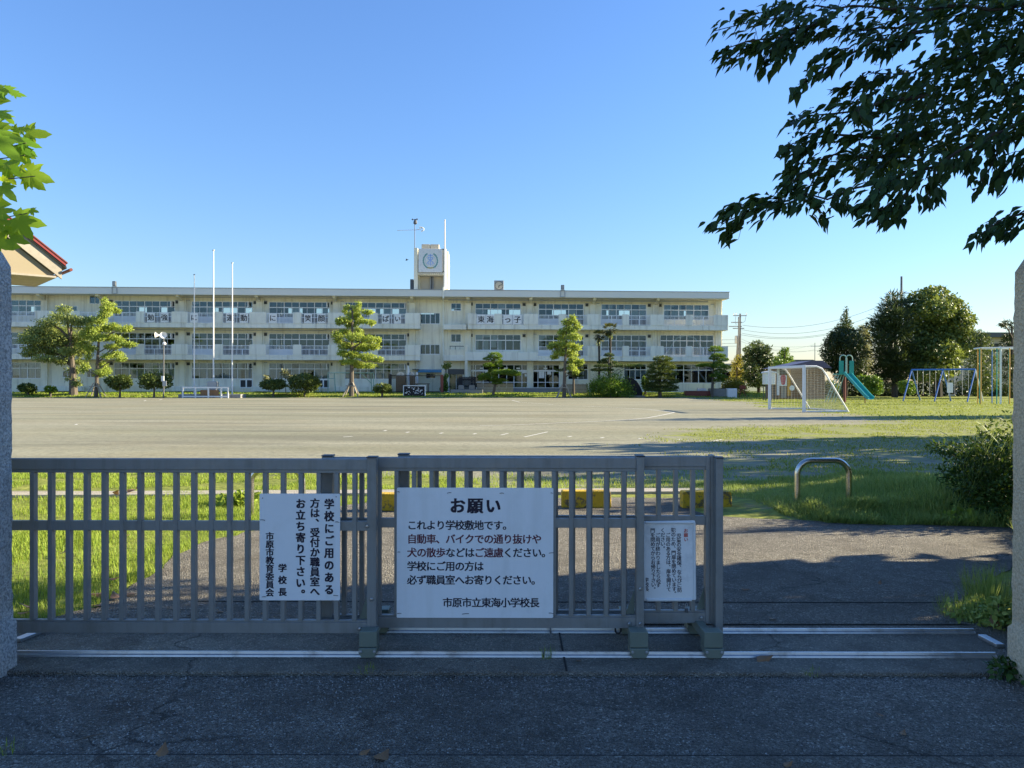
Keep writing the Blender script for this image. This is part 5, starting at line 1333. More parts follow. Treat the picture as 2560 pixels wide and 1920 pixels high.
# fan palms
def palm(px, Y, ptop, label, rpx, seed):
    t, p = plant('fan_palm', px, Y, label, 'palm tree', 'fan palms by the right wing')
    h = pz(ptop, Y) - p.z; r_ = random.Random(seed); s = Y / F
    MB().tube([(0, 0, -.1), (.05, 0, h * .5), (0, 0, h)], [.13, .10, .12], 8).build('trunk', M['barkdk'], t, smooth=True)
    pos, tip, nr, sz = [], [], [], []
    for k in range(34):
        a_ = r_.uniform(0, 6.28); e_ = r_.uniform(-.9, 1.1); d = Vector((math.cos(a_) * math.cos(e_), math.sin(a_) * math.cos(e_), math.sin(e_))); L_ = rpx * s * r_.uniform(.75, 1.05)
        c = Vector((0, 0, h)) + d * L_ * .8
        side = d.cross(Vector((0, 0, 1))).normalized()
        for j in range(13):
            q = (j - 6) / 6 * 1.3; v = (d * math.cos(q) + side * math.sin(q)).normalized() + Vector((0, 0, -.25))
            pos.append(c); tip.append(v); nr.append(d.cross(side)); sz.append(L_ * .75)
        
    scatter('crown', DIAMOND, pos, tip, nr, np.array(sz), M['palm'], t, .17)
    b = MB()
    foliage('dead_fronds', [(0, 0, h - .5, .18, .18, .4)], 60, .35, M['olive'], t, width=.15, droop=1.6, shell=.9)
    return t
palm(1525, 80.2, 823, 'taller fan palm in front of the right wing', 16, 3)
palm(1497, 80.0, 838, 'shorter fan palm left of the taller palm', 14, 5)
# ================================================================== SOCCER GOAL
gn, gf, gb = G(2010, 1031), G(1924, 1023.5), G(2123, 1031)
g_or = Vector((gn.x, gn.y, 0))
t = thing('soccer_goal', g_or, 'white soccer goal with sagging net at the right edge of the field', 'soccer goal')
dirw = Vector((gf.x - gn.x, gf.y - gn.y, 0)); wid = dirw.length; dirw.normalize()
dirb = Vector((dirw.y, -dirw.x, 0)); 
hg = P(2010, 916, gn.y).z
db = (Vector((gb.x, gb.y, 0)) - g_or).dot(dirb)
db = max(2.0, min(db, 3.2))
rp = .07
A0, A1 = Vector((0, 0, 0)), dirw * wid
up = Vector((0, 0, 1))
for a_, nm in ((A0, 'post'), (A1, 'post')):
    MB().box(-rp, rp, -rp, rp, 0, hg + rp).xform(Matrix.Translation(a_) @ Matrix.Rotation(math.atan2(dirw.y, dirw.x), 4, 'Z')).build('post', M['white'], t, bevel=.012)
MB().bar(A0 + up * hg + dirw * (rp + .001), A1 + up * hg - dirw * (rp + .001), rp * 1.9).build('crossbar', M['white'], t, bevel=.012)
def stay(a_):
    s_ = [a_ + up * hg + dirb * .08, a_ + up * (hg + .0) + dirb * db * .28, a_ + up * (hg * .95) + dirb * db * .40, a_ + up * (hg * .84) + dirb * db * .48, a_ + up * .03 + dirb * db]
    return s_
for a_ in (A0, A1): MB().tube(stay(a_), .05, 8).build('stay', M['white'], t, smooth=True)
MB().tube([A0 + dirb * .1 + up * .05, A0 + dirb * db + up * .05, A1 + dirb * db + up * .05, A1 + dirb * .1 + up * .05], .045, 8).build('base_tube', M['white'], t, smooth=True)
def netpt(u, s):                                          # u along the width, s from crossbar to the ground
    q = stay(A0); L_ = [(q[i + 1] - q[i]).length for i in range(4)]; d = s * sum(L_); i = 0
    while i < 3 and d > L_[i]: d -= L_[i]; i += 1
    p = q[i].lerp(q[i + 1], min(1, d / L_[i])) + dirw * (u * wid)
    sag = math.sin(math.pi * u) ** .5 * math.sin(math.pi * min(1, s)) * .22
    return p - up * sag * .9 - dirb * sag * .8
nb = MB(); nu, ns = 34, 34
for i in range(nu + 1): nb.tube([netpt(i / nu, j / 14) for j in range(15)], .0052, 3)
for j in range(1, ns + 1): nb.tube([netpt(i / 12, j / ns) for i in range(13)], .0052, 3)
for a_ in (A0, A1):                                       # side nets
    q = stay(a_)
    for k in range(1, 13):
        f_ = k / 13; x_ = dirb * db * f_
        ztop = hg if f_ < .28 else np.interp(f_, [.28, .40, .48, 1], [hg, hg * .95, hg * .84, .03])
        nb.tube([a_ + x_ + up * .05, a_ + x_ + up * ztop], .0052, 3)
    for k in range(1, 17):
        z_ = hg * k / 17; xe = np.interp(z_, [.03, hg * .84, hg * .95, hg], [1, .48, .40, .28])
        nb.tube([a_ + up * z_ + dirb * .07, a_ + up * z_ + dirb * db * xe], .0052, 3)
nb.build('net', M['net'], t, fix=False)

# ================================================================== PLAYGROUND ON THE RIGHT
# slide
Ys = 60.0
p = Vector((P(2112, 955, Ys).x, Ys, 0)); sl_ = thing('playground_slide', p, 'teal playground slide with a ladder and hooped handrails', 'slide')
zs = lambda y: pz(y, Ys, 2112)
zp = zs(934); zr = zs(902); zh = zs(888); S_ = Ys / F
xl, xr = (2096 - 2112) * S_, (2133 - 2112) * S_
MB().box(xl, xr, -.1, 1.1, zp - .08, zp).build('platform', M['teal'], sl_)
for xx0, xx1 in ((xl, xl + .36), (xr - .34, xr)):
    b = MB(); b.box(xx0, xx1, -.12, -.1005, zr - .05, zr).box(xx0, xx1, -.12, -.1005, zp, zp + .08)
    for k in range(5): x = xx0 + (xx1 - xx0) * (k + .5) / 5; b.box(x - .03, x + .03, -.12, -.1005, zp + .0805, zr - .0505)
    b.box(xx0, xx1, -.095, -.09, zp + .06, zr - .06)
    b.build('side_panel', M['teal'], sl_)
for xa, xb in ((xl + .08, xl + .62), (xr - .60, xr - .08)):
    pts = [(xa, -.05, zp)] + [((xa + xb) / 2 - (xb - xa) / 2 * math.cos(R(q)), -.05, zh - (xb - xa) / 2 + (xb - xa) / 2 * math.sin(R(q))) for q in range(0, 181, 20)] + [(xb, -.05, zp)]
    MB().tube(pts, .04, 8).build('handrail', M['palegreen'], sl_, smooth=True)
c0, c1, c2 = Vector(((2116 - 2112) * S_, -.1, zp)), Vector((1.55, -1.5, .42)), Vector((1.95, -1.9, .30))
e2 = P(2178, 1005, Ys - 2.2) - p
c1 = c0.lerp(Vector((e2.x, e2.y, .35)), .86) ; c1.z = .5; c2 = Vector((e2.x, e2.y, .30))
sd = (c1 - c0).cross(up).normalized() * .30
b = MB(); q_ = [c0, c1, c2]
b.add([q_[0] - sd, q_[0] + sd, q_[1] - sd, q_[1] + sd, q_[2] - sd, q_[2] + sd], [(0, 1, 3, 2), (2, 3, 5, 4)])
for s_ in (-1, 1):
    for a_, c_ in ((q_[0], q_[1]), (q_[1], q_[2])): b.bar(a_ + sd * s_ + up * .08, c_ + sd * s_ + up * .08, .05, .22)
b.build('chute', M['chute'], sl_, fix=False)
MB().tube([(.12, .3, -.1), (.12, .3, zp - .08)], .11, 8).build('pillar', M['redbrown'], sl_, smooth=True)
for xx in (.8, 1.2): 
    f_ = xx / e2.x; MB().tube([(xx, e2.y * f_, -.1), (xx, e2.y * f_, c0.lerp(c1, f_ / .86).z - .05)], .04, 6).build('support', M['redbrown'], sl_)
b = MB()
for s_ in (-.28, .28): b.tube([(xl - .55, .9 + s_, 0), (xl + .1, .3 + s_, zp)], .035, 6).tube([(xl + .0, .9 + s_, 0), (xl + .55, .4 + s_, zp)], .035, 6)
for k in range(1, 8): f_ = k / 8; x = xl - .55 + .65 * f_; y = .9 - .6 * f_; b.tube([(x, y - .28, zp * f_), (x, y + .28, zp * f_)], .03, 6)
b.build('ladder', M['palegreen'], sl_, smooth=True)
# swing set
Yw = 64.0; cx = 2357
p = Vector((P(cx, 955, Yw).x, Yw, 0)); sw = thing('swing_set', p, 'blue metal swing frame with hanging swings under the big tree', 'swing set')
zt = pz(924, Yw, cx); S_ = Yw / F
half = 56 * S_; tv = Vector((half, -half * .75, 0)); sp = Vector((36 * S_, 30 * S_ * .9, 0))
MB().tube([-tv + up * zt, tv + up * zt], .07, 8).build('top_bar', M['blue'], sw, smooth=True)
for f_ in (-1, 0, 1):
    for s_ in (-1, 1):
        MB().tube([tv * f_ + up * zt, tv * f_ + sp * s_ * (1.0 if s_ > 0 else .98)], .055, 8).build('leg', M['blue'] if not (f_ == 1 and s_ == 1) else M['white'], sw, smooth=True)
for f_ in (-.72, -.32, .28, .70):
    s_ = MB()
    for d in (-.22, .22): c = tv * f_ + tv.normalized() * d; s_.tube([c + up * zt, c + up * .55], .014, 4)
    o = s_.build('swing_chain', M['grmetal'], sw)
    c = tv * f_; MB().box(-.25, .25, -.09, .09, .52, .555).xform(Matrix.Translation(c) @ Matrix.Rotation(math.atan2(tv.y, tv.x), 4, 'Z')).build('swing_seat', M['timber'] if f_ != .28 else M['white'], o)
# a white notice on one post of the swings
q = P(2375, 970, Yw + .3); t = thing('notice_plate', (q.x, q.y, 0), 'small white notice plate on a stake behind the swings', 'sign')
MB().box(-.25, .25, -.02, .0, q.z - .4, q.z + .45).build('plate', M['white'], t); MB().tube([(0, .02, 0), (0, .02, q.z + .3)], .025, 6).build('stake', M['grmetal'], t)
# climbing poles
Yc = 56.0
p = Vector((P(2480, 955, Yc).x, Yc, 0)); cp = thing('climbing_poles', p, 'tall frame of coloured climbing poles beside the right gate pillar', 'climbing frame')
zt = pz(870, Yc, 2480); X = lambda px: (px - 2480) / F * Yc
MB().tube([(X(2452), 0, zt), (X(2560), -.2, zt + .05)], .045, 8).tube([(X(2464), 1.4, zt - .0), (X(2560), 1.2, zt)], .045, 8).tube([(X(2452), 0, zt), (X(2464), 1.4, zt)], .06, 8).tube([(X(2500), -.1, zt + .03), (X(2505), 1.3, zt)], .07, 8).build('top_frame', M['white'], cp, smooth=True)
for px, m_, y, r in ((2452, 'orange', 0, .036), (2460, 'teal', .5, .034), (2472, 'orange', 1.35, .036), (2492, 'teal', 0, .036), (2500, 'white', -.08, .065), (2508, 'blue', 1.3, .036), (2524, 'orange', 0, .036), (2536, 'teal', .6, .034)):
    MB().tube([(X(px), y, -.1), (X(px), y, zt)], r, 8).build('pole', M[m_], cp, smooth=True)
# hut with a purple roof
Yh = 72.0
p = Vector((P(1990, 955, Yh).x, Yh, 0)); X = lambda px: (px - 1990) / F * Yh
hut = thing('storage_hut', p, 'small brown hut with dark purple roof seen through the goal net', 'hut')
ze, zrg = pz(919, Yh, 1990), pz(902, Yh, 1990)
MB().box(X(1942), X(2062), 0, 3.0, -.1, ze - .02).build('wall', M['timber'], hut)
MB().prism([(X(1936), ze - .06), (X(2070), ze - .06), (X(2048), zrg), (X(2020), zrg)], -.9, 3.6).build('roof', M['purple'], hut)
MB().box(X(1942), X(1948), -.06, -.002, .35, ze - .1).build('white_post', M['white'], hut)
MB().box(X(1948), X(1967), -.05, -.002, pz(935, Yh), ze - .12).build('window', M['glass'], hut)
t2_ = MB().box(X(1947.5), X(1966.5), -.09, -.051, pz(964, Yh), pz(937, Yh)).build('poster_board', M['white'], hut)
MB().lathe([(.02, -.5), (.16, -.42), (.22, -.15), (.27, .2), (.16, .42), (.02, .46)], 14).xform(Matrix.Translation((X(1957), -.095, pz(948, Yh))) @ Matrix.Scale(.02, 4, (0, 1, 0)) ).build('pink_print', M['pink'], t2_)
MB().box(X(1968), X(1976), -.04, -.002, .3, ze - .12).build('door_jamb', M['orange'], hut)
MB().box(X(1952), X(1966), -.04, -.002, .1, pz(966, Yh)).build('crate_stack', M['wood'], hut)
p = Vector((P(1980, 955, 69).x, 69, 0)); t = thing('wall_hose_reel', p, 'round pale disc on a short post in front of the hut', 'disc on post')
MB().lathe([(.02, 0), (.24, 0), (.24, .03), (.02, .04)], 14).xform(Matrix.Translation((0, 0, 1.05)) @ Matrix.Rotation(R(90), 4, 'X')).build('disc', M['white'], t); MB().tube([(0, .03, 0), (0, .03, 1)], .03, 6).build('post', M['dkmetal'], t)
# white cabinet on legs
Yk = 66.0; p = Vector((P(1922, 955, Yk).x, Yk, 0)); t = thing('instrument_shelter', p, 'white louvred cabinet on thin legs behind the goal post', 'cabinet')
w = 13 * Yk / F; z0, z1 = pz(960, Yk), pz(932, Yk)
MB().box(-w, w, -.35, .35, z0, z1).build('cabinet', M['white'], t, bevel=.02)
b = MB()
for k in range(7): zz = z0 + (z1 - z0) * (k + .5) / 7; b.box(-w * .85, w * .85, -.375, -.351, zz - .04, zz + .03)
b.build('louvres', M['railw'], t)
MB().prism([(-w * 1.2, z1 + .001), (w * 1.2, z1 + .001), (w * 1.1, z1 + .12), (0, z1 + .2), (-w * 1.1, z1 + .12)], -.45, .45).build('roof', M['white'], t)
for x in (-w * .8, w * .8): 
    for y in (-.28, .28): MB().box(x - .03, x + .03, y - .03, y + .03, -.05, z0).build('leg', M['dkmetal'], t)

# ---------------------------------------------------------------- trees behind the playground
def btree(name, px, Y, label, clumps, n, size, m, top, r0=.3, group='trees behind the playground', dy=1.4, **k):
    return tree(name, px, Y, top, clumps, n, size, m, label, r0=r0, dy=dy, group=group, bark='barkdk', **k)
c5 = lambda L: [(1850 + x * .321, 650 + y * .321, rx * .321, ry * .321) for x, y, rx, ry in L]
btree('broadleaf_tree', 2345, 84, 'largest rounded broadleaf tree, sunlit on its right side above the swings', c5([(1550, 560, 130, 170), (1430, 640, 120, 190), (1480, 255, 60, 40), (1545, 250, 70, 45), (1660, 345, 60, 45), (1790, 470, 45, 45), (1770, 640, 50, 50), (1430, 290, 90, 60), (1620, 330, 90, 60), (1360, 350, 80, 80), (1690, 400, 90, 70), (1520, 380, 130, 80), (1420, 450, 130, 100), (1600, 470, 130, 90), (1720, 500, 90, 80), (1380, 570, 110, 100), (1540, 590, 140, 100), (1700, 600, 110, 90), (1420, 690, 130, 90), (1580, 710, 120, 80), (1700, 700, 90, 70), (1500, 790, 150, 60), (1650, 780, 80, 60), (1360, 780, 90, 90), (1780, 580, 40, 60), (1460, 870, 150, 60), (1600, 860, 90, 50)]), 24000, .30, M['broad'], 760, r0=.5, width=.7, shell=.4)
btree('pine_tree', 2237, 82, 'dark shaggy pine in front of the tall pole, left of the big rounded tree', c5([(1180, 550, 110, 200), (1190, 850, 110, 150), (1230, 290, 40, 40), (1200, 350, 60, 40), (1270, 360, 50, 50), (1130, 380, 40, 40), (1180, 440, 90, 50), (1260, 450, 70, 60), (1080, 470, 50, 30), (1030, 520, 50, 25), (1120, 540, 90, 50), (1220, 560, 100, 60), (1080, 620, 70, 40), (1160, 660, 110, 60), (1250, 680, 90, 60), (1100, 740, 90, 50), (1200, 780, 110, 60), (1120, 850, 90, 50), (1240, 860, 90, 60), (1180, 930, 100, 50), (1150, 330, 25, 30), (1180, 280, 20, 25)]), 15000, .50, M['dark'], 745, r0=.35, width=.15, shell=.8, droop=-.5, out=1.1)
btree('conifer_tree', 2110, 80, 'dense dark conifer with a bulging skirt behind the slide', c5([(810, 620, 120, 60), (740, 640, 80, 60), (880, 640, 80, 60), (700, 720, 70, 80), (800, 720, 130, 90), (910, 720, 70, 80), (820, 820, 130, 70), (720, 810, 70, 60), (920, 830, 60, 60), (850, 900, 110, 50), (780, 570, 70, 40), (860, 580, 60, 40)]), 15000, .24, M['dark'], 845, r0=.3, width=.4, shell=.4)
btree('conifer_tree', 2116, 86, 'slender grey green conifer tip rising above the bulging dark conifer', c5([(823, 390, 12, 20), (823, 420, 22, 22), (815, 455, 34, 24), (835, 490, 38, 24), (800, 510, 44, 24), (830, 540, 56, 26), (850, 520, 30, 20), (770, 530, 25, 20), (815, 580, 60, 30)]), 1700, .24, M['pine'], 772, r0=.18, width=.35, shell=.8)
btree('pale_tree', 2164, 92, 'pale silvery tree between the dark conifer and the shaggy pine', c5([(960, 540, 50, 30), (950, 590, 60, 50), (990, 620, 40, 50), (980, 700, 50, 60), (1000, 770, 40, 60), (940, 660, 40, 50), (990, 850, 50, 50)]), 2600, .26, M['palegrey'], 830, r0=.2, width=.5, shell=.8)
btree('leafy_tree', 1897, 88, 'drooping dark tree right of the wires pole, beyond the school corner', [(1893, 860, 16, 8), (1878, 872, 18, 9), (1908, 872, 18, 9), (1890, 884, 24, 10), (1914, 890, 16, 10), (1872, 892, 14, 10), (1892, 902, 26, 11), (1918, 908, 14, 10), (1876, 915, 18, 11), (1904, 924, 22, 11), (1886, 938, 24, 11), (1912, 945, 16, 10), (1870, 940, 12, 12), (1894, 956, 26, 9)], 6500, .26, M['pine'], 862, r0=.22, width=.5, droop=.5, shell=.5)
btree('bamboo_clump', 1842, 90, 'yellowish feathery clump between the clipped pine and the drooping tree', [(1848, 896, 10, 10), (1840, 910, 12, 12), (1854, 912, 12, 12), (1844, 928, 16, 12), (1858, 932, 10, 12), (1836, 940, 10, 10), (1850, 948, 14, 10)], 2600, .24, M['yellowish'], 900, r0=.08, width=.3, shell=.7, droop=.4)
btree('leafy_tree', 1962, 100, 'thin pale young tree against the sky left of the hut roof', c5([(350, 700, 30, 20), (340, 740, 50, 30), (300, 780, 60, 30), (380, 770, 40, 30), (330, 810, 70, 30)]), 1500, .28, M['shrubb'], 878, r0=.12, width=.5, shell=.9)
for lab, px, Y, L_, m_, n in (('rounded bright bush right of the slide chute', 2172, 70, [(960, 930, 50, 30), (1020, 940, 60, 40), (1070, 960, 40, 40), (930, 970, 40, 40), (1000, 1000, 70, 40), (1070, 1010, 40, 30)], 'shrubb', 3000), ('small bright bush beside the left leg of the swing frame', 2262, 72, [(1280, 965, 40, 25), (1320, 970, 30, 25), (1290, 1000, 50, 30), (1340, 1010, 30, 30)], 'shrubb', 1400), ('loose bushy growth behind the goal net and slide ladder', 2075, 74, [(660, 1000, 40, 40), (720, 1010, 50, 40), (700, 960, 30, 30), (750, 1040, 40, 30), (640, 1040, 30, 30)], 'broad', 1600)):
    t, p = plant('bush', px, Y, lab, 'bush', 'bushes around the playground')
    foliage('foliage', rel(cl(Y, c5(L_), dy=.4), p), n, .16, M[m_], t, width=.7, shell=.5)
    limbs('stem', M['bark'], t, [(0, 0, -.1), (0, 0, .7)], .06, .04)
btree('bushy_conifer', 2450, 76, 'ragged greenish conifer behind the coloured climbing poles', c5([(1850, 580, 50, 30), (1900, 610, 50, 40), (1820, 650, 60, 50), (1930, 680, 50, 50), (1850, 730, 80, 60), (1950, 770, 50, 60), (1820, 820, 70, 60), (1920, 860, 80, 60), (1840, 920, 90, 60), (1950, 950, 60, 60), (1860, 1000, 90, 50)]), 5200, .24, M['shrub'], 840, r0=.2, width=.35, shell=.6)
btree('pine_tree', 2530, 78, 'small black pine at the edge of the right gate pillar', c5([(2080, 490, 40, 20), (2050, 500, 30, 15), (2110, 530, 30, 25), (2090, 600, 50, 30), (2070, 650, 50, 30), (2110, 720, 40, 50), (2090, 800, 50, 60), (2100, 900, 60, 60), (2110, 1000, 60, 50)]), 2600, .26, M['dark'], 815, r0=.2, width=.25, shell=.7)
# dark hedge at the far end of the playground
hd_c = []
for k in range(26):
    x = 1990 + k * 21; hd_c.append((x, 975 + rng.normal() * 4, 20, 20))
t, p = plant('boundary_hedge', 2250, 88, 'long dark hedge closing the far side of the playground', 'hedge')
foliage('leaves', rel(cl(88, hd_c, dy=.5), p), 6500, .3, M['dark'], t, width=.6, shell=.5)

# ---------------------------------------------------------------- buildings and poles far behind
def simple_house(name, px0, px1, Y, ytop, yeave, wall, roof, label, hip=True):
    a, b_ = P(px0, 955, Y), P(px1, 955, Y); c = (a + b_) / 2; w = (b_.x - a.x) / 2
    t = thing(name, (c.x, Y, 0), label, 'building'); ze = pz(yeave, Y); zt = pz(ytop, Y)
    MB().box(-w + .4, w - .4, .4, 8, -.2, ze).build('wall', M[wall], t)
    MB().prism([(-w, ze + .001), (w, ze + .001), (w, ze + .25), (w * .8, zt), (-w * .8, zt), (-w, ze + .25)], -.2, 8.6).build('roof', M[roof], t)
    for k in range(4): x = -w * .7 + 1.4 * w * k / 3; MB().box(x - .6, x + .6, .36, .399, ze - 1.9, ze - .8).build('window', M['darkin'], t)
    return t
simple_house('house', 2420, 2600, 100, 829, 841, 'tan', 'dkmetal', 'tan house with flat dark roof above the climbing poles')
simple_house('house', 1795, 1850, 105, 908, 914, 'fascia', 'grmetal', 'pale low house glimpsed behind the right corner of the school')
simple_house('house', 1950, 2040, 125, 898, 905, 'beige', 'dkmetal', 'distant low house behind the hut roof')
def upole(px, Y, ytop, label, r=.17, arms=()):
    p = Vector((P(px, 955, Y).x, Y, 0)); t = thing('utility_pole', p, label, 'utility pole', 'utility poles behind the school grounds'); h = pz(ytop, Y, px)
    MB().tube([(0, 0, -.2), (0, 0, h)], [r, r * .65], 10).build('pole', M['polec'], t, smooth=True)
    for z, x0, x1 in arms: MB().box(x0, x1, -.06, .06, z - .05, z + .05).build('crossarm', M['grmetal'], t)
    return t, p, h
S_ = 95 / F
t, p, h = upole(1850, 95, 784, 'thick utility pole with crossarms and transformer right of the school', .16, [(pz(788, 95), -.85, .80), (pz(805, 95), -1.1, .25), (pz(815, 95), -1.4, .2), (pz(820, 95), -.9, .5)])
UP1 = p
for x in (-.8, -.5, .75): MB().lathe([(.03, 0), (.06, .05), (.05, .25), (.02, .3)], 8, (x, 0, pz(788, 95) + .05)).build('insulator', M['white'], t)
MB().lathe([(.02, -.5), (.24, -.48), (.24, .45), (.02, .5)], 12, (-.42, 0, pz(848, 95))).build('transformer', M['grmetal'], t, smooth=True)
MB().tube([(-.55, 0, pz(790, 95)), (-.6, 0, pz(800, 95)), (-.5, .0, pz(812, 95))], .02, 5).tube([(.7, 0, pz(790, 95)), (.6, 0, pz(802, 95)), (.3, 0, pz(806, 95))], .02, 5).build('leads', M['dkmetal'], t)
t, p2, h2 = upole(1846, 94.2, 792, 'thin second pole touching the thick utility pole', .10)
p = Vector((P(1838, 955, 94).x, 94, 0)); t = thing('stay_pole', p, 'leaning grey stay pole propping the utility pole', 'stay pole')
MB().tube([(-.1, 0, 0), (.5, .6, pz(850, 94))], .12, 8).build('pole', M['polec'], t, smooth=True)
t, UP2, h2 = upole(2253, 95, 691, 'tall bare utility pole rising behind the shaggy pine', .19, [(pz(731, 95), .0, .95)])
t, UP3, h3 = upole(2037, 130, 857, 'slim distant pole left of the dark conifer', .08, [(pz(864, 130), -.7, 1.0)])
def wire(a, b_, sag, label, r=.016):
    a, b_ = Vector(a), Vector(b_); b = MB(); n = 18
    b.tube([a.lerp(b_, i / n) - up * sag * 4 * (i / n) * (1 - i / n) for i in range(n + 1)], r, 4)
    return tag(b.build('overhead_wire', M['dkmetal']), label, 'overhead wire', 'overhead wires beside the utility poles')
for k, (ya, dx, yb, sg) in enumerate(((812, .3, 738, 1.6), (823, .2, 754, 1.8), (832, .2, 766, 1.8), (836, .1, 772, 1.7))):
    wire((UP1.x + dx, 95, pz(ya, 95)), (UP2.x, 95, pz(yb, 95)), sg, ['topmost', 'second', 'third', 'lowest'][k] + ' of the long wires sagging between thick and bare utility poles')
for k, (ya, yb) in enumerate(((845, 872), (852, 858))):
    wire((UP1.x, 95, pz(ya, 95)), (UP3.x, 130, pz(yb, 130)), 1.0, ['upper', 'lower'][k] + ' thin wire running from thick pole to slim distant pole')
for k, (ya, yb) in enumerate(((848, 842), (857, 852), (864, 860), (899, 896), (912, 908), (922, 919), (930, 928), (937, 937))):
    wire((UP1.x, 95, pz(ya, 95)), (UP1.x - 12, 101, pz(yb, 101)), .15, ('wire number %d from the top ' % (k + 1)) + 'between school corner and thick utility pole')
for k, (ya, yb) in enumerate(((861, 862), (871, 874))):
    wire((UP3.x - 9, 130, pz(ya + 3, 130)), (UP3.x + 4, 131, pz(yb - 3, 131)), .3, ['upper', 'lower'][k] + ' short far wire crossing the slim distant pole')
# bird
p = P(1017, 650, 60); t = thing('bird', p, 'tiny dark bird flying in the sky left of the tower', 'bird')
MB().lathe([(.005, -.11), (.035, -.05), (.042, .02), (.02, .08), (.024, .10), (.004, .14)], 8).xform(Matrix.Rotation(R(70), 4, 'Y')).build('body', M['black'], t, smooth=True)
for s_ in (-1, 1): MB().add([(.05, 0, 0), (-.05, 0, 0), (-.06, s_ * .14, .07), (.02, s_ * .17, .08)], [(0, 1, 2, 3)]).build('wing', M['black'], t)

# ================================================================== RED ROOFED SHED AT THE LEFT
Yl = 12.0
e = P(166, 676, Yl)                                       # eave tip
t = thing('red_roof_shed', (e.x - 2.6, Yl, 0), 'shed with red metal roof and cream gable rising behind the left pillar', 'shed')
SHED = t
lx = lambda px, py: (P(px, py, Yl).x - (e.x - 2.6), P(px, py, Yl).z)
x0, z0 = lx(142, 692); xs_, zs1 = lx(40, 622); x2, z2 = lx(137, 693)
sl_m = (lx(60, 588)[1] - lx(163, 670)[1]) / (lx(163, 670)[0] - lx(60, 588)[0])
xr_, zr_ = lx(165, 668)
xm = xr_ - 3.4; rz_ = zr_ + 3.4 * sl_m                    # ridge
z_b = lx(100, 692)[1]
MB().prism([(x0, z_b), (x0 - .02, z_b + .02), (xm, z_b + .02 + (x0 - xm) * sl_m), (xm - 3.1, z_b + .02), (xm - 3.1, z_b)], .03, 1.5).build('gable', M['gable'], t)
MB().box(xm - 2.9, x0 - 1.5, .5, 1.4, -.1, z_b - .001).build('wall', M['gable'], t)
def board(dz0, dz1, y0, y1, dx, mm, nm):
    MB().prism([(xr_ + dx, zr_ - dx * sl_m + dz0), (xr_ + dx, zr_ - dx * sl_m + dz1), (xm, rz_ + dz1), (xm, rz_ + dz0)], y0, y1).prism([(2 * xm - xr_ - dx, zr_ - dx * sl_m + dz0), (2 * xm - xr_ - dx, zr_ - dx * sl_m + dz1), (xm - .0005, rz_ + dz1), (xm - .0005, rz_ + dz0)], y0, y1).build(nm, mm, t)
board(-.24, -.03, -.02, .029, -.06, M['greyboard'], 'bargeboard')
board(-.0295, .0, -.05, 1.6, .0, M['black'], 'roof_underlay')
board(.0005, .055, -.06, 1.6, -.01, M['redroof'], 'roof')
board(.0555, .075, -.07, 1.6, .01, M['redbrown'], 'roof_ridge_trim')
MB().tube([(xr_ + .05, -.1, zr_ - .045), (xr_ + .05, 1.6, zr_ - .035)], .024, 10).build('gutter', M['redbrown'], t, smooth=True)
MB().box(xm - 3.1, x0 + .01, -.01, 1.5, z_b - .03, z_b - .0015).build('soffit_edge', M['greyboard'], t)

SHED.location = Vector((e.x, Yl, 0)) + Matrix.Rotation(R(42), 3, 'Z') @ Vector((-2.6, 0, 0)); SHED.rotation_euler = (0, 0, R(42))
# ================================================================== PLANE TREE LEAVES AT THE UPPER LEFT
def maple_template():
    ks = [(-90, .10), (-60, .30), (-38, .52), (-28, .40), (-8, .66), (2, .50), (14, .72), (24, .86), (30, .62), (40, .54), (50, .42), (60, .60), (66, .66), (74, .86), (80, .92), (90, 1.16)]
    full = ks + [(180 - a, r) for a, r in reversed(ks[1:-1])]
    v = [(0, .08, 0)]
    for a, r in full: v.append((r * math.cos(R(a)) * .88, .08 + r * math.sin(R(a)) * .9, -.22 * abs(math.cos(R(a))) * r * r - .10 * r * r))
    n = len(full)
    return np.array(v), [(0, 1 + i, 1 + (i + 1) % n) for i in range(n)]
MAPLE = maple_template()
pl_t = thing('plane_tree', (-6.6, 6.6, 0), 'broad leaved plane tree with sunlit pale green leaves above the left pillar', 'tree')
c2 = lambda x, y: (x * .3255, 180 + y * .3255)
lv = [(20, 130, 80, -20), (95, 150, 100, -25), (150, 165, 70, -10), (-20, 170, 110, -30), (30, 330, 110, -20), (70, 360, 80, -40), (-30, 300, 110, 20), (60, 480, 190, -15), (-20, 520, 200, -30), (150, 440, 80, 20), (190, 440, 60, 10), (290, 470, 130, 5), (240, 545, 110, -15), (60, 590, 170, -40), (210, 600, 110, -30), (180, 660, 110, -45), (230, 640, 70, -30), (140, 760, 140, -20), (90, 690, 90, 20), (190, 720, 70, 30), (310, 800, 140, -20), (270, 850, 120, -40), (90, 835, 70, -40), (30, 850, 70, -80), (70, 930, 110, -50), (-10, 940, 90, -100), (40, 1060, 100, 10), (0, 1100, 100, -10), (230, 1140, 160, -12), (190, 1210, 130, -60), (60, 1150, 130, 0), (100, 1230, 130, -35), (40, 1320, 150, -10), (150, 1290, 110, -10), (-30, 1250, 150, -40), (265, 1065, 50, -15), (250, 1085, 32, -80), (-60, 700, 200, 0), (-60, 400, 200, 0), (-80, 1000, 200, 0), (-60, 200, 180, 0)]
pos, tip, nr, sz = [], [], [], []
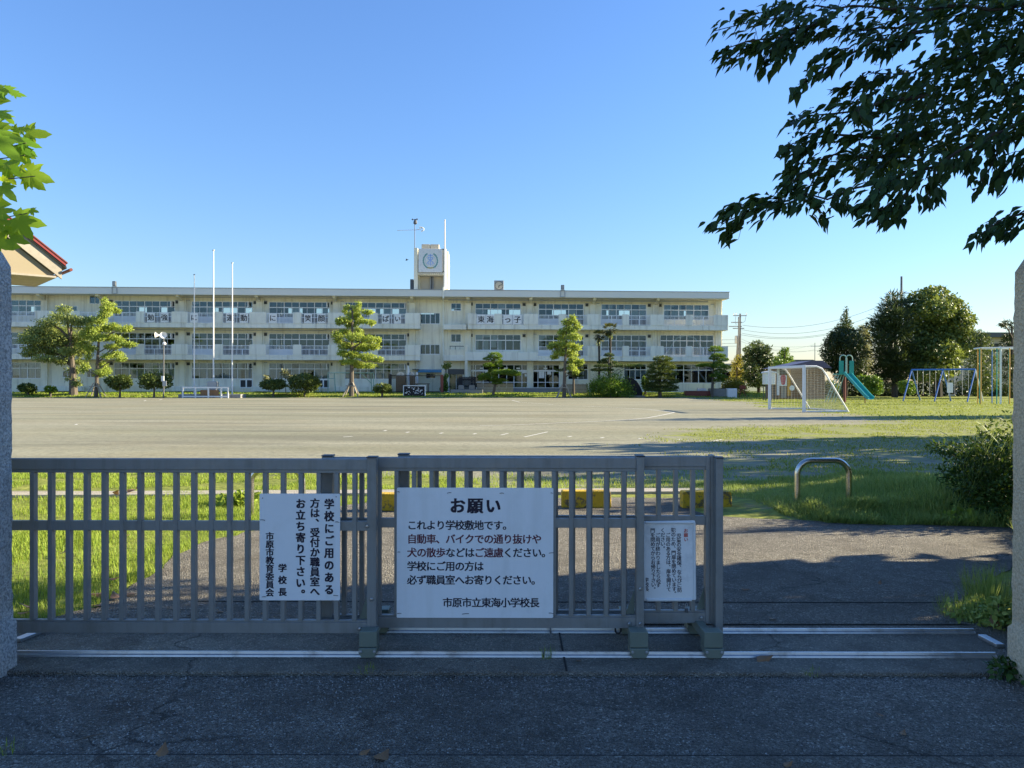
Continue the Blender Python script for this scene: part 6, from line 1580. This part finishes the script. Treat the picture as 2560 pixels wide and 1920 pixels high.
for x, y, L_, ang in lv:
    px, py = c2(x, y); Y = 5.6 + rng.normal() * .18; q = P(px, py, Y)
    d = Vector((math.cos(R(ang)), rng.normal() * .2 + .1, math.sin(R(ang)))).normalized()
    s_ = L_ * .3255 / F * Y * 1.18
    pos.append(q - d * s_ * .5); tip.append(d); sz.append(s_)
    nr.append(Vector((rng.normal() * .35 + .1, -1.0, .55 + rng.normal() * .35)))
for k in range(420):                                      # rest of the crown, outside the frame
    q = Vector((-5.9 + rng.normal() * .9, 6.4 + rng.normal() * .8, 3.3 + rng.normal() * .75))
    if q.x / q.y > -.69: continue
    pos.append(q); tip.append(Vector(tuple(rand_dir(1)[0])) + Vector((.3, 0, -.5))); nr.append(Vector((0, -.3, 1)) + Vector(tuple(rand_dir(1)[0])) * .6); sz.append(.22)
scatter('crown', MAPLE, pos, tip, nr, np.array(sz), M['maple'], pl_t)
pl_t_o = Vector((-6.6, 6.6, 0))
for ch in pl_t.children:
    if ch.name.startswith('crown'): ch.location = -pl_t_o
b = MB(); b.tube([(0, 0, -.1), (.05, 0, 2.0), (0, -.1, 4.6)], [.16, .13, .06], 10)
for i_, q in enumerate(lv[::4]):
    px, py = c2(q[0] - 40, q[1]); w_ = P(px, py, 5.62) - pl_t_o
    s_ = Vector((0, -.05, min(4.2, max(1.5, w_.z - .55 + .12 * (i_ % 3)))))
    m1 = s_.lerp(w_, .35) + Vector((0, .12 * (i_ % 3 - 1), .16)); m2 = s_.lerp(w_, .72) + Vector((0, .06 * (i_ % 2), .10))
    b.tube([s_, m1, m2, w_], [.022, .014, .008, .003], 6)
b.build('trunk', M['bark'], pl_t, smooth=True)

# ================================================================== CHERRY TREE AT THE UPPER RIGHT
ch_o = Vector((6.4, 5.6, 0))
ch_t = thing('cherry_tree', ch_o, 'dark backlit cherry tree with drooping branches over the upper right', 'tree')
c1_ = lambda x, y: (1740 + x * .3857, y * .3857)
BR = [([(2300, 40), (1900, 60), (1500, 60), (900, 60), (520, 110), (300, 150), (110, 205)], 5.2, 90),
      ([(900, 110), (640, 220), (380, 310), (200, 400)], 5.1, 70), ([(700, 60), (450, 80), (270, 100)], 5.3, 50), ([(560, 240), (330, 270), (160, 330)], 5.0, 50),
      ([(1500, 120), (1300, 180), (1000, 200), (800, 220)], 5.2, 75), ([(760, 200), (640, 280), (520, 400)], 5.1, 60), ([(700, 170), (620, 200), (480, 330), (440, 400)], 5.2, 50),
      ([(1500, 200), (1250, 260), (1080, 300), (960, 370), (820, 460), (720, 520), (630, 590)], 5.0, 55), ([(1000, 310), (880, 330), (780, 370)], 5.0, 30), ([(1400, 230), (1270, 300), (1180, 320)], 5.0, 40),
      ([(2300, 270), (1900, 330), (1700, 380), (1400, 470), (1200, 530), (1050, 600), (900, 650)], 5.4, 80), ([(1250, 480), (1120, 480), (1060, 510)], 5.3, 40), ([(1100, 560), (1000, 560), (920, 580)], 5.3, 30),
      ([(1500, 620), (1300, 650), (1150, 680), (1060, 720), (900, 740), (720, 750), (590, 790)], 5.1, 75), ([(1050, 640), (1060, 720), (1080, 800)], 5.0, 60), ([(950, 780), (800, 860), (700, 860)], 5.1, 55),
      ([(1500, 880), (1200, 900), (1000, 880), (850, 870), (700, 930), (560, 970)], 5.2, 75), ([(760, 920), (700, 980), (620, 1030)], 5.2, 50), ([(1150, 870), (1050, 870), (960, 900)], 5.1, 25),
      ([(1400, 1020), (1100, 1020), (900, 1000), (750, 1050), (600, 1110)], 5.3, 80), ([(1000, 1060), (800, 1110), (640, 1170), (550, 1200)], 5.2, 60), ([(900, 1140), (700, 1220), (570, 1240)], 5.2, 50),
      ([(2300, 740), (2000, 850), (1850, 930), (1550, 1080), (1200, 1180), (850, 1290), (600, 1310), (400, 1350), (220, 1420), (80, 1475)], 5.0, 85), ([(600, 1300), (420, 1330), (190, 1350)], 5.0, 45), ([(560, 1290), (460, 1280), (390, 1280)], 5.0, 30), ([(330, 1380), (230, 1450), (210, 1500)], 5.0, 40),
      ([(1300, 1150), (1150, 1260), (1050, 1350)], 4.9, 45), ([(1450, 1130), (1350, 1280), (1200, 1360), (1080, 1410)], 4.9, 65), ([(1350, 1280), (1330, 1350), (1200, 1430)], 4.9, 60), ([(1560, 1080), (1540, 1180), (1490, 1320)], 4.9, 50), ([(1500, 1150), (1560, 1230), (1580, 1280)], 4.9, 30), ([(700, 1300), (820, 1380), (830, 1420)], 5.0, 50), ([(900, 1260), (960, 1320), (980, 1360)], 5.0, 40),
      ([(1950, 880), (1950, 1000), (1900, 1100), (1830, 1200)], 5.0, 65), ([(2200, 900), (2060, 1020), (2000, 1100), (1960, 1190)], 5.0, 70), ([(2300, 1000), (2130, 1050), (2090, 1100)], 4.9, 50), ([(1700, 1000), (1680, 1080), (1640, 1130)], 5.0, 50), ([(1800, 960), (1780, 1030), (1760, 1080)], 5.0, 45),
      ([(2400, 1280), (2126, 1380), (1990, 1420), (1900, 1480), (1820, 1540)], 4.8, 60), ([(2126, 1390), (2050, 1470), (2000, 1510)], 4.8, 45)]
bm_ = MB(); pos, tip, nr, sz = [], [], [], []
def add_leaf(q, d, s_):
    pos.append(q); tip.append(d); sz.append(s_); nr.append(Vector((rng.normal() * .45, -.35 + rng.normal() * .5, .8)))
for pts, Y, wd in BR:
    P3 = [P(*c1_(x, y), Y + .10 * math.sin(x * .01)) for x, y in pts]
    ln = sum((P3[i + 1] - P3[i]).length for i in range(len(P3) - 1))
    Q3 = [P3[0]]
    for i_ in range(len(P3) - 1):
        s_l = (P3[i_ + 1] - P3[i_]).length; kk = max(1, int(s_l / .12))
        for j_ in range(1, kk + 1):
            w_ = .012 if j_ < kk else .004
            Q3.append(P3[i_].lerp(P3[i_ + 1], j_ / kk) + Vector((0, rng.normal() * w_, rng.normal() * w_ + .02 * math.sin(3.1416 * j_ / kk))))
    P3 = Q3
    bm_.tube([q - ch_o for q in P3], [max(.0025, .012 * (1 - i / (len(P3) - 1)) * min(1, ln / 1.2) + .0025) for i in range(len(P3))], 6)
    if pts[0][0] >= 2126:
        e0 = P3[0] - ch_o; e1 = Vector((0.02, -.03, max(1.6, min(4.6, e0.z - .55)))); bm_.tube([e1, e1.lerp(e0, .5) + Vector((0, .1, .18)), e0], [.05, .03, .0145], 8)
    n = int(ln / .0086); fw = (P3[-1] - P3[0]).normalized()
    for k in range(n):
        f_ = (k + rng.random()) / n * (len(P3) - 1); i = min(int(f_), len(P3) - 2); q = P3[i].lerp(P3[i + 1], f_ - i); dd = (P3[i + 1] - P3[i]).normalized()
        r_ = wd * .3857 / F * Y * (1.0 if f_ < len(P3) - 1.5 else .6)
        off = Vector((rng.normal() * .35, rng.normal() * .9, rng.normal() * .5 - .1)) * r_
        sgn = 1 if rng.random() < .5 else -1
        d = dd * .75 + Vector((0, 0, -1)) * (.25 + .35 * rng.random()) + Vector((rng.normal() * .22, rng.normal() * .45, rng.normal() * .18 + .18 * sgn))
        if k % 9 == 0: bm_.tube([q - ch_o, q + off * .5 + Vector((0, 0, .01)) - ch_o, q + off - ch_o], [.0028, .002, .0012], 4)
        add_leaf(q + off, d, .090 * rng.uniform(.6, 1.25))
# dense interior of the crown that fills the corner
reg = [(1100, -40), (2350, -40), (2350, 870), (1950, 880), (1720, 960), (1500, 1060), (1250, 1130), (1020, 1120), (960, 1010), (1180, 900), (1330, 700), (1250, 560), (1500, 420), (1650, 230), (1450, 120)]
cnt = 0
while cnt < 2700:
    x, y = rng.uniform(900, 2350), rng.uniform(-40, 1150)
    if not in_poly(np.array([x]), np.array([y]), reg)[0]: continue
    Y = rng.uniform(5.0, 6.6); cnt += 1
    add_leaf(P(*c1_(x, y), Y), Vector((-.6 + rng.normal() * .5, rng.normal() * .6, -.55 + rng.normal() * .4)), .09 * rng.uniform(.65, 1.25))
for k in range(12500):                                     # the rest of the crown, right of and above the frame
    d = rand_dir(1)[0]; r_ = rng.random() ** .4
    q = Vector((6.9 + d[0] * 3.3 * r_, 5.0 + d[1] * 3.6 * r_, 5.0 + d[2] * 2.6 * r_))
    if abs(q.x / max(.5, q.y)) < .70 and q.z < 1.55 + .53 * q.y and q.y > 0: continue
    add_leaf(q, Vector((rng.normal(), rng.normal(), -.6 + rng.normal() * .4)), .20 * rng.uniform(.8, 1.3))
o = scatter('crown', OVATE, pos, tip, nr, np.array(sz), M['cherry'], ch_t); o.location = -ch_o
o = bm_.build('branch', M['barkdk'], ch_t, smooth=True)
b = MB(); b.tube([(0, 0, -.1), (.05, 0, 1.1), (0, -.05, 2.2), (.1, 0, 3.4), (0, .1, 5.6)], [.20, .16, .14, .10, .05], 12)
for q, z_ in (((-2.0, -.4, 3.55), 2.3), ((-2.2, -.3, 2.95), 2.0), ((-1.9, -.5, 4.2), 3.0), ((1.8, .4, 4.6), 2.8), ((.8, 1.9, 5.4), 3.2), ((.4, -1.9, 5.3), 3.2), ((-2.4, -.6, 2.6), 1.9)):
    b.tube([(0, 0, z_), (q[0] * .5, q[1] * .5, (z_ + q[2]) / 2 + .15), q], [.07, .045, .02], 8)
b.build('trunk', M['barkdk'], ch_t, smooth=True)
# ================================================================== SHRUB, WEEDS AND TREES ON THE RIGHT THAT SHADE THE GATE
pb_ = Vector((5.0, 8.9, 0))
t = thing('verge_shrub', pb_, 'dense leafy dark shrub with tall grass stems beside the right pillar', 'shrub')
def px_c(px, py, Y, rx, ry): q = P(px, py, Y); return (q.x - pb_.x, q.y - pb_.y, q.z, rx / F * Y, .55, ry / F * Y)
cs = [px_c(*q) for q in ((2440, 1165, 8.9, 48, 50), (2490, 1130, 9.1, 52, 50), (2462, 1220, 8.8, 62, 55), (2515, 1190, 9.0, 56, 70), (2408, 1200, 9.0, 30, 40), (2510, 1260, 8.6, 56, 50), (2446, 1265, 8.7, 44, 30), (2402, 1130, 9.0, 22, 18), (2376, 1122, 9.0, 14, 14))]
cs += [(1.2 + .9 * k, .1 * k, .6 + .1 * (k % 2), .8, .7, .65) for k in range(2)]
foliage('foliage', cs, 12000, .052, M['hedge'], t, tmpl=OVATE, width=1.0, shell=.6, droop=.1)
limbs('stems', M['barkdk'], t, [(.3, 0, -.1), (.3, 0, .35)], .015, .012, [c[:3] for c in cs], .007)
pos, tip, nr, sz = [], [], [], []
for k in range(110):                                      # stalks of tall grass growing through it
    q = P(rng.uniform(2400, 2530), rng.uniform(1120, 1240), 8.55); q = Vector((q.x - pb_.x, q.y - pb_.y, q.z)); lean = Vector((rng.normal() * .35, rng.normal() * .2, 1))
    pos.append(q); tip.append(lean); nr.append(Vector((1, -.5, 0)) * (1 if rng.random() < .5 else -1)); sz.append(rng.uniform(.40, .78))
TALL = (np.array([(-.5, 0, 0), (.5, 0, 0), (.45, .35, .03), (-.45, .35, .03), (.3, .7, .14), (-.3, .7, .14), (0, 1, .34), (0, 1, .34)]), [(0, 1, 2, 3), (3, 2, 4, 5), (5, 4, 6, 7)])
TUFT = (np.array([(-.5, 0, 0), (.5, 0, 0), (.38, .55, .10), (-.38, .55, .10), (.04, 1, .34), (-.04, 1, .34)]), [(0, 1, 2, 3), (3, 2, 4, 5)])
scatter('grass_stalks', TALL, pos, tip, nr, np.array(sz), M['grassd'], t, .030)
def hedge_thing(name, x0, y0, x1, y1, zt, label, n, size, m='hedge', wd=.7, cat='hedge'):
    a, c = Vector((x0, y0, 0)), Vector((x1, y1, 0)); t = thing(name, (a + c) / 2, label, cat); k = max(3, int((c - a).length / 1.0)); cs = []
    for i in range(k + 1):
        q = a.lerp(c, i / k) - (a + c) / 2
        for z in np.arange(.5, zt, .9): cs.append((q.x + rng.normal() * .15, q.y + rng.normal() * .15, z, .85, wd, .6))
    foliage('leaves', cs, n, size, M[m], t, width=.7, shell=.8)
    limbs('stems', M['barkdk'], t, [(0, 0, -.1), (0, 0, zt * .7)], .06, .03)
hedge_thing('shade_hedge', 6.6, 1.4, 8.4, 6.9, 5.0, 'tall dark unseen hedge added for shade behind the right gate pillar', 24000, .24)  # added out of view, its height set to keep sun off the road
def shade_tree(x, y, zt, zb, rx, ry, n, label, size=.3, m='dark'):
    t = thing('shade_tree', (x, y, 0), label, 'tree', 'trees right of the schoolyard'); cs = []
    for k in range(22):
        d = rand_dir(1)[0]; cs.append((d[0] * rx * .7, d[1] * ry * .7, (zt + zb) / 2 + d[2] * (zt - zb) * .36, rx * .45, ry * .45, (zt - zb) * .22))
    foliage('crown', cs, n, size, M[m], t, width=.7, shell=.7)
    limbs('trunk', M['barkdk'], t, [(0, 0, -.1), (.1, 0, zb), (0, .1, (zt + zb) / 2)], .22, .1, [c[:3] for c in cs[:10]], .04)
shade_tree(19, 16.6, 6.6, .4, 2.3, 2.5, 6800, 'broad dark tree right of the yard whose shadow crosses the patchy grass', .34)
shade_tree(19.5, 21.2, 6.5, .4, 2.2, 2.3, 5800, 'second dark tree right of the yard, farther than the broad one', .34)
shade_tree(29, 36.4, 8.6, .5, 2.2, 1.6, 5000, 'slim tree right of the yard casting the thin band across the field')
shade_tree(13.0, 11.5, 4.1, .3, 2.2, 1.2, 4500, 'low bushy tree right of the yard behind the verge shrub', .24)

# ================================================================== GRASS
def blades(name, x, y, hgt, m, wid, lean=.35, zoff=0.0):
    n = len(x); z = height(x, y) + zoff
    az = rng.random(n) * 6.283; tip = np.stack([np.cos(az) * lean * rng.random(n), np.sin(az) * lean * rng.random(n), np.ones(n)], -1)
    nr = np.stack([np.cos(az + 1.3 * rng.normal(size=n)), np.sin(az), np.zeros(n)], -1)
    o = scatter(name, TUFT, np.stack([x, y, z], -1), tip, nr, hgt, m, None, wid)
    return tag(o, kind='stuff')
def sample(n, x0, x1, y0, y1, dens):
    X_, Y_ = [], []; got = 0
    while got < n:
        x = rng.uniform(x0, x1, 4 * n); y = rng.uniform(y0, y1, 4 * n); k = rng.random(4 * n) < dens(x, y)
        X_.append(x[k]); Y_.append(y[k]); got += int(k.sum())
    return np.concatenate(X_)[:n], np.concatenate(Y_)[:n]
inv = lambda x, y: ~in_poly(x, y, DRVP)
# near lawn on the left
x, y = sample(62000, -9.0, -.9, 4.95, 10.55, lambda x, y: inv(x, y) * (x < -.75) * (.35 + .65 * vnoise(x, y, .35, 8)) * np.where(x < -5, .35, 1))
blades('lawn_grass', x, y, (.026 + .045 * vnoise(x, y, .5, 9)) * rng.uniform(.6, 1.3, len(x)), M['grassn'], .10)
# strip beyond the kerb
x, y = sample(26000, -9.5, 6.5, 10.95, 14.0, lambda x, y: np.clip(grass_amount(x, y) * 1.3 - .25, 0, 1) * (vnoise(x, y, .5, 12) > .33) * np.where(x > -.8, .7, 1))
blades('verge_strip_grass', x, y, .045 * rng.uniform(.5, 1.4, len(x)), M['grassn'], .16)
# mound on the right
x, y = sample(76000, 2.2, 8.8, 6.8, 12.4, lambda x, y: inv(x, y) * smooth(2.2, 2.9, x) * (.4 + .6 * vnoise(x, y, .4, 14)) * ((x - 5.4) ** 2 / 15 + (y - 9.0) ** 2 / 9.0 < 1.05 + .5 * vnoise(x, y, .5, 3)))
blades('mound_grass', x, y, (.035 + .08 * vnoise(x, y, .6, 15) + .09 * smooth(4.4, 5.2, x)) * rng.uniform(.6, 1.3, len(x)), M['grassd'], .075, .5)
x, y = sample(30000, 2.4, 6.4, 8.0, 9.1, lambda x, y: inv(x, y) * (.25 + .75 * vnoise(x, y, .25, 24)))
blades('verge_edge_grass', x, y, (.03 + .09 * vnoise(x, y, .22, 25)) * rng.uniform(.6, 1.4, len(x)), M['grassd'], .085, .8)
# patchy grass of the right field and beyond the goal
x, y = sample(40000, 1.5, 24, 13.5, 34, lambda x, y: np.clip(grass_amount(x, y) * 1.5 - .45, 0, 1) * (vnoise(x, y, .9, 16) > .42) * (14 / y) ** 1.0)
blades('field_grass', x, y, .038 * rng.uniform(.5, 1.5, len(x)), M['grassy'], .35, .7)
x, y = sample(15000, 12, 44, 34, 80, lambda x, y: np.clip(grass_amount(x, y) * 1.5 - .4, 0, 1) * (vnoise(x, y, 2.2, 17) > .3))
blades('far_field_grass', x, y, .055 * rng.uniform(.5, 1.5, len(x)), M['grassy'], .8, .6)
# lawn in front of the school
x, y = sample(30000, -56, 30, 68, 84, lambda x, y: ((y - edge_y(x)) > .1) * ((y - edge_y(x)) < 6.5) * (.5 + .5 * vnoise(x, y, 1.4, 18)))
blades('school_lawn_grass', x, y, (.05 + .08 * vnoise(x, y, 1.6, 19)) * rng.uniform(.6, 1.4, len(x)), M['grassn'], .7, .5)
# weeds beside the right pillar
def weed(name, px, py, n, hh, rad, label, m='grassd', wid=.05):
    q = G(px, py); t = thing(name, (q.x, q.y, 0), label, 'weed'); pos, tip, nr, sz = [], [], [], []
    for k in range(n):
        a_ = rng.uniform(0, 6.28); r_ = rad * math.sqrt(rng.random()); v = Vector((math.cos(a_) * r_, math.sin(a_) * r_, 0)); pos.append(v)
        tip.append(Vector((math.cos(a_) * .7 * r_ / rad + rng.normal() * .2, math.sin(a_) * .7 * r_ / rad + rng.normal() * .2, 1))); nr.append(Vector((-math.cos(a_), -math.sin(a_), .2))); sz.append(hh * rng.uniform(.4, 1.1))
    scatter('blades', TALL, pos, tip, nr, np.array(sz), M[m], t, wid)
    return t
weed('grass_tuft', 2468, 1500, 420, .26, .15, 'tall feathery grass tuft growing beside the right pillar', wid=.02)
weed('grass_tuft', 2425, 1540, 380, .14, .2, 'lower sprawling grass tuft left of the tall feathery tuft', wid=.035)
weed('grass_tuft', 1364, 1642, 36, .07, .05, 'tiny green tuft growing in the threshold joint under the large notice', wid=.06)
weed('grass_tuft', 912, 1678, 26, .035, .06, 'flat bit of weed in the road edge under the left gate truck', 'grassn', .1)
weed('grass_tuft', 2030, 1682, 30, .03, .07, 'flat bit of weed in the road edge right of the gate', 'grassn', .1)
weed('grass_tuft', 20, 1878, 30, .04, .06, 'flat weed in the gutter joint at the lower left', 'grassn', .1)
def leafy_weed(px, py, n, rad, hh, label, size=.05, m='hedge'):
    q = G(px, py); t = thing('leafy_weed', (q.x, q.y, 0), label, 'weed', 'leafy weeds beside the right pillar')
    foliage('leaves', [(0, 0, hh * .4, rad, rad, hh * .6), (rad * .5, rad * .3, hh * .7, rad * .6, rad * .6, hh * .4)], n, size, M[m], t, tmpl=OVATE, width=1.4, shell=1.0)
    limbs('stem', M['bark'], t, [(0, 0, -.02), (0, 0, hh)], .006, .003)
leafy_weed(2440, 1545, 700, .20, .10, 'dark leafy weed patch spreading by the end of the rear rail', .028, 'grassd')
leafy_weed(2496, 1570, 420, .10, .17, 'bright leafy weed squeezed between track end and right pillar', .034, 'grassd')
leafy_weed(2520, 1690, 160, .10, .08, 'small leafy weed at the foot of the right pillar by the road', .032, 'hedge')
leafy_weed(590, 1264, 300, .22, .16, 'leafy weed clump beside the left steel hoop', .07, 'grassn')
leafy_weed(1090 + 1300, 1310, 160, .2, .12, 'fresh weed clump at the front edge of the shaded verge', .06, 'grassn')

# ================================================================== FALLEN LEAVES, TWIGS, SCRAPS
def dead_leaf(px, py, s_, label, z=.012, first=[None]):
    q = G(px, py)
    if first[0] is None:
        tv, tf = OVATE; b = MB(); b.add([(v[0] * 1.5, v[1] - .5, -v[2] * 1.6 + abs(v[0]) * .35 + .05) for v in tv], tf); first[0] = o = b.build('fallen_leaf', M['deadleaf'], fix=False)
    else: o = first[0].copy(); COL.objects.link(o)
    o.location = (q.x, q.y, z); o.scale = (s_, s_, s_); o.rotation_euler = (rng.normal() * .25, rng.normal() * .25, rng.random() * 6.28)
    return tag(o, label, 'fallen leaf', 'fallen leaves')
DL = [(405, 1875, .085, 'curled tan leaf on the road joint at the lower left', -.01), (955, 1886, .10, 'dark brown curled leaf lying on the road joint under the large notice', -.01), (912, 1876, .05, 'small pale leaf left of the dark curled leaf on the road joint', -.01),
      (1910, 1651, .10, 'flattened brown leaf on the threshold right of the gate', .004), (1447, 1654, .04, 'tiny brown leaf on the threshold below the gate', .004), (2258, 1827, .045, 'small pale leaf alone on the road at the right', -.01), (1970, 1906, .05, 'reddish leaf on the gutter joint right of centre', -.01),
      (250, 1495, .12, 'broad dry leaf by the lawn edge, lowest of the left group', .02), (290, 1502, .13, 'largest dry leaf by the lawn edge in the left group', .03), (245, 1520, .10, 'pale leaf on the asphalt just off the left lawn', .015), (330, 1492, .10, 'dry leaf between lawn and asphalt, right end of the left group', .015), (285, 1464, .08, 'dry leaf standing up in the left lawn edge', .05),
      (70, 1530, .12, 'brown leaf by the foot of the left pillar', .03), (60, 1545, .09, 'second brown leaf by the foot of the left pillar', .03), (160, 1395, .09, 'pale leaf in the middle of the left lawn', .05), (318, 1352, .08, 'pinkish leaf in the left lawn near the asphalt', .05), (150, 1394, .06, 'small leaf tucked in the left lawn', .05),
      (330, 1238, .16, 'brown crumpled leaf on the far kerb behind the left leaf of the gate', .06), (290, 1244, .13, 'paler leaf on the far kerb left of the crumpled one', .06), (350, 1232, .12, 'upright brown leaf on the far kerb', .07),
      (2206, 1240, .10, 'brown leaf caught in the shaded verge grass', .10), (2360, 1266, .12, 'dark leaf deep in the shaded verge under the shrub', .10), (2030, 1292, .12, 'wilted leaf at the front edge of the verge under the hoop', .04), (2060, 1288, .10, 'second wilted leaf at the front edge of the verge', .04), (2280, 1304, .10, 'pale leaf on the asphalt edge below the verge', .02), (2450, 1306, .09, 'pale leaf on the asphalt edge near the right pillar', .02),
      (2485, 1577, .10, 'brown leaf among the weeds by the right pillar', .06), (2200, 1462, .055, 'white scrap lying on the shaded drive', .012), (1862, 1478, .07, 'thin pale scrap on the drive right of the gate', .012), (1930, 1552, .06, 'pale scrap near the rear rail right of the gate', .012), (550, 1533, .07, 'thin straw coloured leaf on the asphalt behind the left gate leaf', .012), (660, 1538, .06, 'thin leaf on the asphalt under the upright notice', .012), (2200, 1782, .04, 'tiny pale fleck on the road at the right', -.01)]
for px, py, s_, lab, z in DL: dead_leaf(px, py, s_, lab, z)
def twig(px0, py0, px1, py1, r, label, z=-.01):
    a, c = G(px0, py0), G(px1, py1); m_ = (a + c) / 2
    o = MB().tube([(a.x, a.y, z + r), (m_.x, m_.y + .008, z + r * 1.6), (c.x, c.y, z + r)], [r * .6, r, r * .4], 6).build('twig', M['bark'])
    return tag(o, label, 'twig', 'twigs on the road')
twig(185, 1850, 263, 1829, .004, 'thicker bare twig on the road at the lower left')
twig(222, 1908, 250, 1882, .002, 'thin twig crossing the gutter joint at the lower left')
twig(965, 1678, 988, 1677, .003, 'pale short stick on the threshold edge under the left gate truck', .0)
twig(2400, 1572, 2452, 1581, .003, 'dry stalk lying along the end of the rear rail', .01)
# loose grit along the threshold and the road
n = 9000
gx = rng.uniform(-3.6, 3.4, n); gy = np.where(rng.random(n) < .45, YT - np.abs(rng.normal(size=n)) * .12 - .02, rng.uniform(3.0, YT - .02, n)); gy = np.where((gx < -1.2) & (rng.random(n) < .5), rng.uniform(3.2, YT - .02, n), gy)
PEB = (np.array([(0, 0, 1), (1, 0, 0), (0, 1, 0), (-1, 0, 0), (0, -1, 0)]) * .5, [(0, 1, 2), (0, 2, 3), (0, 3, 4), (0, 4, 1)])
dirs = np.stack([np.cos(gx * 91), np.sin(gx * 91), np.zeros(n)], -1)
M['grit'] = leafmat('loose_grit', (0.05, 0.047, 0.042), (0.44, 0.41, 0.36), 0.0)
o = scatter('gravel', PEB, np.stack([gx, gy, np.full(n, -.0175)], -1), dirs, np.tile([0, 0, 1.0], (n, 1)), rng.uniform(.0035, .0105, n), M['grit']); tag(o, kind='stuff')
